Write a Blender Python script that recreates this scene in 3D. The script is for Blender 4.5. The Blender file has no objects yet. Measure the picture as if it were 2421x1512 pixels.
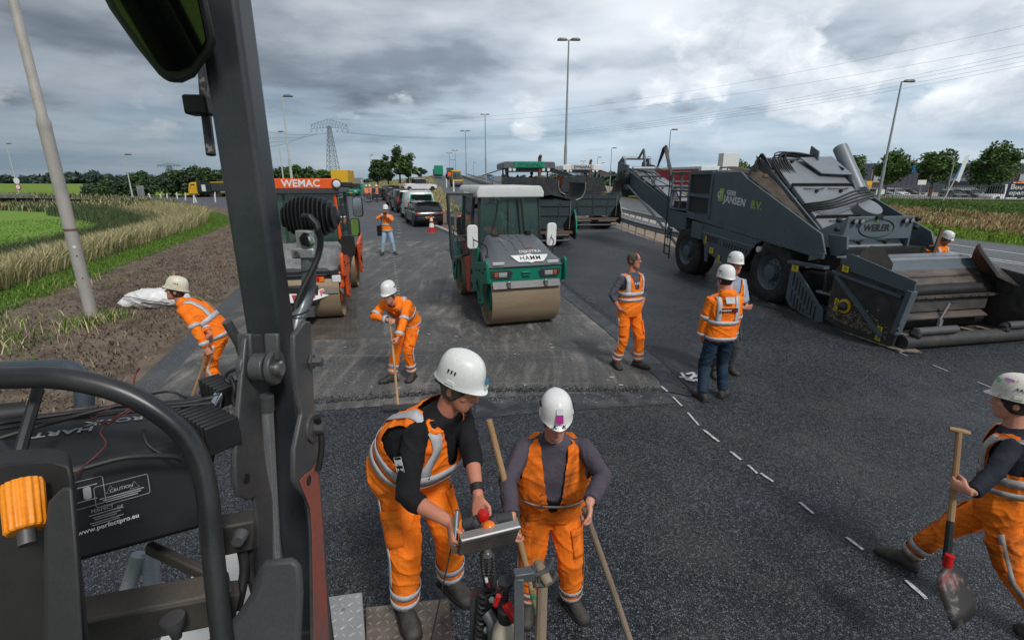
import bpy, bmesh, math, random
import numpy as np
from mathutils import Vector as V, Matrix, Euler, noise
from mathutils.bvhtree import BVHTree
R = math.radians
pi = math.pi
random.seed(7)
rng = np.random.default_rng(7)
sc = bpy.context.scene
COL = sc.collection
CAMH, HORZ, FPX, CXP, CYP = 3.1, 424.0, 1149.0, 1210.5, 756.0
TILT = math.atan((CYP - HORZ) / FPX)
cam_d = bpy.data.cameras.new('camera')
cam = bpy.data.objects.new('camera', cam_d)
COL.objects.link(cam)
cam_d.sensor_width = 36.0
cam_d.lens = FPX / 2421.0 * 36.0
cam_d.clip_start = 0.05
cam_d.clip_end = 6000
cam.location = (0, 0, CAMH)
cam.rotation_euler = (pi / 2 - TILT, 0, 0)
sc.camera = cam
sc.view_settings.view_transform = 'Standard'
sc.view_settings.look = 'None'
sc.view_settings.gamma = 1.0
sc.view_settings.exposure = 0.62
sc.view_settings.use_curve_mapping = False
sc.cycles.use_denoising = True
sc.cycles.max_bounces = 6
sc.cycles.transparent_max_bounces = 8
SUN_EL, SUN_AZ = R(48), R(150)
world = bpy.data.worlds.new('World')
sc.world = world
world.use_nodes = True
class NT:
 """small helper for node trees"""
 def __init__(s, tree): s.t = tree; s.n = tree.nodes; s.l = tree.links
 def new(s, kind, **kw):
  n = s.n.new(kind)
  for k, v in kw.items(): setattr(n, k, v)
  return n
 def link(s, a, b): s.l.new(a, b)
 def put(s, sock, v):
  if isinstance(v, bpy.types.NodeSocket): s.l.new(v, sock)
  elif v is not None: sock.default_value = v
 def math(s, op, a, b=None, c=None, clamp=False):
  n = s.new('ShaderNodeMath', operation=op, use_clamp=clamp)
  s.put(n.inputs[0], a); s.put(n.inputs[1], b); s.put(n.inputs[2], c)
  return n.outputs[0]
 def vmath(s, op, a, b=None, scale=None):
  n = s.new('ShaderNodeVectorMath', operation=op)
  s.put(n.inputs[0], a)
  if b is not None: s.put(n.inputs[1], b)
  if scale is not None: s.put(n.inputs['Scale'], scale)
  return n.outputs[0]
 def noise(s, vec, scale, detail=4, rough=0.5, dist=0.0, out=0):
  n = s.new('ShaderNodeTexNoise')
  if vec is not None: s.link(vec, n.inputs['Vector'])
  n.inputs['Scale'].default_value = scale; n.inputs['Detail'].default_value = detail
  n.inputs['Roughness'].default_value = rough; n.inputs['Distortion'].default_value = dist
  return n.outputs[out]
 def ramp(s, fac, stops, interp='LINEAR'):
  n = s.new('ShaderNodeValToRGB'); cr = n.color_ramp; cr.interpolation = interp
  while len(cr.elements) < len(stops): cr.elements.new(0.5)
  for e, (p, c) in zip(cr.elements, stops):
   e.position = p; e.color = (c, c, c, 1) if isinstance(c, (int, float)) else (*c, 1)
  s.put(n.inputs[0], fac)
  return n.outputs[0]
 def mix(s, fac, a, b, mode='MIX'):
  n = s.new('ShaderNodeMix', data_type='RGBA', blend_type=mode)
  s.put(n.inputs[0], fac)
  for i, v in ((6, a), (7, b)):
   if isinstance(v, (tuple, list)): v = (*v[:3], 1)
   s.put(n.inputs[i], v)
  return n.outputs[2]
 def mapr(s, v, a, b, c=0.0, d=1.0, smooth=False):
  n = s.new('ShaderNodeMapRange'); n.clamp = True
  if smooth: n.interpolation_type = 'SMOOTHSTEP'
  s.put(n.inputs[0], v)
  for i, x in enumerate((a, b, c, d)): s.put(n.inputs[i + 1], x)
  return n.outputs[0]
 def xyz(s, v):
  n = s.new('ShaderNodeSeparateXYZ'); s.link(v, n.inputs[0]); return n.outputs
 def comb(s, x, y, z):
  n = s.new('ShaderNodeCombineXYZ')
  for i, q in enumerate((x, y, z)): s.put(n.inputs[i], q)
  return n.outputs[0]
def build_world():
 t = NT(world.node_tree); t.n.clear()
 out = t.new('ShaderNodeOutputWorld'); bg = t.new('ShaderNodeBackground')
 t.link(bg.outputs[0], out.inputs[0]); bg.inputs[1].default_value = 0.1
 sky = t.new('ShaderNodeTexSky', sky_type='NISHITA')
 sky.sun_disc = False; sky.sun_elevation = SUN_EL; sky.sun_rotation = SUN_AZ
 sky.air_density = 1.0; sky.dust_density = 2.0; sky.ozone_density = 2.0
 d = t.new('ShaderNodeTexCoord').outputs['Generated']
 x, y, z = t.xyz(d)
 zc = t.math('MAXIMUM', z, 0.0)
 inv = t.math('DIVIDE', 1.0, t.math('ADD', zc, 0.12))
 px, py = t.math('MULTIPLY', x, inv), t.math('MULTIPLY', y, inv)
 flat = t.comb(px, py, 0.0)
 warp = t.vmath('SUBTRACT', t.noise(flat, 1.1, 3, out=1), (0.5, 0.5, 0.5))
 flat2 = t.vmath('ADD', flat, t.vmath('SCALE', warp, scale=0.3))
 big = t.noise(t.vmath('ADD', flat2, (3.7, 1.3, 0.4)), 0.62, 4, 0.48)
 fine = t.noise(t.vmath('ADD', flat2, (9.1, 4.2, 1.0)), 1.7, 8, 0.52)
 dens = t.math('ADD', t.math('MULTIPLY', big, 0.62), t.math('MULTIPLY', fine, 0.38))
 deck = t.ramp(dens, [(0.36, (0.60, 0.635, 0.675)), (0.44, (0.48, 0.525, 0.58)), (0.51, (0.345, 0.395, 0.455)),
       (0.57, (0.215, 0.26, 0.315)), (0.68, (0.125, 0.16, 0.21))])
 az = t.math('ARCTAN2', x, y); el = t.math('ARCSINE', z)
 cu = t.comb(az, t.math('MULTIPLY', el, 1.7), 0.0)
 cw = t.vmath('ADD', cu, t.vmath('SCALE', t.vmath('SUBTRACT', t.noise(cu, 9.0, 6, 0.6, out=1), (0.5, 0.5, 0.5)), scale=0.10))
 vor = t.new('ShaderNodeTexVoronoi', feature='SMOOTH_F1'); vor.inputs['Scale'].default_value = 9.0; vor.inputs['Smoothness'].default_value = 0.6
 t.link(cw, vor.inputs['Vector'])
 cn = t.noise(t.vmath('ADD', cw, (0.35, 0.1, 0)), 3.0, 8, 0.56)
 puff = t.math('ADD', t.math('SUBTRACT', cn, t.math('MULTIPLY', vor.outputs['Distance'], 0.30)), t.mapr(az, -0.25, 0.45, -0.05, 0.085))
 band = t.math('MULTIPLY', t.mapr(el, 0.045, 0.11, smooth=True), t.mapr(el, 0.36, 0.18, smooth=True))
 cm = t.math('MULTIPLY', t.mapr(puff, 0.38, 0.47, smooth=True), band)
 cshade = t.mix(t.mapr(t.noise(t.vmath('ADD', cw, (0.02, 0.05, 0)), 6.0, 7, 0.6), 0.36, 0.60), (0.36, 0.41, 0.47), (0.70, 0.72, 0.74))
 veil = t.noise(t.comb(t.math('MULTIPLY', az, 1.0), t.math('MULTIPLY', el, 5.0), 3.0), 4.0, 6, 0.55)
 low = t.mix(t.mapr(veil, 0.38, 0.62), (0.235, 0.325, 0.415), (0.40, 0.475, 0.55))
 clear = t.mix(0.85, t.mix(1.0, sky.outputs[0], (0.1, 0.1, 0.1), 'MULTIPLY'), low)
 cover = t.mapr(t.math('ADD', el, t.math('MULTIPLY', t.math('SUBTRACT', fine, 0.5), 0.30)), 0.06, 0.20, smooth=True)
 c = t.mix(cover, clear, deck)
 c = t.mix(t.math('MULTIPLY', cm, 0.85), c, cshade)
 side = t.math('MULTIPLY', t.mapr(x, -0.85, 0.25, 0.60, 1.12, smooth=True), t.mapr(el, 0.18, 0.60, 1.08, 0.74, smooth=True))
 c = t.mix(1.0, c, t.comb(side, side, side), 'MULTIPLY')
 c = t.mix(t.mapr(z, 0.0, -0.02), c, (0.12, 0.13, 0.13))
 c = t.mix(1.0, c, (8.2, 8.2, 8.2), 'MULTIPLY')
 t.link(c, bg.inputs[0])
build_world()
sun_d = bpy.data.lights.new('sun', 'SUN'); sun_d.energy = 1.5; sun_d.angle = R(11); sun_d.color = (1.0, 0.965, 0.92)
sun = bpy.data.objects.new('sun', sun_d); COL.objects.link(sun)
_sd = V((math.sin(SUN_AZ) * math.cos(SUN_EL), math.cos(SUN_AZ) * math.cos(SUN_EL), math.sin(SUN_EL)))
sun.rotation_euler = _sd.to_track_quat('Z', 'Y').to_euler()
sun.location = _sd * 50
_c, _s = math.cos(TILT), math.sin(TILT)
SLOPE = 0.008
def ray(px, py):
 u = (px - CXP) / FPX; v = (CYP - py) / FPX
 return V((u, _c + v * _s, -_s + v * _c))
def G(px, py, z=0.0, sl=SLOPE):
 d = ray(px, py); t = (CAMH - z) / (sl * d.y - d.z)
 return V((d.x * t, d.y * t, CAMH + d.z * t))
def A(px, py, Y):
 d = ray(px, py); t = Y / d.y
 return V((d.x * t, Y, CAMH + d.z * t))
def C(px, py, depth):
 return V((0, 0, CAMH)) + ray(px, py) * depth
def zg(y): return SLOPE * y
MATS = {}
def newmat(name):
 m = bpy.data.materials.new(name); m.use_nodes = True
 t = NT(m.node_tree); b = t.n['Principled BSDF']
 MATS[name] = m
 return m, t, b
def mat(name, col, rough=0.55, metal=0.0, col2=None, scale=6.0, amt=0.5, lo=0.42, hi=0.62, bump=0.0, bscale=80.0, spec=None,
  trans=0.0, emit=None, coat=0.0, stretch=None, rvar=0.0, sss=0.0, grime=None):
 """one procedural surface: base colour, patches of col2, fine grain, relief"""
 if name in MATS: return MATS[name]
 m, t, b = newmat(name)
 tc = t.new('ShaderNodeTexCoord').outputs['Object']
 if stretch:
  mp = t.new('ShaderNodeMapping'); t.link(tc, mp.inputs[0]); mp.inputs['Scale'].default_value = stretch; vec = mp.outputs[0]
 else: vec = tc
 if col2 is None: col2 = tuple(c * 0.72 for c in col)
 n = t.noise(vec, scale, 7, 0.6)
 f = t.math('MULTIPLY', t.mapr(n, lo, hi), amt)
 c = t.mix(f, col, col2)
 g = t.noise(tc, scale * 23 + 40, 2, 0.5)
 c = t.mix(1.0, c, t.ramp(g, [(0.3, 0.88), (0.7, 1.1)]), 'MULTIPLY')
 if grime:
  gm = t.mapr(t.noise(tc, grime[1], 8, 0.68, 0.6), grime[2], grime[2] + 0.14)
  c = t.mix(t.math('MULTIPLY', gm, grime[3] if len(grime) > 3 else 0.8), c, grime[0])
 t.link(c, b.inputs['Base Color'])
 b.inputs['Metallic'].default_value = metal
 if rvar: t.link(t.mapr(n, 0.3, 0.7, max(0.05, rough - rvar), min(1, rough + rvar)), b.inputs['Roughness'])
 else: b.inputs['Roughness'].default_value = rough
 if spec is not None: b.inputs['Specular IOR Level'].default_value = spec
 if trans: b.inputs['Transmission Weight'].default_value = trans
 if coat: b.inputs['Coat Weight'].default_value = coat; b.inputs['Coat Roughness'].default_value = 0.1
 if sss:
  b.inputs['Subsurface Weight'].default_value = sss; b.inputs['Subsurface Radius'].default_value = (0.012, 0.005, 0.003)
  b.inputs['Subsurface Scale'].default_value = 1.0
 if emit: b.inputs['Emission Color'].default_value = (*emit[0], 1); b.inputs['Emission Strength'].default_value = emit[1]
 if bump:
  bn = t.new('ShaderNodeBump'); bn.inputs['Strength'].default_value = bump; bn.inputs['Distance'].default_value = 0.01
  t.link(t.noise(vec, bscale, 5, 0.6), bn.inputs['Height']); t.link(bn.outputs[0], b.inputs['Normal'])
 return m
def glass(name, col, rough=0.03, alpha=0.55):
 """tinted sheet glass: a thin pane, part see-through, part mirror"""
 if name in MATS: return MATS[name]
 m, t, b = newmat(name)
 b.inputs['Base Color'].default_value = (*col, 1); b.inputs['Roughness'].default_value = rough
 b.inputs['Alpha'].default_value = alpha
 b.inputs['Specular IOR Level'].default_value = 0.6
 return m
class MB:
 def __init__(s): s.v = []; s.f = []; s.mi = []; s.cur = 0
 def add(s, vs, fs):
  o = len(s.v); s.v.extend([tuple(p) for p in vs])
  for f in fs: s.f.append(tuple(i + o for i in f)); s.mi.append(s.cur)
  return s
 def box(s, c, size, rot=None):
  hx, hy, hz = size[0] / 2, size[1] / 2, size[2] / 2; c = V(c)
  M = Euler(rot).to_matrix() if rot is not None and not isinstance(rot, Matrix) else (rot or Matrix.Identity(3))
  vs = [c + M @ V((x * hx, y * hy, z * hz)) for z in (-1, 1) for y in (-1, 1) for x in (-1, 1)]
  return s.add(vs, [(0, 2, 3, 1), (4, 5, 7, 6), (0, 1, 5, 4), (2, 6, 7, 3), (0, 4, 6, 2), (1, 3, 7, 5)])
 def b2(s, a, b):
  a, b = V(a), V(b); return s.box((a + b) / 2, [abs(q) for q in (b - a)])
 def beam(s, p0, p1, w, h, up=(0, 0, 1)):
  p0, p1 = V(p0), V(p1); d = (p1 - p0); L = d.length; d.normalize(); up = V(up)
  r = d.cross(up)
  if r.length < 1e-4: r = d.cross(V((0, 1, 0)))
  r.normalize(); u = r.cross(d)
  M = Matrix((r, d, u)).transposed()
  return s.box((p0 + p1) / 2, (w, L, h), M)
 def cyl(s, p0, p1, r0, r1=None, n=14, caps=True):
  return s.tube([p0, p1], [r0, r0 if r1 is None else r1], n, caps)
 def tube(s, pts, r, n=8, caps=True, closed=False):
  pts = [V(p) for p in pts]; m = len(pts)
  rs = r if isinstance(r, (list, tuple)) else [r] * m
  tang = []
  for i in range(m):
   a = pts[(i - 1) % m] if closed or i > 0 else pts[i]; b = pts[(i + 1) % m] if closed or i < m - 1 else pts[i]
   tt = (b - a); tang.append(tt.normalized() if tt.length > 1e-9 else V((0, 0, 1)))
  nrm = tang[0].orthogonal().normalized(); vs = []
  for i in range(m):
   if i:
    ax = tang[i - 1].cross(tang[i])
    if ax.length > 1e-7: nrm = Matrix.Rotation(tang[i - 1].angle(tang[i]), 3, ax.normalized()) @ nrm
   bn = tang[i].cross(nrm)
   for k in range(n):
    a = 2 * pi * k / n
    vs.append(pts[i] + (nrm * math.cos(a) + bn * math.sin(a)) * rs[i])
  fs = []
  for i in range(m if closed else m - 1):
   j = (i + 1) % m
   for k in range(n):
    k2 = (k + 1) % n
    fs.append((i * n + k, i * n + k2, j * n + k2, j * n + k))
  if caps and not closed:
   fs.append(tuple(range(n - 1, -1, -1))); fs.append(tuple((m - 1) * n + k for k in range(n)))
  return s.add(vs, fs)
 def lathe(s, prof, c=(0, 0, 0), ax=(0, 0, 1), n=20, caps=True):
  """prof: (radius, height) along axis ax from c"""
  ax = V(ax).normalized(); c = V(c); e1 = ax.orthogonal().normalized(); e2 = ax.cross(e1)
  vs = [c + ax * h + (e1 * math.cos(2 * pi * k / n) + e2 * math.sin(2 * pi * k / n)) * r for r, h in prof for k in range(n)]
  m = len(prof); fs = [(i * n + k, i * n + (k + 1) % n, (i + 1) * n + (k + 1) % n, (i + 1) * n + k) for i in range(m - 1) for k in range(n)]
  if caps: fs += [tuple(range(n - 1, -1, -1)), tuple((m - 1) * n + k for k in range(n))]
  return s.add(vs, fs)
 def prism(s, poly, o, ex, ey, t):
  """polygon in the plane (o; ex, ey) extruded by vector t"""
  o, ex, ey, t = V(o), V(ex), V(ey), V(t); n = len(poly)
  a = [o + ex * p[0] + ey * p[1] for p in poly]
  if ex.cross(ey).dot(t) > 0: pass
  else: a = a[::-1]
  vs = a + [p + t for p in a]
  fs = [tuple(range(n - 1, -1, -1)), tuple(range(n, 2 * n))] + [(i, (i + 1) % n, n + (i + 1) % n, n + i) for i in range(n)]
  return s.add(vs, fs)
 def plate(s, pts, t):
  """3-D polygon thickened by t along its normal"""
  pts = [V(p) for p in pts]; nn = V((0, 0, 0))
  for i in range(len(pts)): nn += (pts[i] - pts[0]).cross(pts[(i + 1) % len(pts)] - pts[0])
  nn.normalize(); n = len(pts)
  vs = [p - nn * t / 2 for p in pts] + [p + nn * t / 2 for p in pts]
  fs = [tuple(range(n - 1, -1, -1)), tuple(range(n, 2 * n))] + [(i, (i + 1) % n, n + (i + 1) % n, n + i) for i in range(n)]
  return s.add(vs, fs)
 def hull(s, r0, r1):
  """two matching rings of points joined, both ends closed"""
  n = len(r0); vs = list(r0) + list(r1)
  return s.add(vs, [tuple(range(n - 1, -1, -1)), tuple(range(n, 2 * n))] + [(i, (i + 1) % n, n + (i + 1) % n, n + i) for i in range(n)])
 def loft(s, rings, caps=True):
  n = len(rings[0]); m = len(rings); vs = [p for r in rings for p in r]
  fs = [(i * n + k, i * n + (k + 1) % n, (i + 1) * n + (k + 1) % n, (i + 1) * n + k) for i in range(m - 1) for k in range(n)]
  if caps: fs += [tuple(range(n - 1, -1, -1)), tuple((m - 1) * n + k for k in range(n))]
  return s.add(vs, fs)
 def ell(s, c, r, n=12, m=8, M=None):
  c = V(c); r = (r, r, r) if isinstance(r, (int, float)) else r; vs = []
  for i in range(m + 1):
   ph = -pi / 2 + pi * i / m
   for k in range(n):
    a = 2 * pi * k / n
    p = V((r[0] * math.cos(a) * math.cos(ph), r[1] * math.sin(a) * math.cos(ph), r[2] * math.sin(ph)))
    vs.append(c + (M @ p if M else p))
  fs = [(i * n + k, i * n + (k + 1) % n, (i + 1) * n + (k + 1) % n, (i + 1) * n + k) for i in range(m) for k in range(n)]
  return s.add(vs, fs)
 def grid(s, fn, nu, nv):
  vs = [fn(i / nu, j / nv) for j in range(nv + 1) for i in range(nu + 1)]
  w = nu + 1
  return s.add(vs, [(j * w + i, j * w + i + 1, (j + 1) * w + i + 1, (j + 1) * w + i) for j in range(nv) for i in range(nu)])
 def mesh(s, name):
  me = bpy.data.meshes.new(name); me.from_pydata(s.v, [], s.f)
  if any(s.mi): me.polygons.foreach_set('material_index', s.mi)
  return me
 def build(s, name, m, parent=None, bev=0.0, smooth=35, label=None, kind=None, weld=False):
  me = s.mesh(name)
  if weld:
   bm = bmesh.new(); bm.from_mesh(me); bmesh.ops.remove_doubles(bm, verts=bm.verts, dist=1e-4); bm.to_mesh(me); bm.free()
  for q in (m if isinstance(m, (list, tuple)) else [m]): me.materials.append(q)
  o = bpy.data.objects.new(name, me); COL.objects.link(o)
  if parent is not None: o.parent = parent
  if smooth:
   me.polygons.foreach_set('use_smooth', [True] * len(me.polygons)); me.set_sharp_from_angle(angle=R(smooth))
  if bev:
   md = o.modifiers.new('bevel', 'BEVEL'); md.width = bev; md.segments = 2; md.limit_method = 'ANGLE'; md.angle_limit = R(40)
  if label: o['label'] = label
  if kind: o['kind'] = kind
  return o
def thing(name, label, cat, loc=(0, 0, 0), rz=0.0, group=None):
 o = bpy.data.objects.new(name, None); COL.objects.link(o); o.empty_display_size = 0.2
 o.location = loc; o.rotation_euler = (0, 0, R(rz)); o['label'] = label; o['category'] = cat
 if group: o['group'] = group
 return o
def tag(o, label, cat, group=None):
 o['label'] = label; o['category'] = cat
 if group: o['group'] = group
 return o
def loc(t, p): return t.matrix_basis.inverted() @ V(p)
def copy_tree(o, parent=None):
 c = o.copy(); COL.objects.link(c)
 if parent is not None: c.parent = parent
 for ch in [q for q in bpy.data.objects if q.parent is o]: copy_tree(ch, c)
 return c
def text(s, parent, m, size, o, ex, ey, name='lettering', bold=0.0, ext=0.0015, align='CENTER', shear=0.0, space=1.0, kind=None):
 """lettering lying in the plane (o; ex, ey)"""
 cu = bpy.data.curves.new(name, 'FONT'); cu.body = s; cu.size = size; cu.align_x = align; cu.align_y = 'CENTER'
 cu.offset = bold * size; cu.extrude = ext; cu.shear = shear; cu.space_character = space; cu.resolution_u = 3
 cu.materials.append(m)
 tmp = bpy.data.objects.new(name, cu)
 me = bpy.data.meshes.new_from_object(tmp); me.name = name; bpy.data.objects.remove(tmp); bpy.data.curves.remove(cu)
 if not me.materials: me.materials.append(m)
 ob = bpy.data.objects.new(name, me); COL.objects.link(ob)
 ex = V(ex).normalized(); ey = V(ey); ez = ex.cross(ey).normalized(); ey = ez.cross(ex)
 ob.matrix_basis = Matrix(((ex.x, ey.x, ez.x, o[0]), (ex.y, ey.y, ez.y, o[1]), (ex.z, ey.z, ez.z, o[2]), (0, 0, 0, 1)))
 if parent is not None: ob.parent = parent
 return ob
def rrect(w, h, r, n=4):
 """rounded rectangle outline"""
 out = []
 for cx, cy, a0 in ((w / 2 - r, h / 2 - r, 0), (-w / 2 + r, h / 2 - r, 90), (-w / 2 + r, -h / 2 + r, 180), (w / 2 - r, -h / 2 + r, 270)):
  for k in range(n + 1):
   a = R(a0 + 90 * k / n); out.append((cx + r * math.cos(a), cy + r * math.sin(a)))
 return out
def bez(p, n=10):
 """Catmull-Rom through points"""
 p = [V(q) for q in p]; out = []
 for i in range(len(p) - 1):
  a = p[max(i - 1, 0)]; b = p[i]; c = p[i + 1]; d = p[min(i + 2, len(p) - 1)]
  for k in range(n):
   t = k / n
   out.append(0.5 * ((2 * b) + (c - a) * t + (2 * a - 5 * b + 4 * c - d) * t * t + (3 * b - a - 3 * c + d) * t ** 3))
 return out + [p[-1]]
M_ORANGE = mat('hi_vis_orange', (1.0, 0.235, 0.016), 0.75, col2=(0.95, 0.175, 0.010), scale=5, amt=0.8, bump=0.35, bscale=28, spec=0.2)
M_ORANGE_D = mat('hi_vis_orange_soiled', (1.0, 0.235, 0.016), 0.8, col2=(0.92, 0.165, 0.01), scale=4, amt=0.9, bump=0.35, bscale=26, spec=0.2, grime=((0.20, 0.06, 0.015), 4.0, 0.56, 0.7))
M_ORANGE_DD = mat('hi_vis_orange_very_soiled', (0.95, 0.215, 0.015), 0.8, col2=(0.70, 0.14, 0.01), scale=4, amt=0.9, bump=0.35, bscale=26, spec=0.2, grime=((0.10, 0.042, 0.014), 3.2, 0.49, 0.8))
M_REFL = mat('reflective_tape', (0.52, 0.53, 0.55), 0.4, col2=(0.36, 0.37, 0.39), scale=14, bump=0.2, bscale=40)
M_REFL_D = mat('soiled_reflective_tape', (0.44, 0.42, 0.40), 0.5, col2=(0.20, 0.18, 0.16), scale=9, amt=0.9, bump=0.2, bscale=40)
M_SKIN = mat('skin', (0.62, 0.30, 0.21), 0.5, col2=(0.55, 0.22, 0.15), scale=9, sss=0.25, spec=0.35, bump=0.05, bscale=160)
M_SKIN2 = mat('tanned_skin', (0.55, 0.235, 0.15), 0.5, col2=(0.48, 0.17, 0.11), scale=9, sss=0.25, spec=0.35, bump=0.05, bscale=160)
M_HELMET = mat('white_helmet_shell', (0.80, 0.80, 0.78), 0.32, col2=(0.7, 0.69, 0.66), scale=7, spec=0.5)
M_HELMET_D = mat('dirty_helmet_shell', (0.74, 0.71, 0.64), 0.4, col2=(0.62, 0.57, 0.48), scale=9, grime=((0.24, 0.19, 0.14), 22, 0.56, 0.85))
M_BOOT = mat('boot_leather', (0.035, 0.032, 0.03), 0.7, col2=(0.075, 0.065, 0.055), scale=14, amt=0.8, bump=0.3)
M_SOLE = mat('boot_sole', (0.018, 0.018, 0.018), 0.8)
M_NAVY = mat('navy_cloth', (0.016, 0.018, 0.028), 0.85, col2=(0.035, 0.035, 0.045), scale=8, bump=0.3, bscale=40, spec=0.2)
M_BLACKCLOTH = mat('black_cloth', (0.011, 0.011, 0.013), 0.9, col2=(0.022, 0.022, 0.025), scale=8, bump=0.3, bscale=40, spec=0.2)
M_PURPLE = mat('faded_violet_sweatshirt', (0.088, 0.075, 0.096), 0.9, col2=(0.06, 0.053, 0.07), scale=10, bump=0.4, bscale=60, spec=0.15)
M_GREYCLOTH = mat('grey_cloth', (0.10, 0.10, 0.125), 0.9, col2=(0.07, 0.07, 0.09), scale=10, bump=0.3, bscale=60, spec=0.15)
M_SHIRT = mat('pale_check_shirt', (0.34, 0.36, 0.44), 0.9, col2=(0.24, 0.26, 0.34), scale=40, bump=0.2, bscale=60, spec=0.15)
M_JEANS = mat('dark_blue_jeans', (0.018, 0.034, 0.062), 0.85, col2=(0.045, 0.075, 0.11), scale=5, amt=0.6, bump=0.4, bscale=30, spec=0.15)
M_LJEANS = mat('light_blue_jeans', (0.34, 0.48, 0.58), 0.85, col2=(0.24, 0.37, 0.48), scale=5, amt=0.7, bump=0.4, bscale=30, spec=0.15)
M_HAIR = mat('grey_brown_hair', (0.055, 0.042, 0.032), 0.7, col2=(0.14, 0.12, 0.10), scale=60, amt=0.8, stretch=(1, 1, 0.2))
M_HAIRD = mat('dark_hair', (0.028, 0.021, 0.017), 0.7, col2=(0.05, 0.04, 0.03), scale=60, stretch=(1, 1, 0.2))
M_EYE = mat('eye', (0.55, 0.53, 0.5), 0.2)
M_IRIS = mat('iris', (0.03, 0.03, 0.03), 0.2)
M_LIP = mat('lip', (0.42, 0.14, 0.11), 0.5)
M_WOOD = mat('ash_wood', (0.42, 0.26, 0.13), 0.6, col2=(0.25, 0.14, 0.065), scale=5, amt=0.8, stretch=(1, 1, 0.1), bump=0.2, bscale=60)
M_WOODG = mat('weathered_wood', (0.27, 0.205, 0.145), 0.75, col2=(0.14, 0.10, 0.07), scale=5, amt=0.8, stretch=(1, 1, 0.1), bump=0.3, bscale=60)
M_BLACK = mat('black_rubber', (0.012, 0.012, 0.013), 0.55, col2=(0.028, 0.027, 0.026), scale=12)
M_PLASTIC = mat('black_plastic', (0.016, 0.017, 0.019), 0.42, col2=(0.03, 0.031, 0.033), scale=10)
M_STEEL = mat('bare_steel', (0.42, 0.42, 0.42), 0.35, 0.9, col2=(0.3, 0.29, 0.28), scale=10)
M_CHROME = mat('chrome_rod', (0.72, 0.73, 0.75), 0.12, 1.0, col2=(0.6, 0.6, 0.62), scale=4)
M_GALV = mat('galvanised_steel', (0.40, 0.41, 0.42), 0.5, 0.55, col2=(0.30, 0.31, 0.32), scale=9, rvar=0.1)
M_WHITE = mat('white_paint', (0.80, 0.80, 0.79), 0.4, col2=(0.68, 0.68, 0.66), scale=5)
M_TYRE = mat('tyre_rubber', (0.022, 0.021, 0.02), 0.85, col2=(0.06, 0.05, 0.042), scale=7, amt=0.8, bump=0.4, bscale=60)
M_GLASS = glass('tinted_glass', (0.02, 0.045, 0.042), alpha=0.42)
M_GLASSD = glass('dark_car_glass', (0.015, 0.018, 0.02), alpha=0.9)
M_LENS = mat('lamp_lens', (0.75, 0.76, 0.76), 0.1, col2=(0.5, 0.5, 0.5), scale=50)
M_AMBER = mat('amber_lens', (0.85, 0.20, 0.01), 0.25, col2=(0.6, 0.12, 0.01), scale=30)
M_RED = mat('red_lens', (0.55, 0.015, 0.012), 0.25)
M_YELLOW = mat('yellow_paint', (0.75, 0.43, 0.015), 0.45, col2=(0.6, 0.33, 0.015), scale=4)
M_YSTICK = mat('yellow_sticker', (0.85, 0.66, 0.02), 0.5)
M_MIRROR = mat('mirror_glass', (0.55, 0.57, 0.58), 0.03, 1.0)
M_REDP = mat('red_paint', (0.45, 0.022, 0.025), 0.4, col2=(0.35, 0.02, 0.02), scale=4)
M_GREENP = mat('dark_green_paint', (0.0, 0.17, 0.095), 0.4, col2=(0.0, 0.12, 0.07), scale=4)
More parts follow.
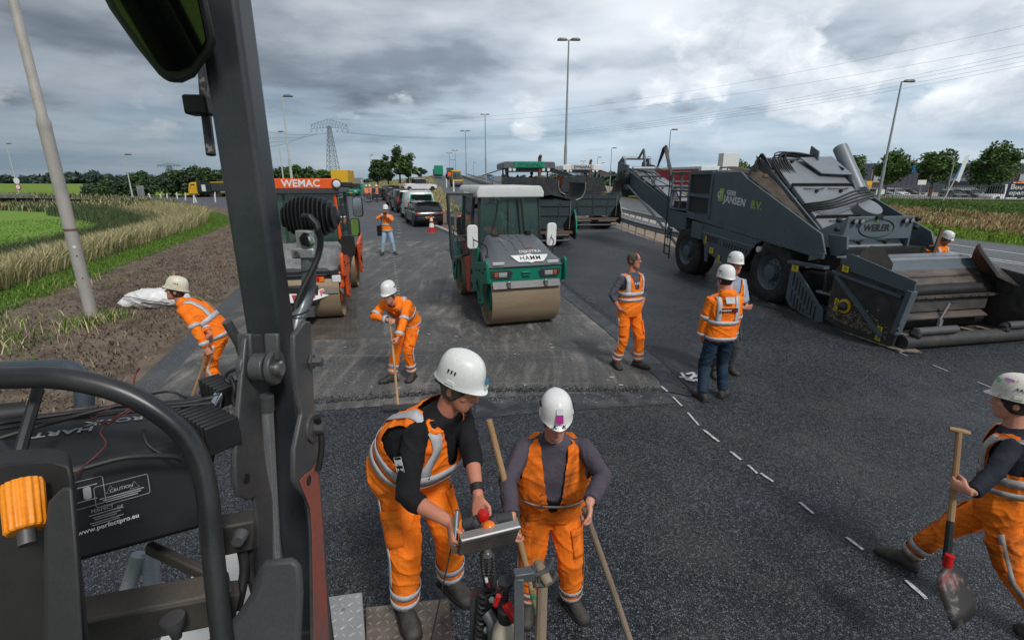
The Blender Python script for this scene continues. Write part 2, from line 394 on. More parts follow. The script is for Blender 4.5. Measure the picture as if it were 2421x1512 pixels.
# ================================================================== GROUND
def asphalt(name, dark, light, scale, bump, dust=None, rough=0.55, streak=None):
 m, t, b = newmat(name)
 tc = t.new('ShaderNodeTexCoord').outputs['Object']
 v1 = t.new('ShaderNodeTexVoronoi', feature='F1'); v1.inputs['Scale'].default_value = scale; t.link(tc, v1.inputs['Vector'])
 v2 = t.new('ShaderNodeTexVoronoi', feature='DISTANCE_TO_EDGE'); v2.inputs['Scale'].default_value = scale; t.link(tc, v2.inputs['Vector'])
 cell = t.xyz(v1.outputs['Color'])[0]
 edge = t.mapr(v2.outputs['Distance'], 0.0, 0.16)
 c = t.mix(t.math('POWER', cell, 1.6), dark, light)
 c = t.mix(edge, tuple(q * 0.25 for q in dark), c)
 big = t.noise(tc, 0.55, 6, 0.6)
 c = t.mix(1.0, c, t.ramp(big, [(0.3, 0.78), (0.7, 1.2)]), 'MULTIPLY')
 if dust:
  dn = t.noise(tc, 0.9, 7, 0.65)
  c = t.mix(t.math('MULTIPLY', t.mapr(dn, 0.50, 0.72), 0.4), c, dust)
 if streak:
  mp = t.new('ShaderNodeMapping'); t.link(tc, mp.inputs[0])
  mp.inputs['Rotation'].default_value = (0, 0, R(streak[0])); mp.inputs['Scale'].default_value = (1.0, 0.09, 1)
  bend = t.vmath('SCALE', t.vmath('SUBTRACT', t.noise(tc, 0.13, 2, 0.5, out=1), (0.5, 0.5, 0.5)), scale=2.2)
  sv = t.vmath('ADD', mp.outputs[0], bend)
  s1 = t.mapr(t.noise(sv, 2.1, 4, 0.5), 0.50, 0.66, smooth=True)
  s2 = t.mapr(t.noise(sv, 6.0, 3, 0.5), 0.52, 0.64, smooth=True)
  br = t.mapr(t.noise(tc, 1.4, 6, 0.7), 0.35, 0.6)
  f = t.math('MULTIPLY', t.math('ADD', t.math('MULTIPLY', s1, 1.0), t.math('MULTIPLY', s2, 0.65)), br)
  sp = t.mapr(t.noise(tc, 95, 2, 0.5), 0.30, 0.62)
  c = t.mix(t.math('MULTIPLY', f, t.math('MULTIPLY', sp, 0.85)), c, streak[1])
  mp2 = t.new('ShaderNodeMapping'); t.link(tc, mp2.inputs[0]); mp2.inputs['Scale'].default_value = (0.12, 3.2, 1); mp2.inputs['Rotation'].default_value = (0, 0, R(streak[0]))
  cr = t.mapr(t.noise(mp2.outputs[0], 1.3, 4, 0.55), 0.58, 0.68, smooth=True)
  c = t.mix(t.math('MULTIPLY', cr, t.math('MULTIPLY', br, 0.3)), c, streak[1])
 t.link(c, b.inputs['Base Color'])
 b.inputs['Roughness'].default_value = rough
 t.link(t.math('ADD', t.math('MULTIPLY', cell, 0.35), rough - 0.18), b.inputs['Roughness'])
 b.inputs['Specular IOR Level'].default_value = 0.42
 bn = t.new('ShaderNodeBump'); bn.inputs['Strength'].default_value = bump; bn.inputs['Distance'].default_value = 0.012
 hgt = t.math('ADD', edge, t.math('MULTIPLY', t.noise(tc, scale * 0.45, 3, 0.6), 0.9))
 t.link(hgt, bn.inputs['Height']); t.link(bn.outputs[0], b.inputs['Normal'])
 return m
AS_FRESH = asphalt('fresh_open_asphalt', (0.022, 0.027, 0.034), (0.145, 0.162, 0.19), 60, 0.9, dust=(0.13, 0.123, 0.115), rough=.5)
AS_ROAD = asphalt('rolled_asphalt', (0.075, 0.082, 0.09), (0.19, 0.20, 0.215), 60, 0.6, dust=(0.15, 0.142, 0.13))
AS_OLD = asphalt('milled_asphalt', (0.075, 0.077, 0.08), (0.26, 0.255, 0.245), 70, 0.7, dust=(0.26, 0.24, 0.21), streak=(9, (0.42, 0.385, 0.34)))
AS_HWY = asphalt('worn_highway_asphalt', (0.10, 0.108, 0.112), (0.17, 0.175, 0.178), 60, 0.3, dust=(0.16, 0.16, 0.155))
M_TACK = mat('tack_coat', (0.024, 0.028, 0.035), 0.5, col2=(0.085, 0.09, 0.098), scale=5.0, amt=0.9, lo=0.45, hi=0.7, bump=0.6, bscale=70)
M_JOINT = mat('joint_bitumen', (0.010, 0.011, 0.013), 0.5, bump=0.8, bscale=60)
M_DIRT = mat('turned_earth', (0.19, 0.15, 0.117), 0.95, col2=(0.11, 0.085, 0.066), scale=2.6, amt=0.95, bump=1.0, bscale=14, spec=0.1, grime=((0.24, 0.19, 0.135), 0.7, 0.54, 0.75))
M_PAINT = mat('road_paint', (0.62, 0.64, 0.66), 0.6, col2=(0.30, 0.31, 0.33), scale=30, amt=0.9, lo=0.4, hi=0.6)
M_CONC = mat('pale_concrete', (0.40, 0.38, 0.35), 0.8, col2=(0.28, 0.265, 0.245), scale=3, bump=0.3)
M_SAND = mat('sand', (0.30, 0.235, 0.17), 0.95, col2=(0.20, 0.155, 0.11), scale=2, bump=0.6, bscale=20)
M_TURF = mat('turf', (0.065, 0.135, 0.022), 0.95, col2=(0.10, 0.155, 0.03), scale=0.9, amt=0.8, bump=0.8, bscale=10, spec=0.1)
M_FIELD = mat('meadow', (0.155, 0.275, 0.05), 0.95, col2=(0.19, 0.30, 0.065), scale=0.35, amt=0.8, bump=0.8, bscale=5, spec=0.1)
M_FIELD2 = mat('mown_meadow', (0.21, 0.28, 0.045), 0.95, col2=(0.13, 0.23, 0.04), scale=0.05, amt=0.8, bump=0.5, bscale=3, spec=0.1)
M_ROUGHG = mat('rough_grass', (0.14, 0.135, 0.05), 0.95, col2=(0.07, 0.095, 0.03), scale=0.8, amt=0.9, bump=0.8, bscale=8, spec=0.1)
M_LAND = mat('far_land', (0.11, 0.13, 0.045), 0.95, col2=(0.07, 0.10, 0.04), scale=0.02, amt=0.8, spec=0.1)
def struct(o): o['kind'] = 'structure'; return o
def sheet(name, pts, m, lift=0.0, kind='structure', flat=True):
 """a flat sheet on the road plane, lift metres above it"""
 vs = [(p[0], p[1], zg(p[1]) + lift) for p in pts]
 b = MB(); b.add(vs, [tuple(range(len(vs)))])
 me = b.mesh(name)
 bm = bmesh.new(); bm.from_mesh(me); bmesh.ops.triangulate(bm, faces=bm.faces)
 bmesh.ops.recalc_face_normals(bm, faces=bm.faces)
 if sum(f.normal.z for f in bm.faces) < 0: bmesh.ops.reverse_faces(bm, faces=bm.faces)
 bm.to_mesh(me); bm.free()
 me.materials.append(m)
 o = bpy.data.objects.new(name, me); COL.objects.link(o)
 if kind: o['kind'] = kind
 return o
def ribbon(name, left, right, m, nu=6, sub=1, bumpy=0.0, bs=1.0, kind='structure'):
 """surface between two 3-D polylines"""
 L = bez(left, sub) if sub > 1 else [V(p) for p in left]; Rr = bez(right, sub) if sub > 1 else [V(p) for p in right]
 b = MB(); n = len(L) - 1
 def fn(u, v):
  i = min(int(round(v * n)), n); p = L[i].lerp(Rr[i], u)
  if bumpy and 0.02 < u < 0.98:
   q = noise.noise(V((p.x * bs, p.y * bs, 0.3))) + 0.6 * noise.noise(V((p.x * bs * 2.7, p.y * bs * 2.7, 5))) + 0.4 * noise.noise(V((p.x * bs * 6, p.y * bs * 6, 9)))
   p.z += bumpy * (q + 0.25)
  return p
 b.grid(fn, nu, n)
 o = b.build(name, m, smooth=180 if bumpy else 35); o['kind'] = kind
 return o
def xe(y):
 return -3.72 - 0.305 * y if y < 30 else -12.87 - 0.305 * (y - 30) - 0.025 * (y - 30) ** 2
def land_h(x, y):
 h = -1.5
 if y > 40: h = -1.5 + min((y - 40) / 60.0, 1) * 0.6
 return h
b = MB()
gx = [-3000, -1200, -500, -250, -150, -100, -60, -30, 0, 30, 60, 100, 160, 300, 700, 3000]
gy = [-60, -20, 0, 20, 40, 60, 80, 100, 140, 200, 320, 600, 1400, 4000]
b.add([(x, y, land_h(x, y)) for y in gy for x in gx], [(j * 16 + i, j * 16 + i + 1, (j + 1) * 16 + i + 1, (j + 1) * 16 + i) for j in range(len(gy) - 1) for i in range(15)])
b.build('ground', M_LAND, kind='structure')
ys = [-6, 0, 5, 10, 15, 20, 25, 30, 35, 40, 45, 50, 55, 60, 64, 67]
left = [(xe(y), y) for y in ys]
apron = left + [(-66, 70), (-90, 74), (-90, 84), (-58, 77), (-46, 73), (-38, 84), (-30, 98), (-20, 100), (-17.5, 80), (-15.6, 66), (-12, 52), (-8.4, 42), (-6, 46.5), (5.2, 46), (6.4, 31.2), (7.05, 22.4), (8.2, 15), (13.4, 12), (14.5, -6)]
road = sheet('road', apron, AS_ROAD)
old = sheet('milled_lane', [(xe(5.6) + 0.35, 5.62), (-2.73, 6.05), (-0.43, 6.47), (2.3, 6.72), (2.33, 7.08), (1.94, 9.7), (1.35, 12.66), (0.55, 16.5), (-0.7, 21.2), (-1.6, 23.5), (-8.5, 24.5), (xe(22) + 0.5, 22), (xe(14) + 0.5, 14), (xe(8) + 0.45, 8)], AS_OLD, 0.004)
fresh = sheet('fresh_asphalt', [(-6, -5), (xe(5.6) + 0.2, 5.55), (-2.73, 6.0), (-0.43, 6.42), (2.21, 6.66), (2.62, 6.3), (2.35, 7.1), (1.98, 9.7), (1.42, 12.7), (0.62, 16.5), (-0.6, 21.6), (-2.4, 27), (6.6, 28), (7.1, 22), (8.2, 15.1), (13.3, 12.1), (14.4, -5)], AS_FRESH, 0.007)
b = MB(); pts = [(xe(5.6) + 0.2, 5.55), (-2.73, 6.02), (-0.43, 6.44)]
P2 = []
for i in range(2):
 for k in range(40):
  u = k / 40; x = pts[i][0] * (1 - u) + pts[i + 1][0] * u; y = pts[i][1] * (1 - u) + pts[i + 1][1] * u
  P2.append((x, y + 0.02 * noise.noise(V((x * 9, 0, 0))) + 0.012 * noise.noise(V((x * 31, 0, 2)))))
vs = []
for x, y in P2: vs += [(x, y - 0.16, zg(y) + 0.009), (x, y - 0.03, zg(y) + 0.034), (x, y + 0.012, zg(y) + 0.006)]
b.add(vs, [(i * 3 + k, i * 3 + k + 1, i * 3 + k + 4, i * 3 + k + 3) for i in range(len(P2) - 1) for k in range(2)])
b.build('joint_edge', AS_FRESH, fresh, smooth=180)
sheet('tack_strip', [G(1130, 943), G(1300, 934), G(1430, 929), G(1560, 925), G(1600, 955), G(1480, 962), G(1300, 975), G(1120, 990)], M_TACK, 0.012)
sheet('tack_band', [(2.33, 7.08), (1.94, 9.7), (1.35, 12.66), (0.55, 16.5), (0.95, 16.6), (1.72, 12.76), (2.30, 9.8), (2.66, 7.2), (2.62, 6.5), (2.25, 6.7)], M_TACK, 0.0165)
b = MB()
jl = bez([(2.72, 6.4, zg(6.4)), (2.67, 7.2, zg(7.2)), (2.31, 9.8, zg(9.8)), (1.73, 12.76, zg(12.76)), (0.96, 16.6, zg(16.6)), (-0.4, 22, zg(22))], 12)
b.add([q for p in jl for q in ((p.x - 0.03, p.y, p.z + 0.0205), (p.x + 0.02 + 0.012 * noise.noise(p * 7), p.y, p.z + 0.0205))], [(2 * i, 2 * i + 1, 2 * i + 3, 2 * i + 2) for i in range(len(jl) - 1)])
b.build('joint_seam', M_JOINT, road)
def dash(p, q, w, par=road, lift=0.022):
 p, q = V(p[:2]), V(q[:2]); d = (q - p); n = V((-d.y, d.x)).normalized() * w / 2; o = []
 k = 8
 for i in range(k + 1):
  c = p.lerp(q, i / k); ww = 0.55 + 0.6 * abs(noise.noise(V((c.x * 8, c.y * 8, 1)))) if 0 < i < k else 0.45
  o.append(((c + n * ww), (c - n * (0.55 + 0.6 * abs(noise.noise(V((c.x * 8, c.y * 8, 7))))))))
 b = MB(); b.add([(q2.x, q2.y, zg(q2.y) + lift) for pr in o for q2 in pr], [(2 * i, 2 * i + 1, 2 * i + 3, 2 * i + 2) for i in range(k)])
 b.build('paint_dash', M_PAINT, par)
for a, c2 in [((1563, 915), (1578, 928)), ((1590, 940), (1612, 962)), ((1626, 978), (1652, 1008)), ((1662, 1018), (1700, 1047)), ((1727, 1070), (1752, 1090)), ((1768, 1102), (1790, 1122)), ((1798, 1121), (1828, 1142)),
    ((1890, 1190), (1922, 1217)), ((2000, 1273), (2040, 1303)), ((2140, 1375), (2190, 1420))]:
 dash(G(*a), G(*c2), 0.045)
for k in range(17):
 u = k / 16; x = 5.75 + 1.6 * u + 0.12 * u * u; y = 16.8 - 11.2 * u
 dash((x, y), (x + 0.025, y - 0.27), 0.025)
b = MB()
for k in range(44):
 u = (k / 43) ** 1.6; p = V((-2.55, 10.8)).lerp(V((-5.1, 20.8)), min(u * 2.1, 1)) if u < 0.476 else V((-5.1, 20.8)).lerp(V((-13.9, 50)), (u - 0.476) / 0.524)
 if u > 0.476: p.x -= -1.2 * math.sin((u - 0.476) / 0.524 * pi)
 r = 0.035 if p.y < 25 else 0.09
 b.add([(p.x + r * (1 + 0.4 * rng.random()) * math.cos(a), p.y + 1.5 * r * math.sin(a), zg(p.y) + 0.024) for a in np.linspace(0, 2 * pi, 8)[:7]], [tuple(range(7))])
for k in range(70):
 y = 6.6 + 5.2 * rng.random(); x = -3.9 + 5.6 * rng.random(); r = 0.008 + 0.02 * rng.random() ** 3
 b.add([(x + 1.8 * r * math.cos(a), y + r * math.sin(a), zg(y) + 0.018) for a in np.linspace(0, 2 * pi, 7)[:6]], [tuple(range(6))])
b.build('paint_fleck', M_PAINT, road, kind='stuff')
b = MB()
def stroke(pts, w=0.05):
 q = [G(*p) for p in pts]
 for i in range(len(q) - 1):
  d = (q[i + 1] - q[i]); d.z = 0; e = d.normalized() * w * 0.3; n = V((-d.y, d.x, 0)).normalized() * w / 2
  b.add([(v.x, v.y, zg(v.y) + 0.0225 + 0.0006 * i) for v in (q[i] - e + n, q[i] - e - n, q[i + 1] + e - n, q[i + 1] + e + n)], [(0, 1, 2, 3)])
stroke([(1608, 893), (1630, 897)]); stroke([(1611, 884), (1624, 900), (1640, 903)])
stroke([(1624, 886), (1638, 883), (1642, 889), (1632, 897), (1634, 902), (1648, 900)]); stroke([(1642, 893), (1652, 889), (1654, 897), (1646, 902)])
b.build('sprayed_mark', M_PAINT, road)
yy = [-4, 2, 5, 8, 11, 14, 17, 20, 24, 28, 32, 38, 46, 54]
def off(d, dz=0.0):
 out = []
 for y in yy:
  sl = -0.305 if y < 30 else -0.305 - 0.05 * (y - 30); n = V((-1, sl)).normalized()
  out.append((xe(y) + n.x * d, y + n.y * d * 0.6, zg(y) + dz))
 return out
ribbon('earth_verge', off(-0.06, -0.002), off(5.0, 0.06), M_DIRT, 60, 10, 0.028, 2.2)
ribbon('grass_verge', off(4.7, 0.05), off(6.7, 0.0), M_TURF, 6, 2, 0.02)
ribbon('ditch_bank', off(6.6, 0.0), off(10.5, -0.75), M_ROUGHG, 6, 2, 0.04)
ribbon('ditch', off(10.4, -0.74), off(14.0, -0.95), M_ROUGHG, 6, 2, 0.05)
ribbon('meadow', off(13.9, -0.93), off(75, -1.0), M_FIELD, 12, 2, 0.05, 0.3)
def quad(name, pts, m, kind='structure'):
 b = MB(); b.add(pts, [tuple(range(len(pts)))]); return b.build(name, m, kind=kind)
quad('rear_meadow', [(-70, -70, -.4), (14, -70, -.4), (14, -6.2, -.1), (-70, -6.2, -.6)], M_FIELD)
quad('west_meadow', [(-330, 10, -1.02), (-36, 10, -1.02), (-36, 50, -1.02), (-50, 60, -1.02), (-70, 69, -1.02), (-150, 77, -1.02), (-330, 140, -1.0)], M_FIELD)
quad('far_bank', [(-150, 76, -1.03), (-70, 68.5, -1.03), (-50, 60, -1.03), (-34, 50, -0.95), (-58, 70, 0.5), (-140, 105, 0.5)], M_ROUGHG)
quad('far_road', [(-58, 70, 0.52), (-58, 77, 0.55), (-190, 118, 0.4), (-190, 106, 0.4)], AS_ROAD)
quad('far_field', [(-60, 80, 0.3), (-60, 330, -0.6), (-420, 330, -0.6), (-420, 150, -0.4), (-190, 120, 0.1)], M_FIELD2)
quad('green_field', [(-20, 330, -0.6), (-20, 620, -1.0), (-700, 620, -1.0), (-700, 330, -0.6)], M_FIELD)
def rz_(y): return zg(y) + (2.5 * ((y - 40) / 110.0) ** 1.3 if y > 40 else 0)
ry = [44, 50, 58, 68, 80, 95, 112, 130, 150, 165]
rl = [(-4.5 - (y - 44) * 0.179, y, rz_(y)) for y in ry]; rr = [(5.3 - (y - 44) * 0.195, y, rz_(y)) for y in ry]
ribbon('ramp', rl, rr, AS_ROAD, 4)
bank_o = [(-4.9 - (y - 44) * 0.30, y, zg(y) - 0.05 * (y > 60)) for y in ry]
ribbon('ramp_bank', [(p[0] - 3.0 - (p[1] - 44) * 0.22, p[1], zg(p[1]) - 0.1) for p in rl], [(p[0] + 0.05, p[1], p[2] + 0.01) for p in rl], M_ROUGHG, 10, 3, 0.12, 0.5)
gl = [(-2.3, 24.5), (-3.7, 28), (-6.0, 34), (-8.6, 40), (-11, 48), (-15, 63), (-17, 78)]
gr = [(-0.9, 24.2), (-1.0, 28), (-2.6, 34), (-3.8, 40), (-5.2, 48), (-8, 63), (-10.6, 78)]
ribbon('gore_earth', [(x, y, zg(y) + 0.008) for x, y in gl], [(x, y, zg(y) + 0.03) for x, y in gr], M_DIRT, 16, 6, 0.09, 1.2)
b = MB(); kp = [(-1.7, 22.2), (-2.6, 25.2), (-3.9, 28.6), (-5.4, 32.4)]
for i in range(3): b.beam((kp[i][0], kp[i][1], zg(kp[i][1]) + 0.05), (kp[i + 1][0], kp[i + 1][1], zg(kp[i + 1][1]) + 0.05), 0.28, 0.14)
o = b.build('kerb', M_CONC, bev=0.02); o['kind'] = 'structure'
b = MB()
for i in range(len(ry) - 1): b.beam((rl[i][0] - 0.12, rl[i][1], rl[i][2] + 0.02), (rl[i + 1][0] - 0.12, rl[i + 1][1], rl[i + 1][2] + 0.02), 0.3, 0.12)
o = b.build('ramp_kerb', AS_ROAD); o['kind'] = 'structure'
ml = [(7.6, 26, .2), (5.9, 46, .36)] + [(7.0 - (y - 44) * 0.175, y, rz_(y) - 0.35) for y in ry[1:]]
mr = [(14.2, 26, .2), (13.0, 46, .36)] + [(16.5 - (y - 44) * 0.17, y, rz_(y) - 0.35) for y in ry[1:]]
edge = [(30, -8), (27.9, 0), (25.1, 12), (23.4, 22.3), (22.4, 27.6), (20.6, 45), (20.6, 70), (22.2, 95), (27, 140), (42, 260)]
inner = [(14.6, -8), (14.6, 0), (13.6, 11), (9.6, 22), (8.6, 30), (8.0, 45), (7.8, 70), (9, 95), (14, 140), (29, 260)]
ribbon('motorway', [(x, y, zg(min(y, 90)) - 0.003) for x, y in inner], [(x, y, zg(min(y, 90)) - 0.003) for x, y in edge], AS_HWY, 4)
ribbon('sand_strip', [(6.7, 33, zg(33)), (7.0, 28, zg(28)), (7.3, 22, zg(22)), (8.6, 14.5, zg(14.5))], [(8.7, 33, zg(33)), (8.9, 28, zg(28)), (9.7, 22, zg(22)), (12.2, 14.5, zg(14.5))], M_SAND, 8, 4, 0.03, 1.5)
def line(name, pts, w, m=M_PAINT, lift=0.003):
 b = MB(); vs = []
 for i, (x, y) in enumerate(pts): vs += [(x - w / 2, y, zg(min(y, 90)) + lift), (x + w / 2, y, zg(min(y, 90)) + lift)]
 b.add(vs, [(2 * i, 2 * i + 1, 2 * i + 3, 2 * i + 2) for i in range(len(pts) - 1)]); o = b.build(name, m); o['kind'] = 'structure'
line('edge_line', [(25, 2), (22.4, 13), (20.9, 20), (20.2, 25.1), (18.6, 45), (18.5, 70), (20, 95)], 0.16)
line('centre_line', [(22.6, 2), (20.1, 13), (18.8, 17.8), (18.18, 22.6), (16.0, 45), (15.8, 70), (17.2, 95)], 0.14)
line('centre_line.001', [(22.1, 2), (19.65, 13), (18.35, 17.8), (17.75, 22.6), (15.6, 45), (15.4, 70), (16.8, 95)], 0.14)
line('verge_line', [(12.6, 22), (11.4, 30), (10.9, 45), (11.0, 70)], 0.16)
line('concrete_strip', [(11.1, 22), (10.1, 30), (9.6, 45), (9.6, 70)], 1.1, M_CONC, 0.001)
line('verge_line.001', [(14.6, 26), (13.9, 45), (14.0, 70), (15.4, 95)], 0.14)
def edge_off(d, z): return [(x + d, y + d * 0.25, zg(min(y, 90)) + z) for x, y in edge]
ribbon('right_verge', edge_off(-0.02, 0.0), edge_off(4.3, 0.03), M_TURF, 4, 2, 0.04)
ribbon('dry_bank', edge_off(4.2, 0.02), edge_off(15, 0.12), M_ROUGHG, 6, 2, 0.12, 0.5)
ribbon('green_bank', edge_off(14.8, 0.1), edge_off(46, -0.35), M_TURF, 8, 2, 0.2, 0.3)
quad('yard', [(40, 73, 0.60), (120, 46, 0.42), (140, 120, 0.6), (40, 140, 0.6)], M_CONC)
def attr_mat(name, rough=0.8):
 m, t, b = newmat(name)
 a = t.new('ShaderNodeAttribute'); a.attribute_name = 'tint'
 t.link(a.outputs['Color'], b.inputs['Base Color']); b.inputs['Roughness'].default_value = rough; b.inputs['Specular IOR Level'].default_value = 0.15
 b.inputs['Transmission Weight'].default_value = 0.0
 return m
M_BLADE = attr_mat('grass_blades')
def blades(name, xyz, h, w, cols, lean=0.35, wind=(0.25, 0.0), hvar=0.5, head=None, seed=1):
 r = np.random.default_rng(seed); n = len(xyz); P0 = np.array(xyz)
 hh = h * (1 - hvar * r.random(n)); a = r.random(n) * 2 * pi; ww = w * (0.6 + 0.8 * r.random(n))
 dx, dy = np.cos(a) * ww, np.sin(a) * ww
 lx = (r.normal(0, lean, n) + wind[0]) * hh; ly = (r.normal(0, lean, n) + wind[1]) * hh
 vs = np.zeros((n, 5, 3))
 vs[:, 0] = P0 + np.stack([-dx, -dy, 0 * dx - 0.02], 1); vs[:, 1] = P0 + np.stack([dx, dy, 0 * dx - 0.02], 1)
 mid = P0 + np.stack([lx * 0.35, ly * 0.35, hh * 0.6], 1)
 k = 0.8 if head is None else head
 vs[:, 2] = mid + np.stack([dx * k, dy * k, 0 * dx], 1); vs[:, 3] = mid - np.stack([dx * k, dy * k, 0 * dx], 1)
 vs[:, 4] = P0 + np.stack([lx, ly, hh * 0.97], 1)
 idx = (np.arange(n) * 5)[:, None]
 me = bpy.data.meshes.new(name)
 me.vertices.add(n * 5); me.vertices.foreach_set('co', vs.reshape(-1))
 loops = np.concatenate([idx + np.array([[0, 1, 2, 3]]), idx + np.array([[3, 2, 4]])], 1).reshape(-1)
 me.loops.add(n * 7); me.loops.foreach_set('vertex_index', loops.astype(np.int32))
 me.polygons.add(n * 2)
 st = (np.arange(n) * 7)[:, None] + np.array([[0, 4]]); me.polygons.foreach_set('loop_start', st.reshape(-1).astype(np.int32))
 me.update(calc_edges=True)
 cols = np.array(cols); ci = r.integers(0, len(cols), n); c = cols[ci] * (0.75 + 0.5 * r.random((n, 1)))
 at = me.attributes.new('tint', 'FLOAT_COLOR', 'POINT')
 at.data.foreach_set('color', np.repeat(np.concatenate([c, np.ones((n, 1))], 1), 5, axis=0).reshape(-1).astype(np.float32))
 me.materials.append(M_BLADE)
 o = bpy.data.objects.new(name, me); COL.objects.link(o); o['kind'] = 'stuff'
 return o
def scatter(n, y0, y1, d0, d1, z0, z1, seed, pw=1.5):
 """points along the left verge between offsets d0, d1, denser close to the camera"""
 r = np.random.default_rng(seed); out = []
 for k in range(n):
  y = y0 + (y1 - y0) * r.random() ** pw; u = r.random(); d = d0 + (d1 - d0) * u
  sl = -0.305 if y < 30 else -0.305 - 0.05 * (y - 30); q = math.hypot(1, sl)
  clump = noise.noise(V((y * 0.5, d * 0.9, seed)))
  if clump < -0.25 and r.random() < 0.5: continue
  out.append((xe(y) - d / q, y + sl * d / q * 0.6, zg(y) + z0 + (z1 - z0) * u))
 return out
DRY = [(0.58, 0.49, 0.29), (0.52, 0.44, 0.25), (0.64, 0.55, 0.36), (0.40, 0.37, 0.18), (0.22, 0.26, 0.09)]
GRN = [(0.10, 0.20, 0.03), (0.14, 0.24, 0.04), (0.07, 0.15, 0.025), (0.18, 0.25, 0.05)]
REED = [(0.065, 0.115, 0.050), (0.085, 0.145, 0.06), (0.05, 0.09, 0.042), (0.13, 0.16, 0.075), (0.20, 0.185, 0.10)]
blades('verge_grass', scatter(34000, 4, 46, 4.6, 6.5, 0.05, 0.0, 3, 1.7), 0.13, 0.010, GRN, 0.5, (0.1, 0), seed=3)
blades('dry_grass', scatter(80000, 4, 52, 6.3, 10.6, 0.0, -0.75, 4, 1.5), 1.05, 0.008, DRY, 0.30, (0.25, -0.1), head=1.5, seed=4)
blades('reed_bed', scatter(42000, 8, 58, 9.6, 13.6, -0.70, -0.93, 5, 1.4), 1.15, 0.020, REED, 0.2, (0.2, -0.05), seed=5)
blades('meadow_grass', scatter(50000, 6, 54, 13.6, 60, -0.93, -1.0, 6, 1.0), 0.13, 0.03, [(0.155, 0.275, 0.05), (0.19, 0.30, 0.06), (0.13, 0.24, 0.042)], 0.5, (0.2, 0), seed=6)
r_ = np.random.default_rng(11)
fb = []
for k in range(26000):
 u, v = r_.random(), r_.random(); x = -140 + 105 * u
 y0 = float(np.interp(x, [-150, -70, -50, -34], [76, 68.5, 60, 50])); y1 = float(np.interp(x, [-140, -58, -35], [105, 70, 52])); z0 = -1.0; y = y0 + (y1 - y0) * v
 fb.append((x, y, z0 + (0.5 - z0) * v - 0.05))
blades('far_bank_reeds', fb, 1.0, 0.06, REED + DRY[:2], 0.25, (0.2, 0), seed=8)
tf = []
for cx, cy, n, s in ((-9.6, 8.6, 260, 0.5), (-9.05, 9.9, 160, 0.22), (-10.5, 8.0, 260, 0.6), (-8.9, 10.25, 120, 0.2), (-10.9, 9.6, 200, 0.5), (-12.5, 14, 150, 0.8), (-9.5, 6.8, 260, 0.7)):
 for k in range(n): tf.append((cx + r_.normal(0, s), cy + r_.normal(0, s), zg(cy) + 0.05))
blades('weed_tuft', tf, 0.32, 0.008, GRN + DRY[:2], 0.5, (0.1, 0), seed=9)
cl = []
for k in range(16000):
 y = 4 + 32 * r_.random() ** 1.6; d = 0.1 + 4.6 * r_.random(); cl.append((xe(y) - d * 0.956, y - 0.29 * d * 0.6, zg(y) + 0.05))
blades('loose_straw', cl, 0.055, 0.012, [(0.17, 0.13, 0.095), (0.09, 0.066, 0.05), (0.25, 0.195, 0.135), (0.12, 0.09, 0.066)], 1.4, (0, 0), seed=10)
def scat_right(n, d0, d1, z0, z1, seed, y0=2, y1=95):
 r = np.random.default_rng(seed); out = []
 ex = [e[0] for e in edge]; ey = [e[1] for e in edge]
 for k in range(n):
  y = y0 + (y1 - y0) * r.random(); u = r.random(); d = d0 + (d1 - d0) * u
  if noise.noise(V((y * 0.25, d * 0.35, seed))) < -0.3: continue
  out.append((float(np.interp(y, ey, ex)) + d, y + d * 0.25, zg(min(y, 90)) + z0 + (z1 - z0) * u))
 return out
blades('right_verge_grass', scat_right(26000, 0.1, 4.6, 0.0, 0.03, 21), 0.22, 0.03, [(0.17, 0.26, 0.035), (0.21, 0.30, 0.04), (0.13, 0.21, 0.03)], 0.4, (0.2, 0), seed=21)
blades('right_dry_grass', scat_right(42000, 4.0, 15.5, 0.02, 0.12, 22), 0.45, 0.022, [(0.40, 0.28, 0.15), (0.34, 0.22, 0.12), (0.44, 0.36, 0.19), (0.26, 0.15, 0.085), (0.19, 0.22, 0.07)], 0.3, (0.25, 0), head=1.4, seed=22)
blades('right_green_growth', scat_right(50000, 14.5, 45, 0.0, -0.4, 23), 0.55, 0.05, [(0.06, 0.12, 0.028), (0.08, 0.15, 0.035), (0.05, 0.095, 0.025), (0.13, 0.17, 0.05)], 0.45, (0.3, 0), seed=23)
rb = []
for k in range(30000):
 y = 44 + 110 * r_.random(); u = r_.random()
 a = V((-7.5 - (y - 44) * 0.399, y, zg(y) - 0.1)); c2 = V((-4.6 - (y - 44) * 0.179, y, rz_(y))); p = a.lerp(c2, u)
 rb.append((p.x, p.y, p.z))
blades('ramp_bank_grass', rb, 0.5, 0.035, DRY[:3] + [(0.30, 0.20, 0.09), (0.14, 0.17, 0.05), (0.12, 0.16, 0.04)], 0.35, (0.2, 0), seed=24)
def chips(name, n, fn, size, col, seed):
 r = np.random.default_rng(seed); b = MB()
 for k in range(n):
  x, y = fn(r); s_ = size * (.4 + r.random() ** 2); a = r.random() * 6.3; z = zg(y) + .012
  p = [V((x + s_ * math.cos(a + q), y + s_ * math.sin(a + q), z)) for q in (0, 2.1, 4.2)]; b.add(p + [V((x, y, z + s_ * .9))], [(0, 1, 3), (1, 2, 3), (2, 0, 3)])
 o = b.build(name, col, smooth=0); o['kind'] = 'stuff'
chips('loose_grit', 5000, lambda r: (-4.2 + 6.4 * r.random(), 6.3 + 8 * r.random() ** 1.5), .010, mat('pale_grit', (.34, .32, .29), .9, col2=(.15, .145, .14), scale=40), 31)
